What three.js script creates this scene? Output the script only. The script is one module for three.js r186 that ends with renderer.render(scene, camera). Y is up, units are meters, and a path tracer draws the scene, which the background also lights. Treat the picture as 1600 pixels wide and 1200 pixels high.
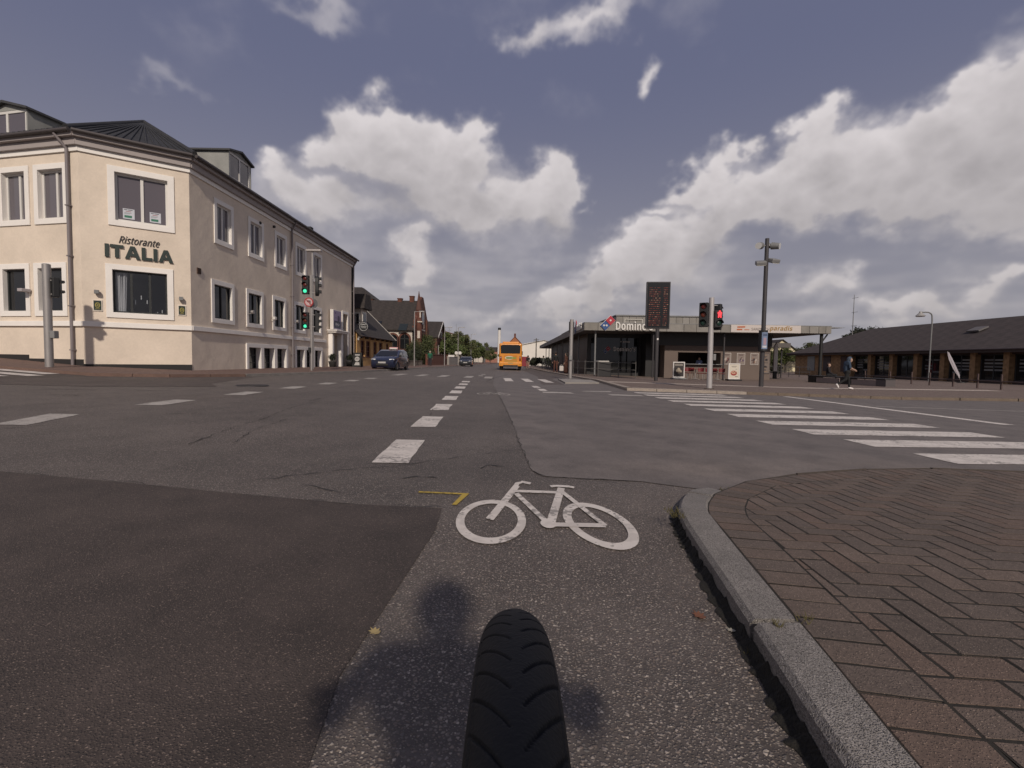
import * as THREE from 'three';
import { mergeGeometries, toCreasedNormals } from 'three/addons/utils/BufferGeometryUtils.js';
import { RoundedBoxGeometry } from 'three/addons/geometries/RoundedBoxGeometry.js';
import { TextGeometry } from 'three/addons/geometries/TextGeometry.js';
import { FontLoader } from 'three/addons/loaders/FontLoader.js';
import { TessellateModifier } from 'three/addons/modifiers/TessellateModifier.js';
import { MarchingCubes } from 'three/addons/objects/MarchingCubes.js';
import { createNoise2D, createNoise3D } from 'simplex-noise';

// ---------------------------------------------------------------- camera, sky, sun, exposure
const scene = new THREE.Scene();
const renderer = new THREE.WebGLRenderer({ antialias: true });
renderer.setSize(1024, 768);
renderer.toneMapping = THREE.LinearToneMapping;
renderer.toneMappingExposure = 1.15;
renderer.shadowMap.enabled = true;

const camera = new THREE.PerspectiveCamera(2 * Math.atan(600 / 750) * 180 / Math.PI, 4 / 3, 0.05, 3000);
camera.position.set(0, 0.9, 0);
camera.rotation.order = 'YXZ';
camera.rotation.x = -Math.atan(38 / 750);
camera.rotation.z = 0.016;

const SUN_AZ = 7.5 * Math.PI / 180, SUN_EL = 34 * Math.PI / 180;      // behind the rider, a little to the right
const sun = new THREE.DirectionalLight(new THREE.Color(1.0, 0.89, 0.77), 2.6);
sun.position.set(Math.sin(SUN_AZ) * Math.cos(SUN_EL), Math.sin(SUN_EL), Math.cos(SUN_AZ) * Math.cos(SUN_EL)).multiplyScalar(120);
sun.target.position.set(0, 0, -30);
sun.position.add(sun.target.position);
sun.castShadow = true; sun.shadow.radius = 3; sun.shadow.mapSize.set(4096, 4096);
Object.assign(sun.shadow.camera, { left: -70, right: 70, top: 70, bottom: -70, near: 1, far: 320 });
scene.add(sun, sun.target);

function rng(seed) { let s = seed >>> 0; return () => { s = (s + 0x6D2B79F5) >>> 0; let t = s; t = Math.imul(t ^ (t >>> 15), t | 1); t ^= t + Math.imul(t ^ (t >>> 7), t | 61); return ((t ^ (t >>> 14)) >>> 0) / 4294967296; }; }
const clamp = (x, a = 0, b = 1) => Math.min(b, Math.max(a, x));
const sstep = (a, b, x) => { const t = clamp((x - a) / (b - a)); return t * t * (3 - 2 * t); };
const mixn = (a, b, t) => a + (b - a) * t;
const n3 = createNoise3D(rng(11)), n2 = createNoise2D(rng(5));

// The sky: blue-grey summer air with cumulus. Each heap: azimuth, elevation, half widths in degrees, density.
const HEAPS = [[-13.8, 25.1, 2.89, 1.66, 1], [-17.8, 23.2, 3.15, 1.75, 1], [-20.3, 21.4, 2.54, 1.75, 1], [-10.2, 23.1, 2.54, 1.75, 1], [-14.6, 21.6, 5.25, 2.1, 1], [-4.8, 24.6, 2.62, 1.75, 1], [-6.7, 22.1, 3.41, 2.1, 1], [-8.5, 19.2, 4.55, 2.48, 1], [2, 19.8, 4.02, 2.31, 1], [4.7, 20.2, 1.93, 1.93, 1], [-1.1, 17.7, 4.55, 2.57, 0.612], [3.1, 16.5, 2.97, 2.65, 0.612], [-4.7, 16.8, 4.55, 2.82, 0.612], [-24.4, 17.7, 3.15, 2.05, 0.612], [-26.1, 19.2, 1.05, 1.03, 0.612], [-21, 16.9, 4.11, 2.14, 0.544], [-27.9, 14.6, 3.15, 2.05, 0.476], [-15, 16.8, 4.98, 2.48, 0.442], [-11.3, 11.8, 2.19, 2.14, 0.578], [-10.1, 14.1, 1.66, 1.29, 0.578], [-12.3, 9.6, 1.93, 1.11, 0.544], [-17.8, 12.6, 5.51, 2.82, 0.187], [0.5, 12.8, 5.25, 2.39, 0.206], [-6.2, 9.7, 5.94, 2.48, 0.187],
  [45.6, 23, 2.23, 2.23, 1], [43.7, 21.6, 2.05, 2.14, 1], [41.6, 20.4, 2.23, 2.14, 1], [45.5, 18.8, 3.16, 3.35, 1], [39.5, 19.1, 2.23, 2.14, 1], [32.6, 22.8, 1.49, 1.49, 1], [31.4, 21.6, 2.05, 1.67, 1], [29.2, 21.3, 1.77, 1.49, 1], [34.8, 19.1, 3.53, 2.51, 1], [39.7, 16.4, 3.53, 2.6, 1], [30.2, 18.1, 4, 2.88, 1], [27.1, 16.8, 2.88, 2.42, 1], [43.8, 16, 3.72, 2.7, 1], [35.5, 15.5, 4.74, 1.86, 0.9], [41.5, 13.4, 4.65, 1.49, 0.68], [49.1, 19.8, 3.26, 4.56, 1], [49.5, 13.2, 4, 2.51, 0.68], [53, 22, 4.65, 4.65, 0.9], [58, 18, 5.58, 4.65, 0.8],
  [23.9, 21.1, 1.3, 1.12, 0.8], [22.1, 19.4, 1.95, 1.58, 0.9], [19.9, 18.6, 1.86, 1.02, 0.8], [23.7, 16.6, 2.98, 2.14, 0.9], [17.8, 16.9, 2.14, 0.837, 0.7], [21.2, 14.8, 3.89, 1.99, 0.675], [13.9, 13.8, 2.74, 1.99, 0.855], [15.6, 14.8, 1.85, 1.3, 0.81], [11.2, 11.7, 2.83, 2.07, 0.855], [10, 9.2, 2.83, 1.81, 0.81], [6.3, 7, 2.92, 1.55, 0.81], [17.7, 12.3, 3.53, 2.33, 0.72], [14.6, 9.1, 4.86, 2.17, 0.63], [22, 10.2, 4.95, 2.33, 0.273], [14.8, 30.2, 1.5, 1.3, 0.55], [13.8, 28.8, 1.4, 1.1, 0.55], [8, 17.1, 0.93, 0.558, 0.275], [5.2, 33.6, 4.74, 1.49, 0.5], [9.5, 34.7, 3.91, 1.12, 0.5], [0.3, 32.8, 2.7, 1.4, 0.48], [-34.8, 24.1, 2.88, 1.02, 0.24], [-22.3, 33.1, 4.19, 1.12, 0.42],
  [31.7, 8.3, 2.14, 1.58, 0.51], [34.8, 8, 2.05, 1.12, 0.51], [40.2, 5.3, 2.42, 1.3, 0.51], [44.4, 6.7, 2.05, 1.3, 0.595], [46.1, 7.5, 1.02, 0.744, 0.68], [38.3, 6.2, 2.14, 0.93, 0.595], [30.7, 4.5, 5.86, 1.21, 0.234], [44.8, 11.3, 3.63, 1.4, 0.51], [-14.3, 7.2, 4.46, 1.11, 0.206], [-7.7, 5.3, 5.25, 1.29, 0.187], [-21.8, 10.9, 3.5, 2.82, 0.187], [-1.7, 5.4, 2.62, 1.03, 0.408], [-15, 4.3, 5.77, 0.856, 0.206], [5.9, 4.8, 3.23, 1.03, 0.408]];
{ // further cumulus all round, of the same kind
  const r = rng(77);
  for (let k = 0; k < 34; k++) {
    const a = 62 + r() * 236, e = 8 + r() * 34, s = 2.5 + r() * 3.5, c = Math.cos(e * Math.PI / 180);
    for (let j = 0; j < 6; j++) HEAPS.push([a + (r() - .5) * s * 4 / c, e + (r() - .4) * s, s * (.6 + r() * .6) / c, s * (.5 + r() * .4), .75 + r() * .25]);
  }
}
function makeSky() {
  const W = 3072, H = 1536, data = new Float32Array(W * H * 4), D = new Float32Array(W * (H / 2)), BIL = new Float32Array(W * (H / 2)), deg = 180 / Math.PI;
  const heaps = HEAPS.map((h) => [((h[0] % 360) + 540) % 360 - 180, ...h.slice(1)]);
  const row = (j) => (j + .5) / H * 180 - 90 + 90;                      // elevation of upper row j
  for (let j = 0; j < H / 2; j++) {
    const el = row(j), ce = Math.cos(el / deg), se = Math.sin(el / deg);
    const near = heaps.filter((h) => Math.abs(h[1] - el) < h[3] * 2.6 + 2.5);
    for (let i = 0; i < W; i++) {
      const az = (((i + .5) / W - .5) * 360 + 90 + 540) % 360 - 180, x = Math.sin(az / deg) * ce, z = -Math.cos(az / deg) * ce, y = se;
      let wa = 0, we = 0, a = 1, f = 7, bil = 0, ba = .5;
      for (let o = 0; o < 6; o++) {
        const p = n3(x * f, y * f * 1.25, z * f), q = o < 5 ? n3(x * f + 31, y * f * 1.25 + 7, z * f) : p;
        wa += p * a; we += q * a; bil += (1 - Math.abs(p)) * ba; ba *= .45; a *= .53; f *= 2.1;
      }
      let s = 0;
      const A = az + wa * 1.55 / Math.max(ce, .2), E = el + we * 1.25;
      for (const h of near) {
        let da = A - h[0]; if (da > 180) da -= 360; else if (da < -180) da += 360;
        const u = da / h[2], v = (E - h[1]) / h[3], r2 = u * u + v * v;
        if (r2 < 6) s += h[4] * Math.exp(-1.25 * r2);
      }
      // low, flat layers towards the horizon
      const lay = n3(x * 5, y * 26, z * 5 + 40) * .55 + n3(x * 13, y * 60, z * 13) * .3 + wa * .12;
      s += sstep(17, 3, el) * (.2 + .22 * lay);
      // thin wisps high up
      s += sstep(20, 30, el) * .13 * Math.max(0, n3(x * 3 + 9, y * 5, z * 3) + .5 * wa);
      const k = j * W + i;
      D[k] = s; BIL[k] = bil + .12 * wa;
    }
  }
  for (let j = 0; j < H; j++) for (let i = 0; i < W; i++) {
    const k4 = (j * W + i) * 4;
    if (j < H / 2) { data[k4] = .085; data[k4 + 1] = .08; data[k4 + 2] = .08; data[k4 + 3] = 1; continue; }
    const jj = j - H / 2, k = jj * W + i, el = row(jj), s = D[k];
    const cov = sstep(.17, .74, s), soft = sstep(.03, .5, s);
    // how much cloud lies above: the sun stands high behind the viewer, so tops are lit and bases grey
    let above = 0;
    for (const [o, w] of [[6, .22], [14, .22], [26, .2], [42, .16], [60, .12]]) { const r0 = Math.min(H / 2 - 1, jj + o) * W, q = Math.round(o * .7) + 5; for (const c of [-q, 0, q]) above += w / 3 * sstep(.25, .9, D[r0 + (i + c + W) % W]); }
    const lit = clamp(1.03 - .6 * above + (BIL[k] - .7) * .42), low = sstep(14, 1, el);
    const b = mixn(.21, .62, lit);
    const cr = mixn(b, .29, low * .5), cg = mixn(b * .935, .268, low * .5), cb = mixn(b * .93 + .008, .265, low * .5);
    const t = sstep(-3, 32, el);
    const br = mixn(.262, .116, t), bg = mixn(.256, .127, t), bb = mixn(.285, .204, t);
    const m = Math.max(cov * .95, soft * .5);
    data[k4] = mixn(br, cr, m); data[k4 + 1] = mixn(bg, cg, m); data[k4 + 2] = mixn(bb, cb, m); data[k4 + 3] = 1;
  }
  const t = new THREE.DataTexture(data, W, H, THREE.RGBAFormat, THREE.FloatType);
  t.mapping = THREE.EquirectangularReflectionMapping; t.magFilter = t.minFilter = THREE.LinearFilter; t.needsUpdate = true;
  return t;
}
scene.background = scene.environment = makeSky();

// ---------------------------------------------------------------- ground height: x to the right, d metres ahead (z = -d)
const ground = (x, d) => -0.018 * Math.min(x, 14) - 0.004 * d + (x < -13 ? 0.042 * (-13 - x) : 0);
const at = (x, d, off = 0) => new THREE.Vector3(x, ground(x, d) + off, -d);

// ---------------------------------------------------------------- naming and building helpers
const taken = new Map();
function numbered(name) { const k = taken.get(name) ?? 0; taken.set(name, k + 1); return k ? `${name}_${String(k).padStart(3, '0')}` : name; }
function thing(name, label, category, pos = [0, 0, 0], turn = 0, group) {
  const o = new THREE.Group(); o.name = numbered(name); scene.add(o);
  o.position.set(...(pos.isVector3 ? pos.toArray() : pos)); o.rotation.y = turn;
  o.userData = { label, category }; if (group) o.userData.group = group;
  return o;
}
function structure(name, label) { const o = new THREE.Group(); o.name = numbered(name); o.userData = { kind: 'structure', label }; scene.add(o); return o; }
function plain(g) { g = g.index ? g.toNonIndexed() : g; for (const k of Object.keys(g.attributes)) if (!['position', 'normal', 'uv', 'color'].includes(k)) g.deleteAttribute(k); return g; }
function join(list) {
  if (!Array.isArray(list)) return list;
  list = list.map(plain);
  const col = list.every((g) => g.attributes.color);
  for (const g of list) { if (!col) g.deleteAttribute('color'); if (!g.attributes.normal) g.computeVertexNormals(); }
  return list.length === 1 ? list[0] : mergeGeometries(list);
}
function part(name, geo, mat, parent, label) {
  const m = new THREE.Mesh(join(geo), mat); m.name = name; m.castShadow = m.receiveShadow = true;
  if (label) m.userData.label = label;
  parent.add(m); return m;
}
function metricUV(g) {                                              // uv in metres, by the side each face shows
  g = plain(g); const p = g.attributes.position, n = g.attributes.normal, uv = new Float32Array(p.count * 2);
  for (let i = 0; i < p.count; i += 3) {
    const nx = Math.abs(n.getX(i) + n.getX(i + 1) + n.getX(i + 2)), ny = Math.abs(n.getY(i) + n.getY(i + 1) + n.getY(i + 2)), nz = Math.abs(n.getZ(i) + n.getZ(i + 1) + n.getZ(i + 2));
    for (let k = i; k < i + 3; k++) {
      const x = p.getX(k), y = p.getY(k), z = p.getZ(k), w = nx > ny && nx > nz ? [z, y] : ny > nz ? [x, z] : [x, y];
      uv[k * 2] = w[0]; uv[k * 2 + 1] = w[1];
    }
  }
  g.setAttribute('uv', new THREE.BufferAttribute(uv, 2)); return g;
}
// a box from its six limits; r rounds the edges
function box(x0, x1, y0, y1, z0, z1, r = 0) {
  const w = Math.abs(x1 - x0), h = Math.abs(y1 - y0), d = Math.abs(z1 - z0);
  const g = r ? new RoundedBoxGeometry(w, h, d, 2, Math.min(r, w / 2.1, h / 2.1, d / 2.1)) : new THREE.BoxGeometry(w, h, d);
  g.translate((x0 + x1) / 2, (y0 + y1) / 2, (z0 + z1) / 2); return metricUV(g);
}
function rod(a, b, r0, r1 = r0, seg = 10) {                          // a tapered rod between two points
  a = new THREE.Vector3(...(a.isVector3 ? a.toArray() : a)); b = new THREE.Vector3(...(b.isVector3 ? b.toArray() : b));
  const v = b.clone().sub(a), g = new THREE.CylinderGeometry(r1, r0, v.length(), seg);
  g.applyQuaternion(new THREE.Quaternion().setFromUnitVectors(new THREE.Vector3(0, 1, 0), v.clone().normalize()));
  g.translate((a.x + b.x) / 2, (a.y + b.y) / 2, (a.z + b.z) / 2); return plain(g);
}
function bar(a, b, w, h) {                                          // a square bar between two points
  const A = new THREE.Vector3(...a), B = new THREE.Vector3(...b), v = B.clone().sub(A), g = new THREE.BoxGeometry(w, h, v.length());
  g.applyMatrix4(new THREE.Matrix4().lookAt(A, B, new THREE.Vector3(0, 1, 0))); g.translate((A.x + B.x) / 2, (A.y + B.y) / 2, (A.z + B.z) / 2); return metricUV(g);
}
function disc(r, depth, seg = 28) { const g = new THREE.CylinderGeometry(r, r, depth, seg); g.rotateX(Math.PI / 2); return plain(g); }   // faces +z
function tri(points, uvScale = 1) {                                  // triangle soup from [a, b, c, ...]; uv from x and z or along the slope
  const g = new THREE.BufferGeometry(), p = new Float32Array(points.flat());
  g.setAttribute('position', new THREE.BufferAttribute(p, 3)); g.computeVertexNormals();
  g.setAttribute('uv', new THREE.BufferAttribute(new Float32Array(p.length / 3 * 2), 2)); return metricUV(g);
}
const quad = (a, b, c, d) => [a, b, c, a, c, d];
// closed prism over a polygon in x, y, pushed along z
function prism(poly, z0, z1, bevel = 0, holes = []) {
  const s = new THREE.Shape(poly.map(([x, y]) => new THREE.Vector2(x, y)));
  for (const h of holes) s.holes.push(new THREE.Path(h.map(([x, y]) => new THREE.Vector2(x, y))));
  const g = new THREE.ExtrudeGeometry(s, { depth: z1 - z0 - 2 * bevel, bevelEnabled: bevel > 0, bevelThickness: bevel, bevelSize: bevel, bevelOffset: -bevel, bevelSegments: 1, curveSegments: 20 });
  g.translate(0, 0, z0 + bevel); return metricUV(g);
}
const rect = (x0, x1, y0, y1) => [[x0, y0], [x1, y0], [x1, y1], [x0, y1]];
// a frame that stands on the ground plan: local x runs from A towards B, local z points out to the viewer's side, y is world height
function frame(group, A, B) {
  const v = new THREE.Vector3(B[0] - A[0], 0, -(B[1] - A[1])).normalize(), up = new THREE.Vector3(0, 1, 0), out = new THREE.Vector3().crossVectors(v, up);
  const m = new THREE.Matrix4().makeBasis(v, up, out); m.setPosition(A[0] - group.position.x, -group.position.y, -A[1] - group.position.z);
  return { m, length: Math.hypot(B[0] - A[0], B[1] - A[1]), add: (name, geo, mat, parent, label) => { const g = join(geo); g.applyMatrix4(m); return part(name, g, mat, parent ?? group, label); }, point: (x, y, z) => new THREE.Vector3(x, y, z).applyMatrix4(m) };
}

// ---------------------------------------------------------------- materials and computed textures
function texture(size, fill, srgb = true) {
  const d = new Uint8Array(size * size * 4), c = [0, 0, 0];
  for (let j = 0; j < size; j++) for (let i = 0; i < size; i++) { fill(i, j, c); const k = (j * size + i) * 4; d[k] = clamp(c[0]) * 255; d[k + 1] = clamp(c[1]) * 255; d[k + 2] = clamp(c[2]) * 255; d[k + 3] = 255; }
  const t = new THREE.DataTexture(d, size, size); t.wrapS = t.wrapT = THREE.RepeatWrapping; t.magFilter = THREE.LinearFilter; t.minFilter = THREE.LinearMipmapLinearFilter; t.generateMipmaps = true;
  if (srgb) t.colorSpace = THREE.SRGBColorSpace; t.needsUpdate = true; return t;
}
const toS = (l) => l <= .0031308 ? l * 12.92 : 1.055 * Math.pow(l, 1 / 2.4) - .055;
// seamless noise: period in cells
function lattice(seed, n) { const r = rng(seed), v = new Float32Array(n * n); for (let i = 0; i < n * n; i++) v[i] = r(); return (x, y) => { const xi = Math.floor(x), yi = Math.floor(y), fx = x - xi, fy = y - yi, u = fx * fx * (3 - 2 * fx), w = fy * fy * (3 - 2 * fy), m = (k) => ((k % n) + n) % n, a = v[m(yi) * n + m(xi)], b = v[m(yi) * n + m(xi + 1)], c = v[m(yi + 1) * n + m(xi)], d = v[m(yi + 1) * n + m(xi + 1)]; return (a + (b - a) * u) * (1 - w) + (c + (d - c) * u) * w; }; }
function fbm(seed, cells, oct) { const l = []; for (let o = 0; o < oct; o++) l.push([lattice(seed + o, cells << o), cells << o]); return (u, v) => { let s = 0, a = .5, t = 0; for (const [f, n] of l) { s += f(u * n, v * n) * a; t += a; a *= .55; } return s / t; }; }
// stone chips in binder: a jittered grid of rounded chips, seamless
function chips(seed, size, cells, rMin, rMax, base, tones, spread, keep = 1, blotch = .5) {
  const r = rng(seed), col = new Float32Array(size * size * 3), hgt = new Float32Array(size * size), cs = size / cells, big = fbm(seed + 50, 6, 4), fine = fbm(seed + 80, 128, 3);
  for (let j = 0; j < size; j++) for (let i = 0; i < size; i++) { const k = j * size + i, f = (1 - blotch * .5 + blotch * big(i / size, j / size)) * (.7 + .6 * fine(i / size, j / size)); for (let c = 0; c < 3; c++) col[k * 3 + c] = base[c] * f; hgt[k] = .25 * fine(i / size, j / size); }
  for (let gy = 0; gy < cells; gy++) for (let gx = 0; gx < cells; gx++) {
    if (r() > keep) { r(); r(); r(); continue; }
    const cx = (gx + r()) * cs, cy = (gy + r()) * cs, rad = mixn(rMin, rMax, Math.pow(r(), 1.7)) * cs, an = r() * Math.PI, asp = .55 + r() * .45, tone = tones[Math.floor(r() * tones.length)], lv = 1 + (r() - .5) * spread, ca = Math.cos(an), sa = Math.sin(an), R = Math.ceil(rad + 1), ph = r() * 6;
    for (let y = -R; y <= R; y++) for (let x = -R; x <= R; x++) {
      const u = (x * ca + y * sa) / rad, v = (-x * sa + y * ca) / (rad * asp), q = Math.sqrt(u * u + v * v) * (1 + .18 * Math.sin(3 * Math.atan2(v, u) + ph)), w = sstep(1.1, .8, q);
      if (w <= 0) continue;
      const k = (((Math.floor(cy) + y + size) % size) * size + ((Math.floor(cx) + x + size) % size));
      for (let c = 0; c < 3; c++) col[k * 3 + c] = mixn(col[k * 3 + c], tone[c] * lv, w);
      hgt[k] = Math.max(hgt[k], w * (.55 + .45 * (1 - q * q * .6)));
    }
  }
  const map = texture(size, (i, j, c) => { const k = (j * size + i) * 3; c[0] = toS(col[k]); c[1] = toS(col[k + 1]); c[2] = toS(col[k + 2]); });
  const bump = texture(size, (i, j, c) => { c[0] = c[1] = c[2] = hgt[j * size + i]; }, false);
  return { map, bump };
}
function tiled(t, metres) { const c = t.clone(); c.repeat.set(1 / metres, 1 / metres); c.needsUpdate = true; return c; }
const lin = (r, g, b) => new THREE.Color().setRGB(r, g, b);
const mat = (r, g, b, roughness = .8, more = {}) => new THREE.MeshStandardMaterial({ color: lin(r, g, b), roughness, ...more });
const gray = (a, b) => { const f = fbm(a, b, 6); return texture(512, (i, j, c) => { const v = .5 + 1.1 * (f(i / 512, j / 512) - .5); c[0] = c[1] = c[2] = v; }, false); };
const NOISE_COARSE = gray(401, 4), NOISE_FINE = gray(431, 24);
function mottle(seed, cells, oct, lo, hi) { const f = fbm(seed, cells, oct), q = fbm(seed + 9, 60, 3); return texture(512, (i, j, c) => { const v = toS(mixn(lo, hi, clamp(.5 + 1.5 * (f(i / 512, j / 512) - .5) + .5 * (q(i / 512, j / 512) - .5)))); c[0] = c[1] = c[2] = v; }); }
const MOTTLE = mottle(501, 3, 6, .74, 1.0), MOTTLE_ROUGH = mottle(531, 5, 6, .5, 1.0), MOTTLE_SOFT = mottle(551, 2, 5, .88, 1.0);
const worn = (r, g, b, rough, metres = 3, bump = .002, map = MOTTLE) => mat(r, g, b, rough, { map: tiled(map, metres), bumpMap: tiled(NOISE_FINE, metres * .6), bumpScale: bump });

const stone = [[.32, .285, .255], [.25, .223, .203], [.2, .177, .163], [.42, .38, .335], [.175, .145, .128], [.235, .195, .165], [.15, .139, .132], [.195, .172, .16]];
const oldAsphalt = chips(3, 2048, 270, .2, .62, [.1, .087, .08], stone, .6, 1, .9);
const freshAsphalt = chips(5, 1024, 210, .2, .55, [.072, .06, .054], [[.1, .083, .075], [.145, .12, .106], [.088, .074, .067], [.22, .185, .162], [.06, .051, .047]], .8, .85, .9);
const smoothAsphalt = chips(7, 1024, 260, .22, .5, [.185, .165, .154], [[.245, .22, .203], [.2, .178, .166], [.3, .27, .247], [.13, .116, .108]], .6, .75, .9);
const paverGrain = chips(9, 1024, 190, .18, .5, [.132, .108, .097], [[.26, .22, .195], [.165, .135, .122], [.36, .31, .275], [.098, .082, .075]], .7, .55);
const graniteGrain = chips(13, 1024, 200, .25, .62, [.23, .21, .195], [[.36, .335, .31], [.13, .118, .11], [.28, .26, .24], [.07, .064, .06], [.18, .16, .145]], .6, .92);
const ASPHALT_OLD = mat(.85, .815, .79, .7, { map: tiled(oldAsphalt.map, 2.4), bumpMap: tiled(oldAsphalt.bump, 2.4), bumpScale: .0035, vertexColors: true });
const ASPHALT_FRESH = mat(.8, .755, .735, .75, { map: tiled(freshAsphalt.map, 1.3), bumpMap: tiled(freshAsphalt.bump, 1.3), bumpScale: .0025, vertexColors: true });
const ASPHALT_SMOOTH = mat(.81, .775, .755, .68, { map: tiled(smoothAsphalt.map, 1.5), bumpMap: tiled(smoothAsphalt.bump, 1.5), bumpScale: .0018, vertexColors: true });
const WORNPAINT = (() => { const a = fbm(701, 5, 5), b = fbm(731, 60, 3), q = fbm(751, 16, 3); return texture(1024, (i, j, c) => { const u = i / 1024, v = j / 1024, hole = sstep(.65, .72, b(u, v) * .62 + a(u, v) * .5), dirt = .84 + .16 * sstep(.35, .6, q(u, v)), t = mixn(dirt, .45, hole); c[0] = toS(t); c[1] = toS(t * .985); c[2] = toS(t * .965); }); })();
const paint = (r, g, b) => mat(r, g, b, .72, { map: tiled(WORNPAINT, 1.4), bumpMap: tiled(oldAsphalt.bump, 2.4), bumpScale: .0016 });
const PAINT_WHITE = paint(.62, .575, .54), PAINT_WORN = paint(.4, .37, .345), PAINT_YELLOW = paint(.42, .3, .05), CONCRETE = worn(.3, .275, .25, .9, 1.6, .003), TAR = mat(.034, .03, .028, .85);
const GRANITE = mat(1, 1, 1, .85, { map: tiled(graniteGrain.map, .8), bumpMap: tiled(graniteGrain.bump, .8), bumpScale: .004 });
const PAVING_DARK = mat(.82, .74, .7, .9, { map: tiled(paverGrain.map, .9), bumpMap: tiled(paverGrain.bump, .9), bumpScale: .002 });
const GLASS = new THREE.MeshPhysicalMaterial({ color: lin(.012, .013, .015), roughness: .04, ior: 1.52, specularIntensity: 1 });
const STEEL = mat(.36, .34, .33, .5, { metalness: .55, map: tiled(MOTTLE, .8) }), DARKSTEEL = mat(.05, .046, .05, .55, { metalness: .2, map: tiled(MOTTLE, .8) }), BLACK = mat(.012, .012, .013, .6), RUBBER = mat(.016, .016, .0175, .72), WHITEPAINT = worn(.66, .63, .6, .6, 2, .0006, MOTTLE_SOFT), ZINC = worn(.2, .2, .2, .55, 1.4, .001);

// ---------------------------------------------------------------- the ground, the road and its markings
const tess = (e) => new TessellateModifier(e, 9);
function sheet(name, poly, off, material, parent, tint, edge = 1.2) {   // a flat sheet over a polygon in x, d that follows the ground
  let g = new THREE.ShapeGeometry(new THREE.Shape(poly.map(([x, d]) => new THREE.Vector2(x, d))));
  if (tint) g = tess(edge).modify(g.toNonIndexed());
  g = plain(g); const p = g.attributes.position, uv = new Float32Array(p.count * 2), col = new Float32Array(p.count * 3);
  for (let i = 0; i < p.count; i++) {
    const x = p.getX(i), d = p.getY(i); uv[i * 2] = x; uv[i * 2 + 1] = d;
    const t = tint ? tint(x, d) : 1; col[i * 3] = t[0] ?? t; col[i * 3 + 1] = t[1] ?? t; col[i * 3 + 2] = t[2] ?? t;
    p.setXYZ(i, x, ground(x, d) + off, -d);
  }
  g.setAttribute('uv', new THREE.BufferAttribute(uv, 2)); if (tint) g.setAttribute('color', new THREE.BufferAttribute(col, 3));
  g.computeVertexNormals();
  const n = g.attributes.normal; if (n.getY(0) < 0) { for (let i = 0; i < p.count; i += 3) { const a = [p.getX(i), p.getY(i), p.getZ(i)], b = [p.getX(i + 1), p.getY(i + 1), p.getZ(i + 1)]; p.setXYZ(i, ...b); p.setXYZ(i + 1, ...a); const ua = [uv[i * 2], uv[i * 2 + 1]]; uv[i * 2] = uv[i * 2 + 2]; uv[i * 2 + 1] = uv[i * 2 + 3]; uv[i * 2 + 2] = ua[0]; uv[i * 2 + 3] = ua[1]; } g.computeVertexNormals(); }
  return part(name, g, material, parent);
}
const GROUND_FAR = worn(.07, .068, .06, .95, 6, .01, MOTTLE_ROUGH);
{ // one wide sheet to the horizon, a little below road and pavements, in three planes
  const g = structure('ground', 'the ground out to the horizon');
  const strips = [[-900, -13], [-13, 14], [14, 900]], tris = [];
  const y = (x, d) => (x < -13 ? ground(-13, d) + Math.min(.042 * (-13 - x), 1.2) : ground(x, d)) - .06 - Math.max(0, Math.abs(x) - 60) * .0004;
  const cuts = [-900, -60, -35, -13, 14, 60, 900];
  for (let k = 0; k + 1 < cuts.length; k++) { const c = (x, d) => [x, y(x, d), -d]; tris.push(...quad(c(cuts[k], -200), c(cuts[k + 1], -200), c(cuts[k + 1], 1500), c(cuts[k], 1500))); }
  part('earth', tri(tris), GROUND_FAR, g);
}
const road = structure('road', 'asphalt road junction with worn white markings');
const blot = (x, d, cx, cd, rx, rd) => Math.exp(-(((x - cx) / rx) ** 2 + ((d - cd) / rd) ** 2) * 1.3);
function wear(x, d, amp) {
  let v = 1 + amp * (.55 * n2(x * .35, d * .2) + .35 * n2(x * 1.1 + 9, d * .55) + .22 * n2(x * 3.1, d * 2.3 + 4));
  return v;
}
function oldTint(x, d) {
  let v = wear(x, d, .2);
  v *= 1 - .3 * blot(x, d, -.55, 7.9, .45, 1.0) - .34 * blot(x, d, -.5, 10.4, .35, .6) - .3 * blot(x, d, -.7, 5.3, .8, .7) - .22 * blot(x, d, -1.2, 4.1, 1.4, .25) - .25 * blot(x, d, -.35, 3.75, .5, .3) - .3 * blot(x, d, -.5, 12.0, .3, .5);
  v *= 1 - .2 * blot(x, d, -3.4, 9, .5, 7) - .16 * blot(x, d, -4.9, 9, .4, 8);
  const rust = .5 * blot(x, d, -9, 9.5, 3, .8) + .25 * blot(x, d, .35, 1.6, .3, .8);
  return [v * (1 + .16 * rust), v * (1 - .02 * rust), v * (1 - .16 * rust)];
}
function smoothTint(x, d) {
  let v = wear(x, d, .12) * .86;
  const dust = sstep(.1, .8, .6 * blot(x, d, 1.7, 4.15, 1.3, .45) + .5 * blot(x, d, 3.4, 4.7, 1.6, .5) + .3 * blot(x, d, 2.6, 6.4, 1.3, .5) + .14 * n2(x * 2.6, d * 4));
  const spill = sstep(.35, .8, blot(x, d, .9, 6.2, .8, .35) + .3 * n2(x * 2, d * 5));
  v *= 1 + .35 * dust - .12 * spill;
  return [v * (1 + .03 * dust), v, v * (1 - .05 * dust)];
}
sheet('asphalt', [[-13, -15], [14, -15], [14, 40], [6, 60], [4, 420], [-9, 420], [-13, 60]], 0, ASPHALT_OLD, road, oldTint, .45);
sheet('asphalt', [[-60, -15], [-13, -15], [-13, 30], [-60, 40]], 0, ASPHALT_OLD, road, (x, d) => wear(x, d, .2), 3);
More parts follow.
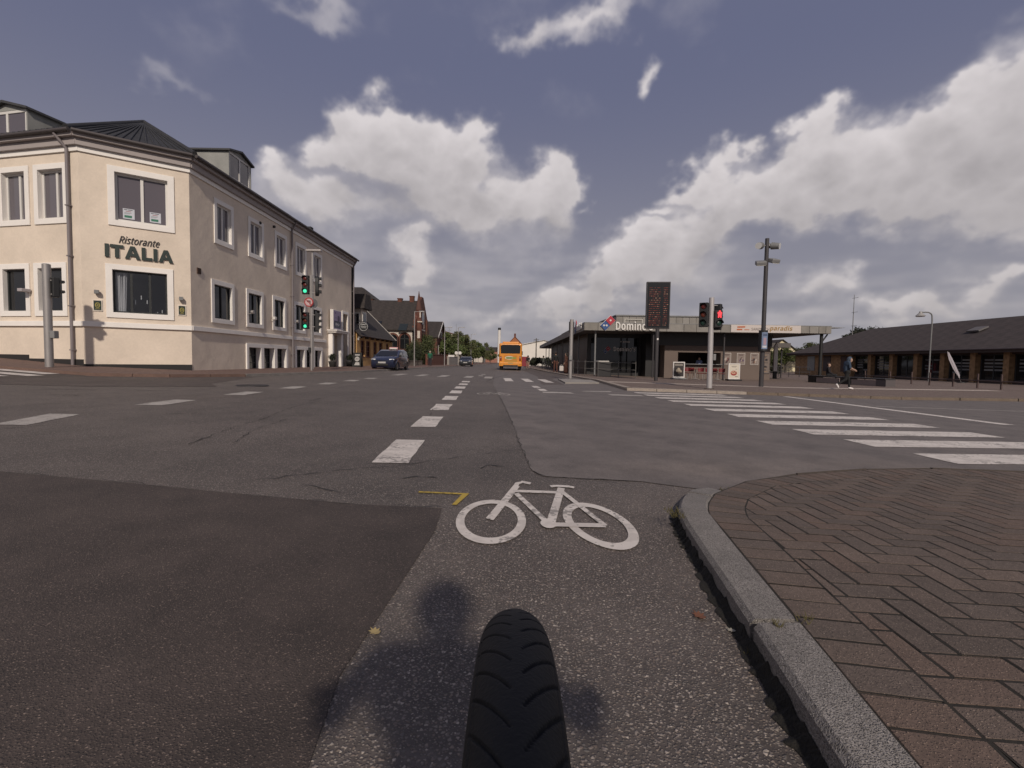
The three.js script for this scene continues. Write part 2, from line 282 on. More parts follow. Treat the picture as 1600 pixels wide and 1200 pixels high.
sheet('asphalt', [[14, -15], [70, -15], [70, 20], [14, 20]], .004, ASPHALT_SMOOTH, road, smoothTint, 3);
sheet('asphalt_patch', [[-.41, 2.85], [-.92, 2.87], [-1.6, 2.98], [-2.56, 3.17], [-3.61, 3.35], [-7, 3.9], [-13, 4.9], [-13, -15], [-.43, -15], [-.43, 1], [-.47, 1.3], [-.44, 1.73], [-.39, 2.47]], .005, ASPHALT_FRESH, road, (x, d) => { const v = wear(x, d, .17) * .93; return [v * 1.04, v, v * .97]; }, .5);
sheet('asphalt_patch', [[-1.9, 60], [-.75, 18.7], [-.22, 11.1], [.01, 7.1], [.11, 5], [.17, 3.96], [.26, 3.75], [1.01, 3.69], [1.43, 3.5], [2.24, 3.6], [14, 3.6], [14, 20], [6, 20], [6, 60]], .005, ASPHALT_SMOOTH, road, smoothTint, .45);
sheet('asphalt_patch', [[-60, 13.4], [-20, 11.8], [-13, 10.6], [-13, 18], [-60, 24]], .005, ASPHALT_FRESH, road, (x, d) => wear(x, d, .15) * 1.1, 3);
sheet('asphalt_patch', [[-13, 10.6], [-9.8, 10.9], [-7.5, 12.2], [-8.4, 13.4], [-9.6, 18], [-13, 18]], .005, ASPHALT_FRESH, road, (x, d) => wear(x, d, .15) * 1.25, 1.5);
sheet('asphalt_patch', [[1.2, 19.5], [1.6, 30], [.8, 66], [2.6, 66], [3.3, 42], [3.6, 31], [2.2, 26.5], [2.2, 20.2]], .009, ASPHALT_FRESH, road, (x, d) => wear(x, d, .12) * 1.5, 2);

const wob = (p, a = .012, step = .22) => {                           // paint edges are not ruler straight
  const out = []; p.forEach((q, i) => { const w = p[(i + 1) % p.length], n = Math.max(1, Math.round(Math.hypot(w[0] - q[0], w[1] - q[1]) / step)); for (let k = 0; k < n; k++) { const t = k / n, x = mixn(q[0], w[0], t), d = mixn(q[1], w[1], t); out.push([x + a * n2(x * 7, d * 7), d + a * n2(x * 7 + 50, d * 7)]); } }); return out;
};
const mark = (name, poly, m = PAINT_WHITE, off = .0095, a = .012) => sheet(name, wob(poly, a), off, m, road);
for (let k = 0; k < 8; k++) {                                       // broken line on the left of the cycle lane
  const d = 4.04 + k * 2.22 - (k > 1 ? .04 * k : 0), x = -1.19 - .0555 * (d - 4.04);
  mark('lane_dash', [[x, d], [x + .31, d + .03], [x + .31 - .066, d + 1.2], [x - .075, d + 1.18]], PAINT_WHITE, .005);
}
for (let k = 0; k < 7; k++) { const d = 5.3 + k * 2.36; mark('lane_dash', [[-5.98 + (k ? -.06 : .2), d], [-5.6 + (k ? -.04 : .16), d + .05], [-5.74, d + 1.05], [-6.12, d + 1.02]], PAINT_WORN, .005); }
for (const [x, w] of [[-.3, .38], [.62, .38], [1.5, .4]]) mark('far_crossing_stripe', [[x, 21.5], [x + w, 21.6], [x + w - .15, 25.5], [x - .17, 25.4]], PAINT_WHITE, .0145);
for (const x of [-6.2, -5.0, -3.85, -2.5, -1.45]) mark('far_crossing_stripe', [[x, 24.4], [x + .42, 24.5], [x + .36, 27.2], [x - .06, 27.1]], PAINT_WORN, .005);
for (const d of [27.6, 30.2]) mark('lane_dash', [[-1.95, d], [-1.7, d], [-1.75, d + 1.3], [-2.0, d + 1.3]], PAINT_WORN, .005);
mark('lane_dash', [[.78, 16.85], [1.03, 16.95], [.95, 18.15], [.72, 18.1]]); mark('lane_dash', [[.9, 15.08], [1.15, 15.2], [1.09, 16.3], [.84, 16.24]]);
mark('short_stripe', [[.93, 14.1], [1.87, 14.3], [1.82, 14.9], [.92, 14.7]], PAINT_WORN); mark('short_stripe', [[2.25, 15.6], [3.2, 15.65], [3.4, 16.3], [2.42, 15.9]], PAINT_WORN); mark('short_stripe', [[2.92, 14.0], [3.93, 14.2], [3.93, 14.6], [2.92, 14.65]], PAINT_WORN);
const CROSS = [[4.58, 4.88], [4.46, 5.85], [4.32, 6.8], [4.3, 7.86], [4.27, 8.95], [4.25, 10.05], [4.21, 11.2], [4.17, 12.3], [4.15, 13.4], [4.12, 14.5], [4.1, 15.6]];
for (const [x, d] of CROSS) mark('crossing_stripe', [[x, d], [x + 3.12, d + .38], [x + 3.1, d + .92], [x, d + .55]]);
mark('stop_line', [[9.42, 9.2], [9.72, 9.2], [9.66, 16.7], [9.4, 16.7]]);
mark('centre_line', [[10.0, 13.1], [13.98, 13.15], [13.98, 13.28], [10.0, 13.23]], PAINT_WORN);
mark('centre_line', [[14.02, 13.15], [45, 13.5], [45, 13.64], [14.02, 13.28]], PAINT_WORN);
for (const [d, xr] of [[14.35, -14.0], [13.45, -13.6], [12.6, -13.75]]) mark('crossing_stripe', [[-20, d + .5], [xr, d], [xr, d + .5], [-20, d + 1]], PAINT_WHITE, .012);
// yellow surveyor's corner mark
mark('yellow_survey_mark', [[-.62, 3.2], [-.27, 3.19], [-.33, 2.92], [-.36, 2.92], [-.325, 3.155], [-.62, 3.165]], PAINT_YELLOW, .006, .006);
// the bicycle painted in the cycle lane
function bicycleSymbol(label, cx, cd, s, material) {
  const map = ([x, d]) => [cx + (x - .19) * s, cd + (d - 2.9) * s], P = (l) => l.map(map), bend = [];
  const ring = (x, d, rx, rd, w, shear) => { const a = [], b = []; for (let k = 0; k < 48; k++) { const t = k / 48 * Math.PI * 2, c = Math.cos(t), q = Math.sin(t); a.push(map([x + rx * c + shear * q, d + rd * q])); b.push(map([x + (rx - w) * c + shear * q * .8, d + (rd - w * 1.75) * q])); } return [a, b]; };
  const geos = [], flat = (outer, hole) => { const s2 = new THREE.Shape(outer.map((p) => new THREE.Vector2(...p))); if (hole) s2.holes.push(new THREE.Path(hole.map((p) => new THREE.Vector2(...p)))); geos.push(plain(new THREE.ShapeGeometry(s2))); };
  const band = (pts, w) => { const L = [], R = []; pts.forEach((p, i) => { const a = pts[Math.max(0, i - 1)], b = pts[Math.min(pts.length - 1, i + 1)], dx = b[0] - a[0], dd = (b[1] - a[1]) / 1.8, n = Math.hypot(dx, dd); L.push([p[0] - dd / n * w / 2, p[1] + dx / n * w / 2 * 1.8]); R.push([p[0] + dd / n * w / 2, p[1] - dx / n * w / 2 * 1.8]); }); flat(P([...L, ...R.reverse()])); };
  flat(...ring(-.105, 2.68, .197, .375, .047, .0)); flat(...ring(.5, 2.67, .187, .385, .05, -.035));
  band([[-.115, 2.67], [-.09, 2.78], [.045, 3.42]], .048); band([[.03, 3.35], [.05, 3.49], [.09, 3.54], [.15, 3.5]], .036); band([[.02, 3.28], [.36, 3.28]], .034);
  band([[.04, 3.22], [.215, 2.63]], .036); band([[.365, 3.4], [.225, 2.62]], .05); band([[.29, 3.43], [.33, 3.455], [.43, 3.445], [.46, 3.42]], .03); band([[.36, 3.3], [.53, 2.62]], .034); band([[.2, 2.61], [.53, 2.625]], .036);
  flat(P(Array.from({ length: 20 }, (_, k) => [.215 + .045 * Math.cos(k / 10 * Math.PI), 2.625 + .075 * Math.sin(k / 10 * Math.PI)])));
  geos.forEach((g, gi) => { const p = g.attributes.position, uv = []; for (let i = 0; i < p.count; i++) { const x = p.getX(i), d = p.getY(i); uv.push(x, d); p.setXYZ(i, x, ground(x, d) + .0062 + gi * .00035, -d); } g.setAttribute('uv', new THREE.BufferAttribute(new Float32Array(uv), 2)); g.computeVertexNormals(); });
  const m = part('bicycle_symbol', geos, material, road, label); return m;
}
bicycleSymbol('large white bicycle symbol painted in the cycle lane', .19, 2.9, 1, PAINT_WHITE);
bicycleSymbol('small far bicycle symbol', -.5, 13.2, .92, PAINT_WORN);
// cracks and tar seams
function crack(pts, w, seed, off = .0068) {
  const r = rng(seed), L = [], R = [], out = [];
  for (let i = 0; i + 1 < pts.length; i++) { const [a, b] = [pts[i], pts[i + 1]], n = Math.max(2, Math.round(Math.hypot(b[0] - a[0], b[1] - a[1]) / .09)); for (let k = 0; k < n; k++) { const t = k / n; out.push([mixn(a[0], b[0], t) + (r() - .5) * .035, mixn(a[1], b[1], t) + (r() - .5) * .05]); } }
  out.push(pts[pts.length - 1]);
  out.forEach((p, i) => { const a = out[Math.max(0, i - 1)], b = out[Math.min(out.length - 1, i + 1)], dx = b[0] - a[0], dd = b[1] - a[1], n = Math.hypot(dx, dd) || 1, h = w * Math.max(.04, .75 * r() - .15) / 2; L.push([p[0] - dd / n * h, p[1] + dx / n * h]); R.push([p[0] + dd / n * h, p[1] - dx / n * h]); });
  const tris = []; for (let i = 0; i + 1 < L.length; i++) { const v = ([x, d]) => [x, ground(x, d) + off, -d]; tris.push(...quad(v(L[i]), v(R[i]), v(R[i + 1]), v(L[i + 1]))); }
  part('crack', tri(tris), TAR, road);
}
crack([[-.36, 2.86], [-.92, 2.875], [-1.6, 2.985], [-2.56, 3.175], [-3.61, 3.355], [-5, 3.6]], .014, 1, .0072);
crack([[.17, 3.96], [.11, 5], [.02, 6.9], [-.1, 9], [-.25, 11.2], [-.6, 15.5]], .022, 2, .0078); crack([[.18, 3.94], [.27, 3.75], [.6, 3.7], [1.0, 3.68]], .02, 3, .0078);
crack([[.1, 4.9], [-.3, 4.55], [-.9, 4.0], [-1.5, 3.6], [-1.9, 3.25]], .024, 4); crack([[.12, 4.7], [-.1, 4.85], [-.5, 4.75]], .016, 5);
crack([[-3.1, 4.6], [-3.3, 5.6], [-3.4, 6.6], [-3.7, 8.0], [-3.75, 9.4]], .03, 6); crack([[-2.75, 4.7], [-3.0, 5.6], [-3.1, 6.6]], .028, 7); crack([[-6.2, 4.4], [-5.5, 4.9], [-5.3, 5.2], [-5.2, 5.6]], .06, 8); crack([[-3.9, 9.2], [-4.0, 10.4]], .07, 9); crack([[-4.8, 6.7], [-4.5, 6.9]], .06, 19);
crack([[-1.3, 7.6], [-1.32, 7.95], [-1.42, 8.3], [-1.36, 8.75]], .06, 10); crack([[-.25, 3.95], [-.2, 4.1], [-.05, 4.05]], .05, 11); crack([[-.8, 3.55], [-.65, 3.62], [-.55, 3.58]], .05, 12);
crack([[-9.8, 9.9], [-8.5, 10.3], [-6.9, 10.6]], .09, 13); crack([[-8.5, 8.8], [-7.6, 8.95]], .07, 14); crack([[-1.6, 3.3], [-1.35, 3.25], [-1.0, 3.05]], .02, 15);
crack([[-1.9, 19], [-1.0, 19.6], [-.4, 19.2], [.3, 19.3]], .12, 16); crack([[-1.1, 21], [-.95, 25], [-.3, 33]], .14, 17); crack([[.28, 3.14], [.4, 3.14]], .012, 18, .0125);
{ const o = part('manhole_cover', [disc(.36, .012, 32).rotateX(-Math.PI / 2).translate(-7.05, ground(-7.05, 13) + .007, -13)], mat(.035, .03, .028, .6, { metalness: .4 }), road); part('rim', new THREE.TorusGeometry(.39, .02, 6, 36).rotateX(Math.PI / 2).translate(-7.05, ground(-7.05, 13) + .006, -13), DARKSTEEL, o); }

// ---------------------------------------------------------------- near pavement: granite kerb and herringbone pavers
const pavement = structure('pavement', 'brown herringbone paver corner with a granite kerb');
const KO = [[.62, -1.5], [.64, -.2], [.7, .93], [.77, 1.42], [.86, 2.07], [.915, 2.45], [.97, 2.74], [1.08, 3.0], [1.25, 3.3], [1.46, 3.52]];   // outer edge of the kerb
const KI = [[.77, -1.5], [.79, -.2], [.85, .94], [.925, 1.42], [1.015, 2.03], [1.07, 2.38], [1.12, 2.68], [1.22, 2.92], [1.37, 3.18], [1.55, 3.38]];
const EDGE = [[1.55, 3.38], [1.85, 3.7], [2.44, 4.04], [3.27, 4.35], [3.98, 4.49], [4.87, 4.48], [7.5, 4.25], [14, 3.9]];                       // flush edge round the corner
const KH = .1;
const along = (l, t) => { const i = Math.min(l.length - 2, Math.floor(t)); return [mixn(l[i][0], l[i + 1][0], t - i), mixn(l[i][1], l[i + 1][1], t - i)]; };
function kerbstone(parent, outer, inner, t0, t1, h0, h1, material = GRANITE, seed = 1, opts = {}) {  // one stone of the kerb: chamfered top edge, real face
  const r = rng(seed), n = 6, A = [], gap = opts.gap ?? .012, jy = (r() - .5) * .008;
  for (let k = 0; k <= n; k++) {
    const t = mixn(t0 + gap, t1 - gap, k / n), o = along(outer, t), i = along(inner, t), h = mixn(h0, h1, k / n) + jy + (r() - .5) * .002, c = .018, dx = i[0] - o[0], dd = i[1] - o[1], w = Math.hypot(dx, dd), u = dx / w, v = dd / w;
    const p = (s, y) => [o[0] + u * s, ground(o[0], o[1]) + y, -(o[1] + v * s)];
    A.push([p(.004, -.1), p(0, h - c), p(c * .9, h), p(w - .012, h + .003), p(w, h - .01), p(w, -.1)]);
  }
  const T = []; for (let k = 0; k < n; k++) for (let j = 0; j < 5; j++) T.push(...quad(A[k][j], A[k][j + 1], A[k + 1][j + 1], A[k + 1][j]));
  for (const [e, s] of [[A[0], 1], [A[n], 0]]) for (let j = 1; j < 5; j++) s ? T.push(e[0], e[j + 1], e[j]) : T.push(e[0], e[j], e[j + 1]);
  return part('kerbstone', tri(T), material, parent);
}
{ let k = 0; const cuts = [0, 1.0, 1.93, 3.12, 5.9, 7.6, 9]; for (let i = 0; i + 1 < cuts.length; i++) kerbstone(pavement, KO, KI, cuts[i] + .01 * 0, cuts[i + 1], i < 4 ? KH : i === 4 ? KH - .005 : KH - .03, i < 4 ? KH : i === 4 ? KH - .03 : .02, GRANITE, 20 + k++, { gap: .026 }); }
// edging slabs that lie flush round the corner
{ const EDGING = mat(.34, .29, .25, .95, { map: tiled(graniteGrain.map, .5), bumpMap: tiled(graniteGrain.bump, .5), bumpScale: .003 }), E2 = EDGE.map(([x, d], i) => [x + (i === 0 ? -.03 : 0), d + .05]); for (let i = 0; i + 1 < EDGE.length; i++) { const n = i < 5 ? 1 : 4; for (let j = 0; j < n; j++) kerbstone(pavement, E2, EDGE, i + j / n, i + (j + 1) / n, .026, .026, EDGING, 60 + i * 5 + j); } }
// black dirt and moss caught along the foot of the kerb
{
  const r = rng(71), T = [], n = 150, A = [], DIRT = worn(.017, .015, .012, 1, .3, .006, MOTTLE_ROUGH);
  for (let k = 0; k <= n; k++) { const t = mixn(1.0, 7.4, k / n), o = along(KO, t), a = along(KO, t - .04), b = along(KO, t + .04), L = Math.hypot(b[0] - a[0], b[1] - a[1]) || 1, nx = -(b[1] - a[1]) / L, nd = (b[0] - a[0]) / L, w = (.024 + .028 * Math.max(0, n2(k * .23, 3)) + .014 * r()) * (t > 6.6 ? .6 : 1), hh = .022 + .016 * n2(k * .31, 9) + .008 * r(); A.push([[o[0] + nx * .001, o[1] + nd * .001, hh + .012], [o[0] + nx * w * .45, o[1] + nd * w * .45, .012 + .004 * r()], [o[0] + nx * w, o[1] + nd * w, .0035]]); }
  const v = ([x, d, y]) => [x, ground(x, d) + y, -d]; for (let k = 0; k < n; k++) for (let j = 0; j < 2; j++) T.push(...quad(v(A[k][j]), v(A[k][j + 1]), v(A[k + 1][j + 1]), v(A[k + 1][j])));
  part('gutter_dirt', tri(T), DIRT, pavement).userData.kind = 'stuff';
}
const topOf = (x, d) => { // pavement surface: falls from kerb height to the flush edge
  const lo = clamp((d + .2 * Math.max(0, x - 1.3) - 2.35) / 1.75); return ground(x, d) + mixn(KH - .006, .024, lo);
};
function inside(poly, x, y) { let c = false; for (let i = 0, j = poly.length - 1; i < poly.length; j = i++) { const [xi, yi] = poly[i], [xj, yj] = poly[j]; if ((yi > y) !== (yj > y) && x < (xj - xi) * (y - yi) / (yj - yi) + xi) c = !c; } return c; }
const PAVED = [...KI, ...EDGE.slice(1), [14, -1.5]];
{ // bed of sand under the pavers
  const p = [...KI.slice(0, -1), ...EDGE.slice(0, 6), [7, 4.3], [7, -1.5]]; let g = new THREE.ShapeGeometry(new THREE.Shape(p.map((q) => new THREE.Vector2(...q)))); g = plain(new TessellateModifier(.16, 11).modify(g.toNonIndexed())); const a = g.attributes.position; for (let i = 0; i < a.count; i++) { const x = a.getX(i), d = a.getY(i); a.setXYZ(i, x, topOf(x, d) - .02, -d); } g.computeVertexNormals();
  part('sand_bed', metricUV(g), worn(.024, .02, .016, 1, .6, .003, MOTTLE_ROUGH), pavement);
}
const PAVERS = [[.83, .75, .68], [.7, .65, .6], [.91, .82, .74], [.76, .71, .66], [.86, .73, .64]].map(([r, g, b]) => mat(r, g, b, .9, { map: tiled(paverGrain.map, .9), bumpMap: tiled(paverGrain.bump, .9), bumpScale: .003 }));
const paverSpots = [];
{
  const W = .112, L = .224, HW = .122, HL = .2, r = rng(91);
  // row of headers along the kerb and round the corner
  const path = [...KI, ...EDGE.slice(1)].map((p) => [...p]), acc = [0]; for (let i = 1; i < path.length; i++) acc.push(acc[i - 1] + Math.hypot(path[i][0] - path[i - 1][0], path[i][1] - path[i - 1][1]));
  const pos = (s) => { let i = 0; while (i < acc.length - 2 && acc[i + 1] < s) i++; const t = (s - acc[i]) / (acc[i + 1] - acc[i]), a = path[i], b = path[i + 1]; return [mixn(a[0], b[0], t), mixn(a[1], b[1], t)]; };
  const nrm = (s) => { const a = pos(Math.max(0, s - .18)), b = pos(Math.min(acc[acc.length - 1], s + .18)), n = Math.hypot(b[0] - a[0], b[1] - a[1]); return [(b[1] - a[1]) / n, -(b[0] - a[0]) / n]; };
  const border = []; for (let s = 0; s < acc[acc.length - 1]; s += .03) { const p = pos(s), n = nrm(s); border.push([p[0] + n[0] * (HL + .006), p[1] + n[1] * (HL + .006)]); }
  for (let s = 0; s + HW < acc[acc.length - 1] - 1; s += HW) {
    const a = pos(s + .0065), b = pos(s + HW - .0065), na = nrm(s), nb = nrm(s + HW), i0 = .006;
    paverSpots.push({ q: [[a[0] + na[0] * i0, a[1] + na[1] * i0], [b[0] + nb[0] * i0, b[1] + nb[1] * i0], [b[0] + nb[0] * HL, b[1] + nb[1] * HL], [a[0] + na[0] * HL, a[1] + na[1] * HL]], dy: (r() - .5) * .0018 });
  }
  const field = [...border, [14, 3.2], [14, -1.4]];
  // herringbone: L-shaped units stepped diagonally
  for (let i = -40; i < 90; i++) for (let j = -20; j < 80; j++) for (const hor of [1, 0]) {
    const k = ((i - j) % 4 + 4) % 4; if (hor ? k !== 0 : k !== 3) continue;
    const x = .9 + i * W, d = -1.2 + j * W, w = hor ? L : W, h = hor ? W : L, x0 = x + (hor ? 0 : 0), d0 = hor ? d : d - 0;
    const e = .0062; let q = [[x0 + e, d0 + e], [x0 + w - e, d0 + e], [x0 + w - e, d0 + h - e], [x0 + e, d0 + h - e]];
    // turn the field a little, as in the street
    const an = -.06, ca = Math.cos(an), sa = Math.sin(an); q = q.map(([a, b]) => [.9 + (a - .9) * ca - b * sa, (a - .9) * sa + b * ca]);
    if (q[0][0] > 9 || q[0][1] < -1.2 || q[0][1] > 5) continue;
    const cx = (q[0][0] + q[2][0]) / 2, cd = (q[0][1] + q[2][1]) / 2; let bi = 0, bd = 1e9; for (let k = 0; k < border.length; k++) { const w = (border[k][0] - cx) ** 2 + (border[k][1] - cd) ** 2; if (w < bd) { bd = w; bi = k; } }
    const A = border[Math.max(0, bi - 3)], B = border[Math.min(border.length - 1, bi + 3)], l = Math.hypot(B[0] - A[0], B[1] - A[1]), nx = (B[1] - A[1]) / l, nd = -(B[0] - A[0]) / l, C = border[bi], side = ([x, d]) => (x - C[0]) * nx + (d - C[1]) * nd - .003, out = [];
    const ins = q.filter((p) => side(p) >= 0).length; if (!ins) continue;
    if (ins < 4) { // cut along the border row
      q.forEach((p, k) => { const w = q[(k + 1) % 4], s0 = side(p), s1 = side(w); if (s0 >= 0) out.push(p); if ((s0 >= 0) !== (s1 >= 0)) { const t = s0 / (s0 - s1); out.push([mixn(p[0], w[0], t), mixn(p[1], w[1], t)]); } });
      q = out; if (q.length < 3) continue; let ar = 0; q.forEach((p, k) => { const w = q[(k + 1) % q.length]; ar += p[0] * w[1] - w[0] * p[1]; }); if (Math.abs(ar) < .0008) continue;
    }
    paverSpots.push({ q, dy: (r() - .5) * .0018 });
  }
  const FILL = [];
  function paverGeo({ q, dy }) {
    let area = 0, m = q.length, cx = 0, cd = 0; for (let i = 0; i < m; i++) { const a = q[i], b = q[(i + 1) % m]; area += a[0] * b[1] - b[0] * a[1]; cx += a[0] / m; cd += a[1] / m; } if (area < 0) q = [...q].reverse();
    const c = .0012, tilt = [(r() - .5) * .006, (r() - .5) * .006], H = (x, d) => topOf(x, d) + dy + (x - cx) * tilt[0] + (d - cd) * tilt[1];
    const top = q.map(([x, d]) => { const l = Math.hypot(x - cx, d - cd) || 1; return [x - (x - cx) / l * c, H(x, d), -(d - (d - cd) / l * c)]; }), mid = q.map(([x, d]) => [x, H(x, d) - .0012, -d]), bot = q.map(([x, d]) => [x, topOf(x, d) - .03, -d]), T = [];
    const fill = q.map(([x, d]) => { const l = Math.hypot(x - cx, d - cd) || 1, X = x + (x - cx) / l * .0115, Dd = d + (d - cd) / l * .0115; return [X, H(X, Dd) - .0017, -Dd]; }); for (let i = 1; i + 1 < m; i++) { T.push(top[0], top[i], top[i + 1]); FILL.push(fill[0], fill[i], fill[i + 1]); }
    for (let i = 0; i < m; i++) { const j = (i + 1) % m; T.push(...quad(mid[i], mid[j], top[j], top[i]), ...quad(bot[i], bot[j], mid[j], mid[i])); }
    return tri(T);
  }
  // the nearest ones one by one, the rest as one part
  for (const s of paverSpots) { const x = (s.q[0][0] + s.q[2][0]) / 2, d = (s.q[0][1] + s.q[2][1]) / 2; s.vis = d > .35 && x < d * 1.12 + .2; s.rank = s.vis ? Math.hypot(x, d) : 1e3 + Math.hypot(x, d); s.tone = Math.floor(r() * PAVERS.length); }
  paverSpots.sort((a, b) => a.rank - b.rank);
  const rest = PAVERS.map(() => []);
  paverSpots.forEach((s, i) => { const g = paverGeo(s); if (i < 300) part('paver', g, PAVERS[s.tone], pavement); else rest[s.tone].push(g); });
  part('joint_filling', tri(FILL), worn(.024, .02, .016, 1, .6, .003, MOTTLE_ROUGH), pavement).userData.kind = 'stuff';
  rest.forEach((l, i) => { if (l.length) part('far_pavers', l, PAVERS[i], pavement).userData.kind = 'stuff'; });
}
// moss and grass in the kerb joints
{
  const r = rng(33), T = [], blade = (x, d, y, h) => { const a = r() * 6.28, w = .0022, lx = Math.cos(a) * h * .6, lz = Math.sin(a) * h * .6; T.push([x - w, y, -d], [x + w, y, -d], [x + lx, y + h, -d + lz]); };
  for (const [cx, cd, n, sx, sd] of [[.80, 1.46, 60, .06, .012], [.95, 1.5, 12, .03, .02], [.9, 2.58, 60, .04, .08], [1.75, 3.5, 120, .2, .05], [2.2, 3.72, 120, .3, .05], [.77, 1.36, 40, .02, .08]]) for (let k = 0; k < n; k++) { const x = cx + (r() - .5) * 2 * sx, d = cd + (r() - .5) * 2 * sd; blade(x, d, ground(x, d) + (x < .83 ? 0 : KH * sstep(3.4, 2.6, d)), .01 + r() * .022); }
  const g = part('joint_grass', tri(T), mat(.07, .06, .022, 1, { side: THREE.DoubleSide }), pavement); g.userData.kind = 'stuff';
}
function leaf(name, label, x, d, turn, size, color, off) {
  const s = [[0, -.5], [.28, -.3], [.2, -.12], [.46, .05], [.22, .12], [.3, .4], [.06, .3], [0, .62], [-.06, .3], [-.3, .38], [-.2, .12], [-.44, .0], [-.2, -.12], [-.26, -.32]].map(([a, b]) => [a * size, b * size]);
  const g = prism(s, 0, .0012), p = g.attributes.position; for (let i = 0; i < p.count; i++) p.setZ(i, p.getZ(i) + .9 * (p.getX(i) ** 2 + p.getY(i) ** 2) / size * .35); g.rotateX(-Math.PI / 2); g.computeVertexNormals();
  const o = part(name, g, color, scene); o.name = numbered(name); o.position.copy(at(x, d, off)); o.rotation.y = turn; o.userData = { label, category: 'leaf' }; return o;
}
leaf('fallen_leaf', 'curled rust brown leaf on the asphalt beside the kerb', .69, 1.69, .4, .055, mat(.16, .065, .035, .8), .006);
leaf('fallen_leaf', 'pale narrow leaf scrap at the foot of the kerb', .765, 1.6, 1.2, .03, mat(.3, .28, .24, .8), .006);
leaf('fallen_leaf', 'yellow torn leaf lying on the edge of the dark asphalt patch', -.43, 1.51, .9, .045, mat(.34, .26, .12, .8), .012);

// ---------------------------------------------------------------- far plaza, left pavement
function slab(name, poly, off, low, material, parent) {            // pavement with real edges
  const top = sheet(name, poly, off, material, parent, null), T = [];
  poly.forEach((a, i) => { const b = poly[(i + 1) % poly.length], v = ([x, d], y) => [x, ground(x, d) + y, -d]; T.push(...quad(v(a, low), v(b, low), v(b, off), v(a, off))); });
  part('slab_edge', tri(T), material, top); return top;
}
const PLAZA = mat(1.05, .93, .86, .9, { map: tiled(paverGrain.map, 1.1), bumpMap: tiled(paverGrain.bump, 1.1), bumpScale: .002 });
const plaza = structure('plaza', 'brown brick station plaza with pale kerb');
const PK = [[14, 17.3], [10, 17.2], [4.2, 17.2], [4.25, 18.2], [4.6, 25.4], [4.1, 31], [3.5, 42], [2.6, 66], [2.2, 120]];
slab('plaza_paving', [...PK, [14, 120]], .09, -.1, PLAZA, plaza);
slab('plaza_paving', [[14, 17.3], [60, 18.5], [60, 120], [14, 120]], .09, -.1, PLAZA, plaza);
{ // pale kerb stones along the plaza edge
  const run = (pts, w, n, len) => { for (let i = 0; i + 1 < pts.length; i++) { const a = pts[i], b = pts[i + 1], L = Math.hypot(b[0] - a[0], b[1] - a[1]), k = Math.max(1, Math.round(L / len)), nx = -(b[1] - a[1]) / L * w, nd = (b[0] - a[0]) / L * w; for (let j = 0; j < k; j++) { const p = (t, s) => { const u = (j + t) / k; return [mixn(a[0], b[0], u) + nx * s, mixn(a[1], b[1], u) + nd * s]; }, q = [p(.01, 0), p(.99, 0), p(.99, 1), p(.01, 1)], T = [], y0 = -.05, y1 = .105, v = ([x, d], y) => [x, ground(x, d) + y, -d]; T.push(...quad(...q.map((c) => v(c, y1)))); q.forEach((c, m) => T.push(...quad(v(c, y0), v(q[(m + 1) % 4], y0), v(q[(m + 1) % 4], y1), v(c, y1)))); part('kerbstone', tri(T), n, plaza); } } };
  const PALE = mat(1.3, 1.2, 1.1, .85, { map: tiled(graniteGrain.map, .5) });
  const DULL = mat(.62, .52, .43, .9, { map: tiled(graniteGrain.map, .8) }); run([[4.1, 17.12], [8.4, 17.12]], .4, PALE, 1.1); run([[8.4, 17.12], [14, 17.2]], .16, DULL, 1.1); run([[14, 17.22], [40, 17.9]], .16, DULL, 2.2); run([[2.5, 66], [3.4, 42], [4.0, 31], [4.45, 25.4], [4.1, 17.2]], .26, PALE, 1.6);
  // pale lines of setts in the paving
  for (const [a, b] of [[[4.5, 22.5], [13.98, 22.9]], [[14.02, 22.9], [24, 23.3]]]) sheet('sett_line', [a, b, [b[0], b[1] + 1.0], [a[0], a[1] + 1.0]], .096, mat(1.9, 1.75, 1.6, .85, { map: tiled(graniteGrain.map, .8) }), plaza);
}
slab('pavement_tip', [[2.35, 21.2], [4.05, 22.3], [4.2, 25.6], [2.45, 25.6]], .07, -.1, CONCRETE, plaza);
const walk = structure('left_pavement', 'reddish pavement in front of the corner building');
const REDPAVE = mat(1.0, .76, .68, .9, { map: tiled(paverGrain.map, 1.0), bumpMap: tiled(paverGrain.bump, 1.0), bumpScale: .002 });
slab('paving', [[-13, 14.9], [-11.2, 15.7], [-9.9, 17.8], [-9.2, 21.7], [-8.5, 27], [-8.3, 37], [-7.2, 65], [-6.2, 120], [-5.8, 300], [-13, 300]], .1, -.1, REDPAVE, walk);
slab('paving', [[-60, 22], [-20, 15.6], [-16, 14.95], [-13, 14.9], [-13, 60], [-60, 60]], .1, -.1, REDPAVE, walk);
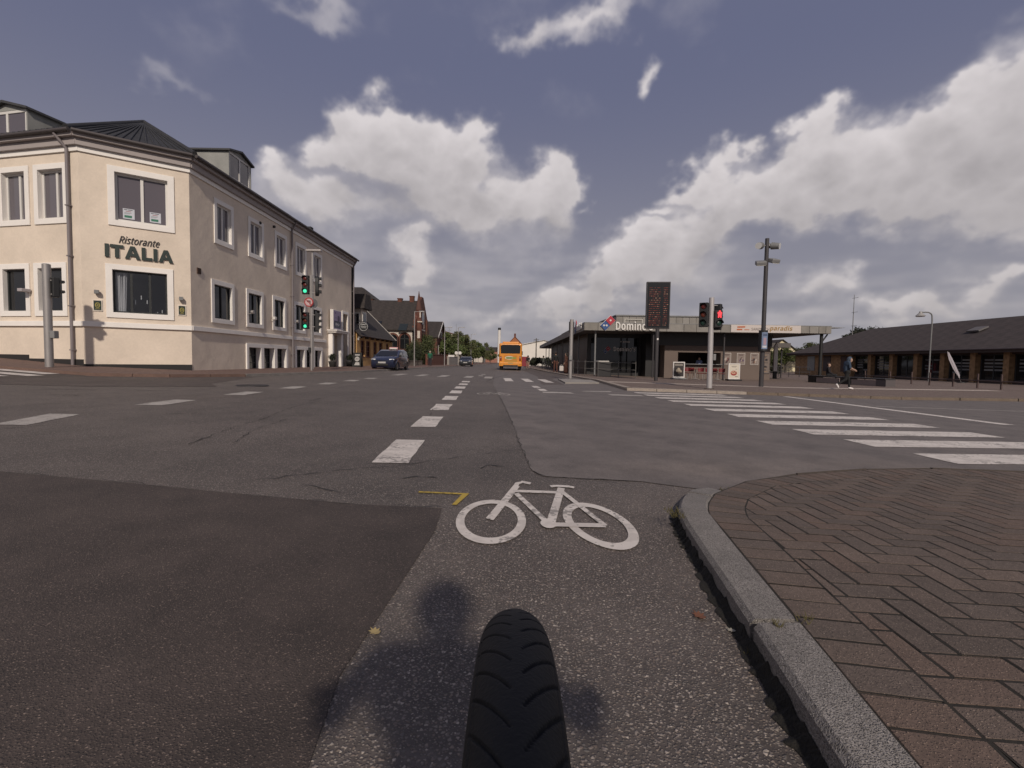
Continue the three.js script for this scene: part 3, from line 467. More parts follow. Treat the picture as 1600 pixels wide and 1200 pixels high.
{ const pts = [[-13, 14.9], [-11.2, 15.7], [-9.9, 17.8], [-9.2, 21.7], [-8.5, 27], [-8.3, 37], [-7.2, 65], [-6.2, 120]]; for (let i = 0; i + 1 < pts.length; i++) { const [a, b] = [pts[i], pts[i + 1]], L = Math.hypot(b[0] - a[0], b[1] - a[1]), n = Math.max(1, Math.round(L / (i < 4 ? 1.2 : 6))); for (let j = 0; j < n; j++) { const t0 = j / n + .004, t1 = (j + 1) / n - .004, p = (t, s) => [mixn(a[0], b[0], t) + (b[1] - a[1]) / L * s, mixn(a[1], b[1], t) - (b[0] - a[0]) / L * s], q = [p(t0, -.12), p(t1, -.12), p(t1, .04), p(t0, .04)], T = [], v = ([x, d], y) => [x, ground(Math.max(x, -13), d) + y, -d]; T.push(...quad(...q.map((c) => v(c, .106)))); q.forEach((c, m) => T.push(...quad(v(c, -.05), v(q[(m + 1) % 4], -.05), v(q[(m + 1) % 4], .106), v(c, .106)))); part('kerbstone', tri(T), i < 2 ? REDPAVE : GRANITE, walk); } } }

// ---------------------------------------------------------------- people: one continuous skin from tapered capsules
function bodyGeometry(bones, colours, cell = .02, k = .035) {
  const lo = [9, 9, 9], hi = [-9, -9, -9]; for (const b of bones) for (let a = 0; a < 3; a++) { lo[a] = Math.min(lo[a], b[0][a] - b[2], b[1][a] - b[3]); hi[a] = Math.max(hi[a], b[0][a] + b[2], b[1][a] + b[3]); }
  const S = Math.max(hi[0] - lo[0], hi[1] - lo[1], hi[2] - lo[2]) / 2 + cell * 4, c = [0, 1, 2].map((a) => (lo[a] + hi[a]) / 2), n = Math.min(150, Math.ceil(2 * S / cell)), mc = new MarchingCubes(n, undefined, false, false, 160000);
  mc.isolation = 0; const half = n / 2, f = mc.field, list = bones.map((b) => { const d = b[1].map((v, a) => v - b[0][a]), L = d[0] * d[0] + d[1] * d[1] + d[2] * d[2] || 1e-9; return { a: b[0], d, L, r0: b[2], r1: b[3], c: b[4] }; });
  const dist = (b, x, y, z) => { const px = x - b.a[0], py = y - b.a[1], pz = z - b.a[2], t = clamp((px * b.d[0] + py * b.d[1] + pz * b.d[2]) / b.L), qx = px - b.d[0] * t, qy = py - b.d[1] * t, qz = pz - b.d[2] * t; return Math.sqrt(qx * qx + qy * qy + qz * qz) - (b.r0 + (b.r1 - b.r0) * t); };
  for (let z = 0; z < n; z++) for (let y = 0; y < n; y++) for (let x = 0; x < n; x++) {
    const X = c[0] + (x - half) / half * S, Y = c[1] + (y - half) / half * S, Z = c[2] + (z - half) / half * S; let s = .4;
    for (const b of list) { const d = dist(b, X, Y, Z); if (d > s + k) continue; const h = clamp(.5 + .5 * (s - d) / k); s = s + (d - s) * h - k * h * (1 - h); }
    f[z * n * n + y * n + x] = -s;
  }
  mc.update();
  const m = mc.count, p = new Float32Array(m * 3), nr = new Float32Array(m * 3), col = new Float32Array(m * 3);
  for (let i = 0; i < m; i++) {
    const X = c[0] + mc.positionArray[i * 3] * S, Y = c[1] + mc.positionArray[i * 3 + 1] * S, Z = c[2] + mc.positionArray[i * 3 + 2] * S; p.set([X, Y, Z], i * 3);
    let best = 9, w = 0; for (const b of list) { const d = dist(b, X, Y, Z); if (d < best) { best = d; w = b.c; } } col.set(colours[w], i * 3);
    const e = .008, F = (x, y, z) => { let s = .4; for (const b of list) { const d = dist(b, x, y, z); if (d > s + k) continue; const h = clamp(.5 + .5 * (s - d) / k); s = s + (d - s) * h - k * h * (1 - h); } return s; };
    const gx = F(X + e, Y, Z) - F(X - e, Y, Z), gy = F(X, Y + e, Z) - F(X, Y - e, Z), gz = F(X, Y, Z + e) - F(X, Y, Z - e), L = Math.hypot(gx, gy, gz) || 1; nr.set([gx / L, gy / L, gz / L], i * 3);
  }
  const g = new THREE.BufferGeometry(); g.setAttribute('position', new THREE.BufferAttribute(p, 3)); g.setAttribute('normal', new THREE.BufferAttribute(nr, 3)); g.setAttribute('color', new THREE.BufferAttribute(col, 3)); g.setAttribute('uv', new THREE.BufferAttribute(new Float32Array(m * 2), 2));
  const a = new THREE.Vector3(), b = new THREE.Vector3(), e = new THREE.Vector3();                // faces wound outwards
  for (let i = 0; i < m; i += 3) { a.fromArray(p, i * 3); b.fromArray(p, i * 3 + 3).sub(a); e.fromArray(p, i * 3 + 6).sub(a); b.cross(e); if (b.x * nr[i * 3] + b.y * nr[i * 3 + 1] + b.z * nr[i * 3 + 2] < 0) for (const arr of [p, nr, col]) for (let q = 0; q < 3; q++) { const t = arr[i * 3 + 3 + q]; arr[i * 3 + 3 + q] = arr[i * 3 + 6 + q]; arr[i * 3 + 6 + q] = t; } }
  return g;
}
const CLOTH = mat(1, 1, 1, .92, { vertexColors: true });
const V = (a, b, t) => a.map((x, i) => mixn(x, b[i], t));
// J: joints in metres, facing -z. Colours: skin, top, trousers, shoes, hair
function person(label, J, colours, pos, turn, group, opt = {}) {
  const o = thing('person', label, 'person', pos, turn, group), B = [], add = (a, b, ra, rb, c) => B.push([a, b, ra, rb, c]);
  const sh = V(J.shoulderL, J.shoulderR, .5), hp = V(J.hipL, J.hipR, .5), ch = V(hp, sh, .68);
  add(V(J.shoulderL, sh, .25), V(J.shoulderR, sh, .25), .075, .075, 1); add(V(ch, J.shoulderL, .5), V(ch, J.shoulderR, .5), .105, .105, 1); add(V(hp, sh, .15), V(hp, sh, .75), .125, .13, 1); add(J.hipL, J.hipR, .105, .105, opt.skirt ? 1 : 2);
  add(sh, J.neck, .06, .05, 0); const hd = J.head; add(hd, [hd[0], hd[1] + .055, hd[2] + .015], .083, .088, 0); add([hd[0], hd[1] - .05, hd[2] - .03], [hd[0], hd[1] + .02, hd[2] - .02], .055, .07, 0); add(J.neck, hd, .05, .055, 0);
  add([hd[0], hd[1], hd[2] - .088], [hd[0], hd[1] + .03, hd[2] - .085], .017, .01, 0);
  for (const s of ['L', 'R']) {
    const sleeve = opt.bareArms ? 0 : 1; add(J['shoulder' + s], J['elbow' + s], .058, .044, 1); add(J['elbow' + s], J['hand' + s], .043, .03, sleeve);
    const h = J['hand' + s], e = J['elbow' + s], v = [h[0] - e[0], h[1] - e[1], h[2] - e[2]], L = Math.hypot(...v), u = v.map((x) => x / L); add(h, h.map((x, i) => x + u[i] * .075), .032, .028, 0);
    add(J['hip' + s], J['knee' + s], .092, .062, 2); add(J['knee' + s], J['ankle' + s], .06, .04, opt.bareLegs ? 0 : 2); add(J['ankle' + s], J['toe' + s], .046, .036, 3);
  }
  if (opt.skirt) for (const s of [-1, 1]) add([hp[0] + s * .05, hp[1], hp[2]], [hp[0] + s * .1, hp[1] - opt.skirt, hp[2]], .13, .15, 1);
  const g = bodyGeometry(B, colours, opt.cell ?? .024);
  const extra = [];                                                 // five fingers on each hand
  for (const s of ['L', 'R']) { const h = J['hand' + s], e = J['elbow' + s], u = new THREE.Vector3(h[0] - e[0], h[1] - e[1], h[2] - e[2]).normalize(), side = new THREE.Vector3(1, 0, 0).cross(u).normalize(); if (side.length() < .5) side.set(0, 0, 1); const P = new THREE.Vector3(...h); for (let q = 0; q < 4; q++) { const a = P.clone().addScaledVector(u, .085).addScaledVector(side, (q - 1.5) * .017), l = [.055, .065, .06, .045][q], b = a.clone().addScaledVector(u, l * .55), c2 = b.clone().addScaledVector(u, l * .35).add(new THREE.Vector3(s === 'L' ? .016 : -.016, -.004, 0)); extra.push(rod(a, b, .009, .0085, 6), rod(b, c2, .0085, .007, 6)); } const t = P.clone().addScaledVector(u, .03).addScaledVector(side, -.028); extra.push(rod(t, t.clone().addScaledVector(side, -.026).addScaledVector(u, .04), .011, .008, 6)); }
  for (const x of extra) { const c = new Float32Array(x.attributes.position.count * 3); for (let i = 0; i < c.length; i += 3) c.set(colours[0], i); x.setAttribute('color', new THREE.BufferAttribute(c, 3)); }
  part('body', [g, ...extra], CLOTH, o);
  if (opt.hair !== false) { const hg = new THREE.SphereGeometry(.108, 20, 14); hg.scale(1, 1.12, 1.08); const p = hg.attributes.position; for (let i = 0; i < p.count; i++) { const y = p.getY(i), z = p.getZ(i); if (z < -.02 && y < .035) { p.setZ(i, z * .35 + .02); p.setX(i, p.getX(i) * .9); } const q = 1 + .05 * n3(p.getX(i) * 30, y * 30, z * 30); p.setXYZ(i, p.getX(i) * q, p.getY(i) * q, p.getZ(i) * q); } hg.translate(hd[0], hd[1] + .045, hd[2] + .022); hg.computeVertexNormals(); const list = [hg]; if (opt.longHair) list.push(rod([hd[0], hd[1] + .02, hd[2] + .07], [hd[0], hd[1] - opt.longHair, hd[2] + .1], .085, .05, 14)); part('hair', list, mat(...colours[4], .8), o); }
  const eye = mat(.02, .015, .012, .4); for (const s of [-1, 1]) part('eye', new THREE.SphereGeometry(.011, 8, 6).translate(hd[0] + s * .034, hd[1] + .035, hd[2] - .088), eye, o);
  part('mouth', box(hd[0] - .024, hd[0] + .024, hd[1] - .042, hd[1] - .034, hd[2] - .09, hd[2] - .075, .003), mat(.22, .07, .06, .7), o);
  return o;
}
const standing = (h = 1.7, step = 0, m = {}) => { const k = h / 1.75; const J = { head: [0, 1.6, -.03], neck: [0, 1.49, 0], shoulderL: [-.19, 1.42, 0], shoulderR: [.19, 1.42, 0], elbowL: [-.24, 1.13, .03], elbowR: [.24, 1.13, .03], handL: [-.25, .88, -.06], handR: [.25, .88, -.06], hipL: [-.09, .93, 0], hipR: [.09, .93, 0], kneeL: [-.1, .5, -.02 - step * .5], kneeR: [.1, .5, -.02 + step * .35], ankleL: [-.1, .085, -step], ankleR: [.1, .1, step * 1.0], toeL: [-.11, .045, -.15 - step], toeR: [.11, .045, -.15 + step], ...m }; for (const q of Object.keys(J)) J[q] = J[q].map((x) => x * k); return J; };

// ---------------------------------------------------------------- the bicycle that carries the camera, and its rider (their shadow falls on the asphalt)
{
  const bike = thing('bicycle', 'bicycle whose black treaded front tyre fills the lower middle', 'bicycle', [.006, ground(0, .292), -.292], 0);
  const R = .3208, r = .0312, N = 2000, M = 88, P = [], NI = [], UV = [];
  const groove = (u, s) => {                                        // V-shaped grooves that sweep outwards, plus two fine rings
    const pitch = u * 76, side = Math.abs(s), ph = pitch - 1.9 * Math.pow(side, .85) + (s > 0 ? .5 : 0), f = Math.abs(ph - Math.floor(ph) - .5), w = .045 + .015 * side;
    let g = sstep(w, w * .35, f) * sstep(.06, .14, side) * sstep(.95, .8, side);
    g = Math.max(g, .6 * sstep(.03, .01, Math.abs(side - .8))); return g;
  };
  for (let i = 0; i <= N; i++) for (let j = 0; j <= M; j++) {
    const u = i / N, s = j / M * 2 - 1, th = u * Math.PI * 2, ph = s * 2.1, rr = r - .0023 * groove(u, s * 1.6) * (Math.abs(s) < .62 ? 1 : 0), rad = R - .002 + rr * Math.cos(ph);
    P.push(rr * 1.0 * Math.sin(ph), .35 + rad * Math.sin(th), rad * Math.cos(th)); UV.push(u * 2.2, s * .05);
  }
  for (let i = 0; i < N; i++) for (let j = 0; j < M; j++) { const a = i * (M + 1) + j, b = a + M + 1; NI.push(a, b, a + 1, b, b + 1, a + 1); }
  const tg = new THREE.BufferGeometry(); tg.setAttribute('position', new THREE.Float32BufferAttribute(P, 3)); tg.setAttribute('uv', new THREE.Float32BufferAttribute(UV, 2)); tg.setIndex(NI); tg.computeVertexNormals();
  const TYRE = mat(.004, .004, .0044, .75, { map: tiled(MOTTLE_ROUGH, .16), bumpMap: tiled(NOISE_FINE, .05), bumpScale: .0004 });
  part('tyre', tg, TYRE, bike, 'black front tyre with chevron tread');
  const rim = part('rim', new THREE.TorusGeometry(.305, .012, 8, 64).rotateY(Math.PI / 2).translate(0, .35, 0), STEEL, bike), sp = []; for (let k = 0; k < 28; k++) { const a = k / 28 * 6.283; sp.push(rod([(k % 2 ? .03 : -.03), .35, 0], [0, .35 + .3 * Math.sin(a), .3 * Math.cos(a)], .001, .001, 4)); } part('spokes', sp, STEEL, rim);
  part('hub', rod([-.05, .35, 0], [.05, .35, 0], .022, .022, 14), STEEL, bike);
  for (const s of [-1, 1]) part('fork_leg', [rod([s * .055, .35, 0], [s * .05, .72, .285], .012, .016)], BLACK, bike);
  part('frame', [rod([-.055, .72, .285], [.055, .72, .285], .02), rod([0, .71, .28], [0, .92, .38], .024), rod([0, .74, .31], [0, .32, .78], .022), rod([0, .86, .36], [0, .8, .9], .018), rod([0, .32, .78], [0, .9, .98], .018), rod([0, .32, .78], [0, .35, 1.22], .014), rod([0, .8, .93], [0, .35, 1.22], .012)], BLACK, bike);
  part('handlebar', [rod([0, .92, .38], [0, .97, .4], .018), rod([-.34, .985, .5], [-.12, .985, .38], .013), rod([.34, .985, .5], [.12, .985, .38], .013), rod([-.12, .985, .38], [.12, .985, .38], .015)], BLACK, bike);
  part('rear_tyre', new THREE.TorusGeometry(.325, .025, 10, 48).rotateY(Math.PI / 2).translate(0, .35, 1.22), RUBBER, bike);
  part('saddle', new RoundedBoxGeometry(.16, .05, .26, 3, .02).translate(0, .93, 1.0), BLACK, bike);
  for (const s of [-1, 1]) part('pedal', [rod([s * .06, .32, .78], [s * .09, .32 - s * .16, .78], .01), box(s * .09 - .04, s * .09 + .04, .31 - s * .16, .33 - s * .16, .73, .83)], BLACK, bike);
  person('cyclist in a dark jacket riding the bicycle with the big front tyre', { head: [0, 1.62, .72], neck: [0, 1.5, .74], shoulderL: [-.2, 1.42, .72], shoulderR: [.2, 1.42, .72], elbowL: [-.31, 1.16, .52], elbowR: [.33, 1.16, .52], handL: [-.33, 1.0, .24], handR: [.33, 1.0, .24], hipL: [-.1, .99, .74], hipR: [.1, .99, .74], kneeL: [-.13, .86, .36], kneeR: [.13, .6, .44], ankleL: [-.13, .52, .5], ankleR: [.13, .21, .5], toeL: [-.13, .5, .38], toeR: [.13, .18, .38] }, [[.45, .3, .23], [.03, .03, .04], [.04, .045, .07], [.03, .03, .03], [.05, .035, .02]], [.09, 0, 0], 0);
}

// ---------------------------------------------------------------- the corner restaurant
const fonts = {}; for (const f of ['sans_bold', 'sans_regular', 'serif_bold']) fonts[f] = await new FontLoader().loadAsync(`fonts/droid/droid_${f}.typeface.json`);
function letters(text, font, size, depth, shear = 0, squeeze = 1) {     // one geometry per letter, laid out along x
  const out = []; let x = 0; const F = fonts[font];
  for (const ch of text) { const gl = F.data.glyphs[ch] ?? F.data.glyphs['?'], adv = gl.ha * size / F.data.resolution * squeeze; if (ch !== ' ') { const g = plain(new TextGeometry(ch, { font: F, size, depth, curveSegments: 5, bevelEnabled: false })); g.scale(squeeze, 1, 1); if (shear) g.applyMatrix4(new THREE.Matrix4().makeShear(0, 0, shear, 0, 0, 0)); g.translate(x, 0, 0); out.push(g); } x += adv; }
  return { geos: out, width: x };
}
function shearX(g, k) { const p = g.attributes.position; for (let i = 0; i < p.count; i++) p.setX(i, p.getX(i) + k * p.getY(i)); return g; }
function writeOn(F, parent, text, font, x0, x1, y, cap, z, depth, m, name = 'letter', shear = 0) {   // fit a word between x0 and x1 with capitals of height cap
  const probe = letters(text, font, 1, depth), H0 = new THREE.Box3().setFromBufferAttribute(letters('I', font, 1, depth).geos[0].attributes.position), b = new THREE.Box3(); for (const g of probe.geos) b.union(new THREE.Box3().setFromBufferAttribute(g.attributes.position));
  const sy = cap / H0.max.y, sx = (x1 - x0) / (b.max.x - b.min.x);
  return probe.geos.map((g) => { g.translate(-b.min.x, 0, 0); g.scale(sx, sy, 1); if (shear) shearX(g, shear); g.computeVertexNormals(); g.translate(x0, y, z); return F.add(name, g, m, parent); });
}
// flat print: words and shapes drawn on a small canvas
function print(w, h, draw) { const c = document.createElement('canvas'); c.width = w; c.height = h; draw(c.getContext('2d'), w, h); const t = new THREE.CanvasTexture(c); t.colorSpace = THREE.SRGBColorSpace; return new THREE.MeshStandardMaterial({ map: t, roughness: .6 }); }
function printed(F, name, m, x0, x1, y0, y1, z, parent) {            // a thin board with its print on the front
  const g = new THREE.PlaneGeometry(x1 - x0, y1 - y0); g.translate((x0 + x1) / 2, (y0 + y1) / 2, z); return F.add(name, g, m, parent);
}

const PLASTER = mat(.75, .645, .535, .93, { map: tiled(mottle(611, 3, 6, .8, 1), 3.2), bumpMap: tiled(NOISE_COARSE, 1.7), bumpScale: .012 });
const TRIM = worn(.84, .8, .755, .85, 2, .002, MOTTLE_SOFT), PLINTH = mat(.02, .018, .018, .8), FRAME_WHITE = mat(.62, .6, .57, .5), FRAME_DARK = mat(.018, .02, .02, .5), ROOF = worn(.034, .034, .037, .75, 1.2, .004, MOTTLE_ROUGH), PIPE = worn(.2, .175, .18, .5, 1, .0006);
const CURTAIN = mat(.3, .27, .25, .9), LINING = mat(.4, .36, .32, .9);
function windowOn(F, x0, x1, y0, y1, o = {}) {                       // surround, frame, panes and the dark room behind, in an opening of the wall
  const w = new THREE.Group(); w.name = 'window'; F.group.add(w);
  const t = o.trim ?? .2, d = o.depth ?? .2, fr = o.dark ? FRAME_DARK : FRAME_WHITE, b = o.bar ?? .06;
  if (t) F.add('surround', prism(rect(x0 - t, x1 + t, y0 - t, y1 + t), .002, .045, .006, [rect(x0, x1, y0, y1).reverse()]), TRIM, w);
  F.add('reveal', prism(rect(x0 - .01, x1 + .01, y0 - .01, y1 + .01), -d - .02, .001, 0, [rect(x0 + .003, x1 - .003, y0 + .003, y1 - .003).reverse()]), TRIM, w);
  const bars = [prism(rect(x0, x1, y0, y1), -d, -d + .06, .006, [rect(x0 + b, x1 - b, y0 + b, y1 - b).reverse()])]; for (const u of o.mull ?? [.5]) { const x = mixn(x0, x1, u); bars.push(box(x - b * .62, x + b * .62, y0 + b, y1 - b, -d + .001, -d + .064)); } for (const v of o.rails ?? []) { const y = mixn(y0, y1, v); bars.push(box(x0 + b, x1 - b, y - .02, y + .02, -d + .004, -d + .05)); }
  F.add('frame', bars, fr, w); F.add('pane', box(x0 + b * .5, x1 - b * .5, y0 + b * .5, y1 - b * .5, -d + .012, -d + .02), o.glass ?? GLASS, w);
  return w;
}
const GLASS_CLEAR = new THREE.MeshPhysicalMaterial({ color: lin(.9, .92, .95), roughness: .03, transmission: 1, thickness: 0, ior: 1.5 });
const restaurant = thing('corner_restaurant', 'cream plastered two storey corner restaurant with dark tiled roof and white window surrounds', 'building', [-15, ground(-15, 18), -19]);
{
  const G = restaurant, C = [-15.7, 17.6], Bc = [-13, 19.5], A = [-13, 39.2], dl = [-.978, .208], Dp = [C[0] + dl[0] * 13, C[1] + dl[1] * 13];
  const FL = frame(G, Dp, C), FC = frame(G, C, Bc), FR = frame(G, Bc, A); for (const f of [FL, FC, FR]) f.group = G;
  const TOP = 8.72, y0 = -.4, T = .38;
  const L = FL.length, sl = (s) => L + s;                            // s measured leftwards from the corner
  const upL = [[-3.62, -2.5], [-1.87, -.7]].map(([a, b]) => [sl(a), sl(b)]), loL = [[-3.72, -2.62], [-2.0, -.86]].map(([a, b]) => [sl(a), sl(b)]); upL.push([sl(-5.6), sl(-4.5)], [sl(-7.6), sl(-6.5)]); loL.push([sl(-5.6), sl(-4.5)], [sl(-7.6), sl(-6.5)]);
  const hole = ([a, b], c, d) => rect(a, b, c, d).reverse();
  FL.add('wall', prism(rect(0, L, y0, TOP), -T, 0, 0, [...upL.map((w) => hole(w, 5.8, 7.56)), ...loL.map((w) => hole(w, 2.44, 4.0))]), PLASTER, G);
  FC.add('wall', prism(rect(0, FC.length, y0, TOP), -T, 0, 0, [hole([1.0, 2.6], 5.87, 7.63), hole([.87, 2.53], 2.44, 4.03)]), PLASTER, G);
  const shift = (a) => a.map((d) => d - 19.5), upR = [[21.25, 22.3], [23.93, 25.0], [26.55, 27.55], [29.02, 30.15], [31.5, 32.6]].map(shift), loR = [[20.98, 22.28], [23.7, 24.9], [26.25, 27.4], [28.8, 30.0], [31.15, 32.5]].map(shift);
  const bas = [[23.62, 24.75], [25.05, 26.15], [26.45, 27.5], [28.85, 29.9], [30.2, 31.25], [31.5, 32.55]].map(shift);
  FR.add('wall', prism(rect(0, FR.length, y0, TOP), -T, 0, 0, [...upR.map((w) => hole(w, 5.95, 7.5)), ...loR.map((w) => hole(w, 2.5, 3.97)), ...bas.map((w) => hole(w, .16, 1.3)), hole([14.75, 16.15], .12, 2.45), hole([17.3, 18.3], .1, 4.2)]), PLASTER, G);
  // end and back walls, floor slabs of the dark rooms
  const FE = frame(G, A, [-23.4, 39.2]); FE.add('wall', box(0, FE.length, y0, TOP, -T, 0), PLASTER, G); FE.add('gable', prism([[0, TOP], [10.4, TOP], [5.2, 12.0]], -T, 0), PLASTER, G);
  const core = [[-18.2, 20.6], [-14.0, 23.6], [-13.7, 38.8], [-23, 38.8], [-23, 24.6], [-27, 25], [-27, 21.2]];
  G.add(((m) => { m.name = 'inner_wall'; return m; })(new THREE.Mesh(join([(() => { const s = new THREE.ExtrudeGeometry(new THREE.Shape(core.map(([x, d]) => new THREE.Vector2(x + 15, d - 19))), { depth: 8.6, bevelEnabled: false }); s.rotateX(-Math.PI / 2); s.translate(0, y0 - G.position.y, 0); return metricUV(s); })()]), LINING)));
  // band, plinth, cornice, gutter
  const EAVES = worn(.36, .32, .31, .8, 2, .001, MOTTLE_SOFT);
  for (const [F, a, b] of [[FL, 0, L + .0], [FC, 0, FC.length], [FR, 0, 13.9]]) { F.add('string_course', box(a - .02, b + .02, 1.87, 2.06, .002, .085, .012), TRIM, G); F.add('cornice', [box(a - .04, b + .04, 8.12, 8.3, .002, .06, .01), ], TRIM, G); F.add('eaves_board', [box(a - .06, b + .06, 8.3, 8.55, .002, .16, .02), box(a - .1, b + .1, 8.55, 8.73, .002, .3, .02)], EAVES, G); }
  FR.add('cornice', [box(13.93, FR.length + .05, 8.12, 8.3, .002, .06, .01)], TRIM, G); FR.add('eaves_board', [box(13.97, FR.length + .08, 8.3, 8.55, .002, .16, .02), box(14.01, FR.length + .1, 8.55, 8.73, .002, .3, .02)], EAVES, G);
  FC.add('plinth', box(-.01, FC.length, -.3, .49, .002, .03), PLINTH, G); FL.add('plinth', [box(L - 2.6, L, -.3, .66, .002, .03), box(0, L - 2.6, -.3, .8, .002, .031)], PLINTH, G); FR.add('plinth', box(.02, 4.0, -.3, .24, .002, .03), PLINTH, G);
  const gut = (F, a, b) => { const g = new THREE.CylinderGeometry(.065, .065, b - a, 12, 1, false, 0, Math.PI * 2); g.rotateZ(Math.PI / 2); g.translate((a + b) / 2, 8.72, .38); F.add('gutter', plain(g), mat(.06, .05, .05, .6), G); };
  gut(FL, 0, L + .12); gut(FC, -.12, FC.length + .12); gut(FR, -.12, FR.length + .25);
  // roof: hips over the corner, ridges along both wings
  const rel = ([x, y, d]) => [x - G.position.x, y - G.position.y, -d - G.position.z], E = .34, RY = 12.15;
  const eC = [C[0] - .12, 8.78, C[1] - E], eB = [Bc[0] + E, 8.78, Bc[1] - .14], eA = [A[0] + E, 8.78, A[1] + .3], eD = [Dp[0] - .2 * 0, 8.78, Dp[1] - E], pk = [-18.15, RY, 24.0], rA = [-18.15, RY, A[1] + .3], rD = [pk[0] + dl[0] * 12, 10.6, pk[2] + dl[1] * 12], bA = [-23.4, 8.78, A[1] + .3], bM = [-23.4, 8.78, 29.5], bD = [Dp[0], 8.78, Dp[1] + 10.5];
  const planes = [[eB, eA, rA, pk], [eC, eB, pk], [eD, eC, pk, rD], [bA, bM, pk, rA], [bM, bD, rD, pk]];
  const T3 = []; for (const p of planes) { const q = p.map(rel); T3.push(...(q.length === 4 ? quad(...q) : q)); const b = q.map(([x, y, z]) => [x, y - .09, z]); T3.push(...(q.length === 4 ? quad(...b.reverse()) : [...b].reverse())); for (let i = 0; i < q.length; i++) { const a = q[i], c = q[(i + 1) % q.length]; T3.push(...quad([a[0], a[1] - .09, a[2]], [c[0], c[1] - .09, c[2]], c, a)); } }
  const roof = part('roof', tri(T3), ROOF, G, 'dark tiled hipped roof');
  // pantile ribs up the slopes and rows across, the ridge and hip caps
  const ribs = []; const vec = (p) => new THREE.Vector3(...rel(p));
  const ribbing = (e0, e1, t0, t1, n) => { for (let k = 1; k < n; k++) { const u = k / n, a = vec(e0).lerp(vec(e1), u), b = vec(t0).lerp(vec(t1), u); a.y += .02; b.y += .02; ribs.push(rod(a, b, .035, .035, 5)); } };
  ribbing(eB, eA, pk, rA, 70); ribbing(eC, eB, pk, pk, 15); ribbing(eD, eC, rD, pk, 48);
  part('tile_ribs', ribs, ROOF, roof).userData.kind = 'stuff';
  part('ridge_cap', [[eB, pk], [eC, pk], [pk, rA], [pk, rD]].map(([a, b]) => { const p = vec(a), q = vec(b); p.y += .03; q.y += .03; return rod(p, q, .1, .1, 8); }), ROOF, roof);
  // windows
  const PALE_GLASS = new THREE.MeshPhysicalMaterial({ color: lin(.115, .103, .118), roughness: .05, ior: 1.52 });
  for (const w of upL) windowOn(FL, ...w, 5.8, 7.56, { mull: [.6], trim: .2, depth: .18, bar: .075, glass: PALE_GLASS }); for (const w of loL) windowOn(FL, ...w, 2.44, 4.0, { dark: true, mull: [], depth: .16 });
  const big = windowOn(FC, 1.0, 2.6, 5.87, 7.63, { depth: .17, bar: .075, trim: .21, glass: PALE_GLASS }); { const w = windowOn(FC, .87, 2.53, 2.44, 4.03, { dark: true, mull: [.33, .67], depth: .14, trim: .2, glass: GLASS_CLEAR }), cl = []; for (let k = 0; k < 7; k++) cl.push(rod([1.0 + k * .035, 2.5, -.27 + .02 * (k % 2)], [.97 + k * .045 + (k > 3 ? .03 : 0), 3.95, -.26 + .025 * (k % 3)], .03, .022, 8)); FC.add('curtain', cl, mat(.42, .4, .38, .9), w); for (const [x, y, h] of [[1.7, 3.0, .16], [1.88, 2.85, .14], [1.52, 2.8, .18], [2.2, 2.5, .06], [2.35, 2.52, .12]]) FC.add('candle', rod([x, y, -.3], [x, y + h, -.3], .016, .016, 10), mat(.6, .58, .54, .7), w); FC.add('inner_shelf', box(.9, 2.5, 2.46, 2.49, -.42, -.16), FRAME_DARK, w); }
  for (const [a, seed] of [[1.21, 1], [2.02, 2]]) printed(FC, 'notice', print(96, 110, (c, w, h) => { c.fillStyle = '#b9bcc4'; c.fillRect(0, 0, w, h); c.fillStyle = '#4a4a52'; c.fillRect(10, 8, 26, 8); c.fillRect(40, 8, 40, 8); c.fillStyle = '#8a4a4a'; c.fillRect(24, 26, 44, 6); c.fillStyle = '#33383c'; for (let k = 0; k < 3; k++) c.fillRect(12, 42 + k * 7, 60 - k * 8, 2); c.fillStyle = '#2f6a55'; c.fillRect(12, 72, 62, 26); }), a, a + .35, 6.0, 6.38, -.139, big);
  for (const w of upR) windowOn(FR, ...w, 5.95, 7.5, { depth: .13, trim: .2, bar: .075, glass: PALE_GLASS }); for (const w of loR) windowOn(FR, ...w, 2.5, 3.97, { dark: true, depth: .12, trim: .2, mull: [.5] });
  bas.forEach((w, i) => windowOn(FR, ...w, .16, 1.3, { dark: true, trim: 0, mull: [], rails: [.33, .66], depth: .26 }));
  for (const [a, b] of [[0, 2], [3, 5]]) FR.add('basement_surround', prism(rect(bas[a][0] - .2, bas[b][1] + .22, -.1, 1.5), .002, .07, .008, [0, 1, 2].map((k) => hole(bas[a + k], -.05 + .2, 1.3))), TRIM, G);
  // lettering
  const GREEN = mat(.014, .026, .022, .5), INK = mat(.03, .026, .026, .6), sign = new THREE.Group(); sign.name = 'restaurant_sign'; G.add(sign);
  { // block capitals, a little extended
    const GL = { I: [[[0, 0], [.3, 0], [.3, 1], [0, 1]]], T: [[[.32, 0], [.62, 0], [.62, .76], [.94, .76], [.94, 1], [0, 1], [0, .76], [.32, .76]]], A: [[[0, 0], [.31, 0], [.39, .22], [.75, .22], [.83, 0], [1.14, 0], [.73, 1], [.41, 1]], [[.47, .43], [.67, .43], [.57, .74]]], L: [[[0, 0], [.8, 0], [.8, .24], [.3, .24], [.3, 1], [0, 1]]] }, adv = { I: .3, T: .94, A: 1.14, L: .8 }, gap = .085; let x = 0; const word = 'ITALIA', tot = [...word].reduce((t, c) => t + adv[c] + gap, -gap), k = 2.07 / tot, hh = .48;
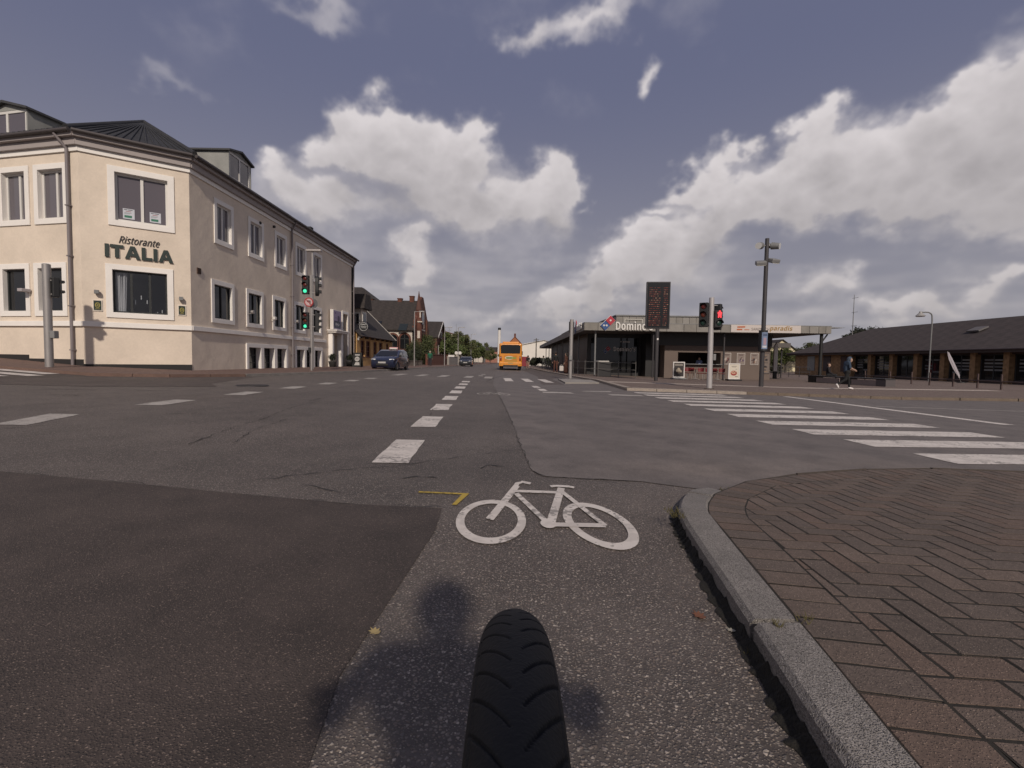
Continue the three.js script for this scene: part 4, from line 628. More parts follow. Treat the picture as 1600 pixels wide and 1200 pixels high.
    for (const ch of word) { const [o, h] = GL[ch], P = (l, g = 0) => l.map(([a, b]) => [.67 + (x + a) * k + g * .02, 4.475 + b * hh - g * .018]); FC.add('letter_backing', prism(P(o, 1), .004, .03, 0, h ? [P(h, 1).reverse()] : []), mat(.6, .53, .46, .8), sign); FC.add('letter', prism(P(o), .031, .06, .004, h ? [P(h).reverse()] : []), GREEN, sign); x += adv[ch] + gap; }
  }
  writeOn(FC, sign, 'Ristorante', 'sans_regular', 1.08, 2.28, 5.04, .26, .005, .03, INK, 'letter', .28);
  // wall lamps, emblem plaques, vents, downpipes, a camera
  for (const [x, y] of [[.42, 3.14], [2.97, 3.11]]) { const l = FC.add('wall_lamp', [box(x - .07, x + .07, y - .07, y + .07, .05, .2, .012)], ZINC, G); FC.add('bracket', box(x - .035, x + .035, y - .04, y + .03, .002, .05), ZINC, l); }
  const PLQ = print(128, 160, (c, w, h) => { c.fillStyle = '#cfc4b4'; c.fillRect(0, 0, w, h); c.fillStyle = '#1c2a24'; c.fillRect(8, 8, w - 16, h - 16); c.strokeStyle = '#8f8440'; c.lineWidth = 11; c.beginPath(); c.ellipse(64, 76, 33, 36, 0, 0, 7); c.stroke(); c.lineWidth = 7; c.beginPath(); c.arc(54, 72, 16, 0, 7); c.moveTo(88, 74); c.arc(74, 78, 14, 0, 7); c.stroke(); c.fillStyle = '#8f8440'; c.fillRect(30, 128, 68, 7); });
  for (const [a, b] of [[.29, .56], [2.86, 3.13]]) { const p = FC.add('emblem_plaque', box(a, b, 2.45, 2.86, .002, .03), TRIM, G); printed(FC, 'emblem', PLQ, a + .01, b - .01, 2.46, 2.85, .0325, p); }
  for (const [x, y] of [[.5, 4.35], [5.45, 4.05]]) { const v = FR.add('air_vent', box(x - .12, x + .12, y - .12, y + .12, .002, .03), mat(.09, .05, .035, .8), G); for (let k = 0; k < 4; k++) FR.add('slat', box(x - .1, x + .1, y - .09 + k * .055, y - .065 + k * .055, .03, .042), mat(.05, .03, .022, .8), v); }
  for (const [x, y] of [[5.3, 7.65], [6.75, 7.85]]) FR.add('vent_pipe', disc(.07, .1, 14).translate(x, y, .05), BLACK, G);
  const pipe = (F, x, lo, hi, off) => { const p = F.add('downpipe', [rod([x, lo, .1], [x, hi - .5, .1], .055, .055, 14), rod([x, hi - .5, .1], [x - off, hi - .05, .36], .05, .05, 12)], PIPE, G); for (const y of [1, 2.6, 4.4, 6.2]) F.add('pipe_clip', box(x - .07, x + .07, y - .02, y + .02, .002, .165), PIPE, p); };
  pipe(FL, L - .38, .3, 8.7, .2); pipe(FR, 8.75, .05, 8.7, 0); pipe(FR, FR.length - .12, .0, 8.7, 0);
  { const q = FL.add('security_camera', [box(L - 2.56, L - 2.34, 3.12, 3.24, .04, .34, .02), rod([L - 2.45, 3.1, .02], [L - 2.45, 3.16, .14], .03)], mat(.35, .32, .33, .6), G); }
  for (const [x, y, w] of [[4.05, 3.02, 0], [6.45, 2.92, 1], [8.95, 2.95, 0]]) FR.add('wall_spotlight', w ? [box(x - .11, x + .11, y - .08, y + .08, .1, .26, .02), bar([x, y - .1, .002], [x, y - .1, .24], .03, .03)] : [rod([x, y - .08, .002], [x, y - .08, .3], .015), disc(.09, .12, 14).translate(x, y, .3)], w ? WHITEPAINT : STEEL, G);
  // entrance: canopy, brackets, door; light box; tall side opening; planters
  FR.add('door_canopy', [box(14.3, 16.75, 2.6, 2.72, .002, .62, .02), box(14.2, 16.85, 2.72, 2.8, .002, .7, .02)], TRIM, G); for (const x of [14.5, 16.4]) FR.add('canopy_bracket', prism([[0, 0], [.42, .6], [.42, .72], [0, .72]], x - .08, x + .08, .01).rotateY(-Math.PI / 2).translate(0, 1.88, 0).translate(0, 0, 0).applyMatrix4(new THREE.Matrix4().makeTranslation(2 * x * 0, 0, 0)).rotateY(0), TRIM, G);
  FR.add('door_surround', [box(14.45, 14.75, 0, 2.58, .002, .3, .01), box(16.15, 16.45, 0, 2.58, .002, .3, .01)], TRIM, G);
  const dr = FR.add('door', [prism(rect(14.78, 16.12, .14, 2.43), -.3, -.24, .006, [rect(14.9, 15.4, .3, 2.3).reverse(), rect(15.5, 16.0, .3, 2.3).reverse()])], FRAME_DARK, G); FR.add('pane', [box(14.88, 15.42, .28, 2.32, -.285, -.275), box(15.48, 16.02, .28, 2.32, -.285, -.275)], GLASS, dr);
  FR.add('tall_window', [prism(rect(17.32, 18.28, .1, 4.18), -.3, -.24, .006, [rect(17.42, 18.18, 2.3, 4.05).reverse()]), box(17.42, 18.18, .2, 2.1, -.26, -.22)], mat(.045, .022, .018, .6), G); FR.add('surround', [box(17.08, 17.3, 0, 4.4, .002, .06, .01), box(18.3, 18.5, 0, 4.4, .002, .06, .01), box(17.3, 18.3, 4.2, 4.4, .002, .06, .01)], TRIM, G); 
  const lb = FR.add('light_box', box(14.5, 16.1, 2.84, 4.25, .1, .34, .02), WHITEPAINT, G); printed(FR, 'picture', print(160, 150, (c, w, h) => { c.fillStyle = '#8d7f9a'; c.fillRect(0, 0, w, h); c.fillStyle = '#4d4258'; c.beginPath(); c.arc(105, 62, 24, 0, 7); c.fill(); c.fillRect(85, 40, 8, 60); c.fillStyle = '#3e4250'; c.fillRect(10, 84, 140, 60); c.fillStyle = '#c9c4cc'; c.lineWidth = 5; c.strokeStyle = '#c9c4cc'; c.beginPath(); c.moveTo(36, 122); c.bezierCurveTo(44, 90, 58, 96, 52, 120); c.bezierCurveTo(66, 98, 76, 100, 72, 122); c.bezierCurveTo(88, 96, 102, 104, 98, 122); c.lineTo(122, 108); c.stroke(); c.fillStyle = '#5b4a66'; c.beginPath(); c.arc(40, 20, 9, 0, 7); c.arc(50, 60, 7, 0, 7); c.fill(); }), 14.54, 16.06, 2.9, 4.2, .3425, lb);
  // dormers
  const dormer = (F, x0, x1, yb, ye, ya, zf, zb, label) => { const g = new THREE.Group(); g.name = 'dormer'; if (label) g.userData.label = label; G.add(g); const CL = worn(.3, .3, .285, .7, 1.2, .001), mid = (x0 + x1) / 2;
    F.add('cheek', [box(x0, x0 + .06, yb, ye, zb, zf), box(x1 - .06, x1, yb, ye, zb, zf), prism([[x0, ye], [x1, ye], [mid, ya - .06]], zf - .1, zf - .02), box(x0, x1, yb - .15, yb + .06, zf - .12, zf)], CL, g);
    F.add('dormer_roof', [prism([[x0 - .12, ye - .05], [x0 - .12, ye + .03], [mid, ya], [x1 + .12, ye + .03], [x1 + .12, ye - .05], [mid, ya - .09]], zb - .6, zf + .12)], worn(.05, .05, .053, .6, 1, .001), g);
    F.add('frame', prism(rect(x0 + .06, x1 - .06, yb + .06, ye), zf - .1, zf - .03, .005, [rect(x0 + .16, mid - .05, yb + .16, ye - .1).reverse(), rect(mid + .05, x1 - .16, yb + .16, ye - .1).reverse()]), FRAME_WHITE, g); F.add('pane', box(x0 + .1, x1 - .1, yb + .1, ye - .05, zf - .075, zf - .06), PALE_GLASS, g); };
  dormer(FR, 3.25, 5.15, 9.12, 10.4, 10.72, -.3, -3.2, 'grey clad dormer above the street side'); dormer(FL, L - 4.7, L - 2.6, 8.72, 9.95, 10.3, -.2, -3.2, 'grey dormer above the side street'); 
  FR.add('roof_vent', [box(12.2, 12.6, 9.2, 9.35, -.45, -.25)], ROOF, G);
}

// ---------------------------------------------------------------- signals, posts and signs
const LENS = { red: mat(.09, .012, .01, .35), amber: mat(.1, .02, .01, .35), green: mat(.008, .03, .022, .35) };
const LIT_GREEN = new THREE.MeshStandardMaterial({ color: lin(.05, .4, .25), emissive: lin(.04, .72, .36), emissiveIntensity: 1, roughness: .4 }), LIT_RED = new THREE.MeshStandardMaterial({ color: lin(.4, .03, .03), emissive: lin(1.0, .06, .08), emissiveIntensity: 1, roughness: .4 });
function signalHead(parent, x, y0, y1, z, w, lens, turn = 0, round = false) {   // lens: materials from the top down; faces +z before the turn
  const g = new THREE.Group(); g.name = 'signal_head'; g.position.set(x, 0, z); g.rotation.y = turn; parent.add(g);
  part('housing', round ? prism(Array.from({ length: 28 }, (_, k) => { const a = k / 28 * 6.2832, s = Math.sin(a), c = Math.cos(a); return [w * .5 * Math.sign(c) * Math.pow(Math.abs(c), .7), (y0 + y1) / 2 + (y1 - y0) / 2 * Math.sign(s) * Math.pow(Math.abs(s), .55)]; }), -.1, .06, .01) : box(-w / 2, w / 2, y0, y1, -.12, .06, .03), BLACK, g);
  const n = lens.length, h = (y1 - y0) / n; lens.forEach((m, k) => { const y = y1 - h * (k + .5), r = Math.min(h, w) * .36; part('lens', new THREE.SphereGeometry(r, 18, 8, 0, 6.283, 0, 1.0).rotateX(Math.PI / 2).scale(1, 1, .5).translate(0, y, .06 - r * .27 + .015), m, g); const v = new THREE.CylinderGeometry(r * 1.15, r * 1.15, .14, 18, 1, true, -1.6 + Math.PI, 3.2); v.rotateX(Math.PI / 2); v.translate(0, y, .12); part('visor', plain(v), new THREE.MeshStandardMaterial({ color: lin(.012, .012, .013), roughness: .7, side: THREE.DoubleSide }), g); });
  return g;
}
{ // grey post before the corner building, its signal turned away
  const x = -15.33, d = 15.9, o = thing('signal_post', 'thick grey signal post before the corner restaurant, its light turned away', 'signal post', at(x, d, .1), 0, 'signal posts');
  part('pole', [rod([0, 0, 0], [0, 3.36, 0], .115, .115, 20), new THREE.SphereGeometry(.115, 16, 6, 0, 6.283, 0, 1.57).scale(1, .3, 1).translate(0, 3.36, 0)], STEEL, o);
  part('button_box', box(.11, .27, .95, 1.2, -.09, .09, .02), ZINC, o); const h = signalHead(o, .25, 2.3, 2.95, -.08, .22, [LENS.red, LENS.green], 2.5); part('bracket', [rod([.05, 2.4, 0], [.22, 2.4, -.06], .02), rod([.05, 2.85, 0], [.22, 2.85, -.06], .02)], STEEL, o);
}
{ // signal with green lights in front of the facade
  const x = -10.2, d = 24.4, g0 = ground(x, d) + .1, o = thing('signal_post', 'slim signal post with two green lights and a no left turn sign', 'signal post', at(x, d, .1), 0, 'signal posts'), y = (v) => v - g0;
  part('pole', rod([0, 0, 0], [0, y(4.98), 0], .06, .055, 16), STEEL, o);
  signalHead(o, -.24, y(4.02), y(4.95), .1, .33, [LENS.red, LENS.red, LIT_GREEN]); signalHead(o, .3, y(3.95), y(4.93), -.05, .5, [LENS.red, LENS.amber, LENS.green], 1.9, true); signalHead(o, -.24, y(2.28), y(3.12), .1, .3, [LENS.red, LENS.amber, LIT_GREEN]); signalHead(o, .3, y(2.2), y(3.1), -.05, .32, [LENS.red, LENS.amber, LENS.green], 2.0);
  part('bracket', [4.1, 4.8, 2.4, 3.0].map((v) => rod([-.2, y(v), .04], [.24, y(v), -.03], .016)), STEEL, o).userData.kind = 'stuff';
  part('button_box', box(-.11, .01, y(1.1), y(1.35), .04, .16, .02), BLACK, o);
  const s = part('sign_plate', disc(.23, .02, 36).translate(-.06, y(3.62), .14), mat(.33, .025, .028, .5), o, 'no left turn sign'); part('sign_face', disc(.175, .006, 36).translate(-.06, y(3.62), .153), mat(.48, .34, .34, .6), s);
  part('arrow', prism([[-.11, .05], [-.03, .11], [-.03, .075], [.09, .075], [.09, -.12], [.045, -.12], [.045, .03], [-.03, .03], [-.03, -.01]].map(([a, b]) => [a - .06, b + y(3.62)]), .157, .162), BLACK, s); part('slash', bar([-.18, y(3.74), .166], [.06, y(3.5), .166], .012, .03), mat(.33, .025, .028, .5), s);
  part('back_sign', disc(.22, .015, 28).rotateY(1.2).translate(.14, y(3.58), -.06), ZINC, o);
}

// ---------------------------------------------------------------- trees, hedges and climbers
const LEAFMAT = new THREE.MeshPhysicalMaterial({ color: lin(1, 1, 1), roughness: .75, vertexColors: true, side: THREE.DoubleSide });
function foliage(clumps, n, size, tone, seed) {                      // leaf-sized faces spread through clumps [x, y, z, r]
  const r = rng(seed), P = new Float32Array(n * 18), C = new Float32Array(n * 18); let k = 0; const tot = clumps.reduce((s, c) => s + c[3] ** 2, 0);
  const put = (p, c) => { P.set(p, k); C.set(c, k); k += 3; };
  for (const c of clumps) { const m = Math.floor(n * c[3] ** 2 / tot), th = .8 + r() * .4; for (let i = 0; i < m && k + 18 <= n * 18; i++) {
    const a = r() * 6.283, z = r() * 2 - 1, q = Math.sqrt(1 - z * z), rr = c[3] * Math.pow(r(), .38) * (.85 + .3 * n3(a, z * 2, c[0])), x = c[0] + Math.cos(a) * q * rr, y = c[1] + z * rr * .85, w = c[2] + Math.sin(a) * q * rr, s = size * (.6 + r() * .8), u = [r() - .5, r() - .5, r() - .5], v = [r() - .5, r() - .5, r() - .5], nu = Math.hypot(...u) / s, nv = Math.hypot(...v) / s, t = th * (.72 + r() * .56), col = [tone[0] * t * (.9 + r() * .3), tone[1] * t, tone[2] * t], p = (i, j) => [x + u[0] / nu * i + v[0] / nv * j, y + u[1] / nu * i + v[1] / nv * j, w + u[2] / nu * i + v[2] / nv * j];
    put(p(-1, 0), col); put(p(0, -.5), col); put(p(1, 0), col); put(p(-1, 0), col); put(p(1, 0), col); put(p(0, .5), col); } }
  const g = new THREE.BufferGeometry(); g.setAttribute('position', new THREE.BufferAttribute(P.slice(0, k), 3)); g.setAttribute('color', new THREE.BufferAttribute(C.slice(0, k), 3)); g.setAttribute('uv', new THREE.BufferAttribute(new Float32Array(k / 3 * 2), 2)); g.computeVertexNormals(); return g;
}
const BARK = worn(.06, .05, .04, .95, .5, .01, MOTTLE_ROUGH);
function tree(label, x, d, h, rx, seed, o = {}) {
  const t = thing(o.name ?? 'street_tree', label, 'tree', at(x, d, o.off ?? -.05), 0, o.group ?? 'trees along the street'), r = rng(seed), cl = [], ty = h * (o.stem ?? .32), limbs = [], n = o.clumps ?? 16;
  for (let k = 0; k < n; k++) { const a = r() * 6.283, v = r(), rr = rx * (.25 + .6 * Math.sqrt(r())) * Math.sin(Math.PI * (.18 + .72 * v)), c = [Math.cos(a) * rr, ty + (h - ty) * (.1 + .78 * v), Math.sin(a) * rr, rx * (.26 + r() * .2) * (1 - .35 * v)]; cl.push(c); if (k % 2 === 0) limbs.push(rod([0, ty * (.7 + .3 * r()), 0], [c[0] * .8, c[1], c[2] * .8], .022 * h * .5, .006 * h * .5, 6)); }
  part('trunk', [rod([0, 0, 0], [.02 * h, ty, 0], .03 * h, .02 * h, 10), rod([.02 * h, ty, 0], [0, h * .75, .02 * h], .02 * h, .006 * h, 8), ...limbs], BARK, t);
  part('crown', foliage(cl, o.leaves ?? 5000, o.leaf ?? .13, o.tone ?? [.05, .075, .022], seed + 3), LEAFMAT, t); return t;
}
function bush(name, label, x0, x1, d0, d1, h, seed, tone, leaf = .09, n = 5000, off = .05, group = 'hedges and shrubs') {
  const r = rng(seed), cl = [], cx = (x0 + x1) / 2, cd = (d0 + d1) / 2, t = thing(name, label, 'shrub', at(cx, cd, off), 0, group), m = 14, st = [];
  for (let k = 0; k < m; k++) { const x = mixn(x0, x1, r()) - cx, z = -(mixn(d0, d1, r()) - cd), q = h * (.22 + r() * .14); cl.push([x, h * (.25 + r() * .5), z, q]); st.push(rod([x * .8, 0, z * .8], [x, h * .6, z], .02, .008, 5)); }
  part('stem', st, BARK, t).userData.kind = 'stuff'; part('foliage', foliage(cl, n, leaf, tone, seed + 1), LEAFMAT, t); return t;
}

// ---------------------------------------------------------------- the yellow house beside the restaurant
const BRICKRED = worn(.15, .058, .04, .9, .8, .004, MOTTLE_ROUGH), CREAMWALL = worn(.58, .52, .45, .9, 2.4, .003), DARKROOF = worn(.045, .036, .032, .85, 1.1, .006, MOTTLE_ROUGH), YELLOW = worn(.5, .3, .125, .9, 2, .004), SHUTTER = mat(.1, .025, .02, .6);
function slope(F, name, pts, m, parent, th = .1) {                    // a roof plane with thickness from points [x, y, z] in the frame
  const up = pts.map(([x, y, z]) => [x, y, z]), dn = pts.map(([x, y, z]) => [x, y - th, z]), T = []; const fan = (p) => { for (let i = 1; i + 1 < p.length; i++) T.push(p[0], p[i], p[i + 1]); };
  fan(up); fan([...dn].reverse()); up.forEach((a, i) => { const j = (i + 1) % up.length; T.push(...quad(dn[i], dn[j], up[j], a)); }); return F.add(name, tri(T), m, parent);
}
{
  const G = thing('yellow_house', 'low yellow house with a steep dark roof beside the corner restaurant', 'building', [-13, ground(-13, 45), -45]), F = frame(G, [-12.85, 39.7], [-12.85, 51.4]); F.group = G;
  const wins = [[1.0, 2.15], [2.55, 3.8], [4.75, 5.9], [6.65, 7.9], [9.2, 10.2]];
  F.add('wall', prism(rect(0, F.length, -.3, 2.95), -.3, 0, 0, wins.map((w) => rect(w[0], w[1], .95, 2.35).reverse())), YELLOW, G); F.add('inner_wall', box(.1, F.length - .1, -.3, 2.9, -8.3, -.5), LINING, G);
  for (const [a, b] of wins) { const w = new THREE.Group(); w.name = 'window'; G.add(w); F.add('frame', [prism(rect(a, b, .95, 2.35), -.2, -.1, .004, [rect(a + .08, (a + b) / 2 - .05, 1.03, 2.27).reverse(), rect((a + b) / 2 + .05, b - .08, 1.03, 2.27).reverse()]), box(a + .08, b - .08, 1.42, 1.47, -.19, -.11), box(a + .08, b - .08, 1.85, 1.9, -.19, -.11)], SHUTTER, w); F.add('pane', box(a + .05, b - .05, 1, 2.3, -.17, -.16), GLASS, w); F.add('sill', box(a - .06, b + .06, .88, .95, -.1, .06, .01), SHUTTER, w); }
  F.add('end_wall', [box(F.length - .3, F.length, -.3, 2.95, -8.4, -.301), prism([[-8.4, 2.95], [-.02, 2.95], [-4.2, 7.1]], F.length - .3, F.length - .01).rotateY(0).applyMatrix4(new THREE.Matrix4().set(0, 0, 1, 0, 0, 1, 0, 0, 1, 0, 0, 0, 0, 0, 0, 1))], YELLOW, G);
  const e = .35; slope(F, 'roof', [[-.2, 2.72, e], [F.length + .25, 2.72, e], [F.length + .25, 7.25, -4.2], [-.2, 7.25, -4.2]], DARKROOF, G); slope(F, 'roof', [[-.2, 7.25, -4.2], [F.length + .25, 7.25, -4.2], [F.length + .25, 2.72, -8.75], [-.2, 2.72, -8.75]], DARKROOF, G);
  F.add('bargeboard', bar([F.length + .26, 2.7, e + .02], [F.length + .26, 7.22, -4.18], .06, .14), mat(.3, .28, .26, .7), G); F.add('gutter', rod([-.1, 2.68, e + .06], [F.length + .2, 2.68, e + .06], .06, .06, 8), mat(.05, .035, .03, .6), G);
  F.add('eaves_bracket', Array.from({ length: 7 }, (_, k) => box(.5 + k * 1.7, .64 + k * 1.7, 2.5, 2.64, .002, .3)), mat(.04, .03, .025, .7), G).userData.kind = 'stuff';
  const dm = new THREE.Group(); dm.name = 'dormer'; dm.userData.label = 'pale dormer with half hipped roof'; G.add(dm); F.add('cheek', box(2.5, 4.1, 3.2, 5.3, -3.0, -.42), CREAMWALL, dm); F.add('dormer_roof', prism([[2.1, 5.15], [4.5, 5.15], [3.95, 6.45], [2.65, 6.45]], -3.4, -.05, .02), DARKROOF, dm); F.add('frame', box(2.46, 2.5, 3.75, 4.8, -1.2, -.55), FRAME_WHITE, dm); F.add('pane', box(2.44, 2.465, 3.83, 4.72, -1.13, -.91), GLASS, dm); F.add('pane', box(2.44, 2.465, 3.83, 4.72, -.84, -.62), GLASS, dm); F.add('front_frame', box(2.8, 3.8, 3.7, 4.9, -.422, -.38), FRAME_WHITE, dm); F.add('front_pane', box(2.9, 3.7, 3.8, 4.8, -.38, -.37), GLASS, dm);
  F.add('wall_lantern', [box(.08, .24, 2.5, 2.75, .1, .25, .03), box(.1, .22, 2.3, 2.5, .02, .14, .02)], mat(.4, .38, .36, .6), G);
}
{ // round hanging sign
  const o = thing('hanging_sign', 'round black and white sign hanging from a bracket at the yellow house', 'sign', [-12.84, 0, -39.9]), y = 3.42; part('bracket', [rod([0, y + .42, 0], [.85, y + .42, 0], .02), rod([0, y + .1, 0], [.5, y + .42, 0], .014)], BLACK, o); const s = part('plate', disc(.36, .08, 36).translate(.5, y, 0), BLACK, o); const ringm = mat(.4, .4, .4, .5); part('ring', new THREE.TorusGeometry(.33, .022, 6, 40).translate(.5, y, .04), ringm, s); part('script_mark', [bar([.3, y + .16, .046], [.68, y + .2, .046], .006, .05), bar([.26, y + .02, .046], [.74, y + .02, .046], .006, .035), bar([.32, y - .08, .046], [.7, y - .08, .046], .006, .035), new THREE.TorusGeometry(.12, .018, 5, 24, 3.1).translate(.48, y + .1, .045)], ringm, s).userData.kind = 'stuff';
}
{ // chalk board on the pavement
  const o = thing('sandwich_board', 'black pavement board with white drawing outside the restaurant', 'sandwich board', at(-11.75, 36.5, .1), -.1), M = print(96, 150, (c, w, h) => { c.fillStyle = '#141414'; c.fillRect(0, 0, w, h); c.fillStyle = '#a9a6a4'; c.fillRect(20, 12, 60, 14); c.beginPath(); c.ellipse(50, 66, 30, 28, 0, 0, 7); c.fill(); c.fillStyle = '#141414'; c.fillRect(34, 56, 9, 18); c.fillRect(56, 56, 9, 18); c.fillStyle = '#a9a6a4'; c.beginPath(); c.moveTo(20, 138); c.lineTo(34, 104); c.lineTo(80, 104); c.lineTo(88, 138); c.fill(); });
  for (const s of [1, -1]) { const b = part('board', box(-.34, .34, 0, 1.1, -.015, .015, .008).rotateX(-s * .2).translate(0, 0, s * .24), BLACK, o); if (s > 0) part('drawing', new THREE.PlaneGeometry(.6, 1.0).translate(0, .55, .017).rotateX(-.2).translate(0, 0, .24), M, b); }
}
for (const [x, d, k] of [[-12.55, 33.5, 'left'], [-12.55, 37.0, 'right']]) { const o = thing('planter', `dark round shrub in a pot on the ${k} of the restaurant entrance`, 'planter', at(x, d, .1), 0, 'planters at the entrance'); part('pot', new THREE.LatheGeometry([[.01, 0], [.2, 0], [.26, .38], [.28, .4], [.22, .4], [.2, .36], [.01, .36]].map((p) => new THREE.Vector2(...p)), 18), mat(.03, .028, .027, .7), o); part('foliage', foliage([[0, .62, 0, .28], [.08, .8, .05, .2], [-.1, .7, -.05, .22]], 900, .045, [.018, .024, .012], 7 + d), LEAFMAT, o); }

// ---------------------------------------------------------------- brick hall and houses further along
function archWindow(F, G, x0, x1, y0, y1, band, m = BRICKRED) {        // round-headed window with a brick band
  const w = new THREE.Group(); w.name = 'arched_window'; G.add(w); const r = (x1 - x0) / 2, cx = (x0 + x1) / 2, ys = y1 - r, arc = (R, base) => { const p = [[cx - R, base]]; for (let k = 0; k <= 14; k++) { const a = Math.PI * (1 - k / 14); p.push([cx + R * Math.cos(a), ys + R * Math.sin(a)]); } p.push([cx + R, base]); return p; };
  F.add('brick_band', prism(arc(r + band, y0 - band), .002, .06, 0, [arc(r, y0).reverse()]), m, w); F.add('pane', prism(arc(r + .03, y0 - .03), .004, .02), GLASS, w); F.add('frame', [box(cx - .04, cx + .04, y0, y1 - .02, .022, .05), box(x0, x1, ys - .04, ys + .04, .022, .05)], FRAME_DARK, w);
}
{
  const G = thing('brick_hall', 'red brick hall with turret, steep brown roof and cream arched side wall', 'building', [-13, ground(-13, 66), -66]), S = frame(G, [-22.5, 64], [-13, 64]), E = frame(G, [-13, 64], [-13, 74.5]), L = S.length; S.group = E.group = G;
  S.add('side_wall', box(0, L, -.3, 4.75, -.3, 0), CREAMWALL, G); S.add('wall_band', box(0, L, 4.55, 4.85, .002, .12), mat(.06, .03, .025, .8), G); S.add('inner_wall', box(.1, L - .1, -.3, 4.7, -10.3, -.35), LINING, G);
  archWindow(S, G, L - 3.55, L - 2.3, .6, 4.0, .22); archWindow(S, G, L - 1.95, L - .75, 2.1, 4.05, .24); 
  slope(S, 'roof', [[-.2, 4.65, .4], [L - .1, 4.65, .4], [L - .1, 9.1, -5.2], [-.2, 9.1, -5.2]], DARKROOF, G); slope(S, 'roof', [[-.2, 9.1, -5.2], [L - .1, 9.1, -5.2], [L - .1, 4.65, -10.9], [-.2, 4.65, -10.9]], DARKROOF, G);
  S.add('skylight', box(0, .9, 0, .08, 0, .7).rotateX(.67).translate(4.0, 5.75, -.95), GLASS, G); S.add('skylight', box(0, 1.1, 0, .08, 0, 1.5).rotateX(.67).translate(7.4, 5.4, -.5), mat(.02, .025, .025, .3), G);
  for (const [x, h, w] of [[6.3, 9.3, .6], [8.0, 9.65, .6]]) { const c = S.add('chimney', box(x - w / 2, x + w / 2, 8.2, h, -5.6, -4.9), BRICKRED, G); S.add('chimney_cap', box(x - w / 2 - .06, x + w / 2 + .06, h, h + .1, -5.66, -4.84), BRICKRED, c); }
  { const g = new THREE.Group(); g.name = 'dormer'; G.add(g); S.add('cheek', box(1.9, 3.5, 4.9, 5.7, -1.4, .1), CREAMWALL, g); S.add('dormer_roof', prism([[1.5, 5.45], [1.5, 5.6], [2.7, 6.9], [3.9, 5.6], [3.9, 5.45], [2.7, 6.7]], -3.0, .4), DARKROOF, g); S.add('bargeboard', prism([[1.45, 5.4], [1.45, 5.55], [2.7, 6.95], [3.95, 5.55], [3.95, 5.4], [2.7, 6.75]], .4, .46), CREAMWALL, g); S.add('pane', box(2.2, 3.2, 5.0, 5.7, .1, .12), GLASS, g); }
  E.add('front_wall', [prism([[0, -.3], [10.5, -.3], [10.5, 5.2], [10.0, 5.2], [10.0, 5.9], [5.9, 9.6], [4.6, 9.6], [.6, 5.9], [.6, 5.2], [0, 5.2]], -.35, .02)], BRICKRED, G);
  archWindow(E, G, 3.6, 5.2, 1.4, 4.4, .2); archWindow(E, G, 5.9, 7.4, 1.4, 4.4, .2); E.add('round_window', disc(.9, .06, 28).translate(5.25, 6.6, .05), GLASS, G); E.add('pale_panel', [box(4.0, 4.3, 5.2, 7.6, .022, .05), box(6.2, 6.5, 5.2, 7.6, .022, .05), box(3.4, 7.2, 4.85, 5.05, .022, .05)], CREAMWALL, G).userData.kind = 'stuff'; E.add('brick_pier', [box(2.7, 3.2, -.3, 6.6, .022, .22), box(7.9, 8.4, -.3, 6.6, .022, .22)], BRICKRED, G).userData.kind = 'stuff';
  // turret with spire
  const tx = (y, r0, r1, h) => { const g = new THREE.CylinderGeometry(r1, r0, h, 8); g.translate(1.6, y + h / 2, .2); return plain(g); };
  const tu = E.add('turret', [tx(-.3, .42, .42, 6.2), tx(5.9, .5, .36, .3), tx(6.2, .36, .36, 1.2)], BRICKRED, G); E.add('spire', [tx(7.4, .44, .02, 2.6)], worn(.1, .045, .035, .8, .6, .004), tu); E.add('turret_window', box(1.3, 1.45, 6.4, 7.1, .2, .5), CREAMWALL, tu); E.add('turret_window', box(1.13, 1.3, 3.6, 4.6, .1, .45), CREAMWALL, tu); E.add('ledge', box(1.1, 2.1, 5.75, 5.9, .1, .75), CREAMWALL, tu);
}
{ // dark pyramid roof seen over the hall
  const G = thing('tall_house', 'dark pyramid roof showing above the hall ridge', 'building', [-25.5, ground(-25.5, 80), -80]); part('wall', box(-3.2, 3.2, -.3, 9.5, -3.2, 3.2), BRICKRED, G); const g = new THREE.CylinderGeometry(.9, 4.7, 2.2, 4); g.rotateY(Math.PI / 4); g.translate(0, 10.6, 0); part('roof', metricUV(plain(g)), DARKROOF, G);
}
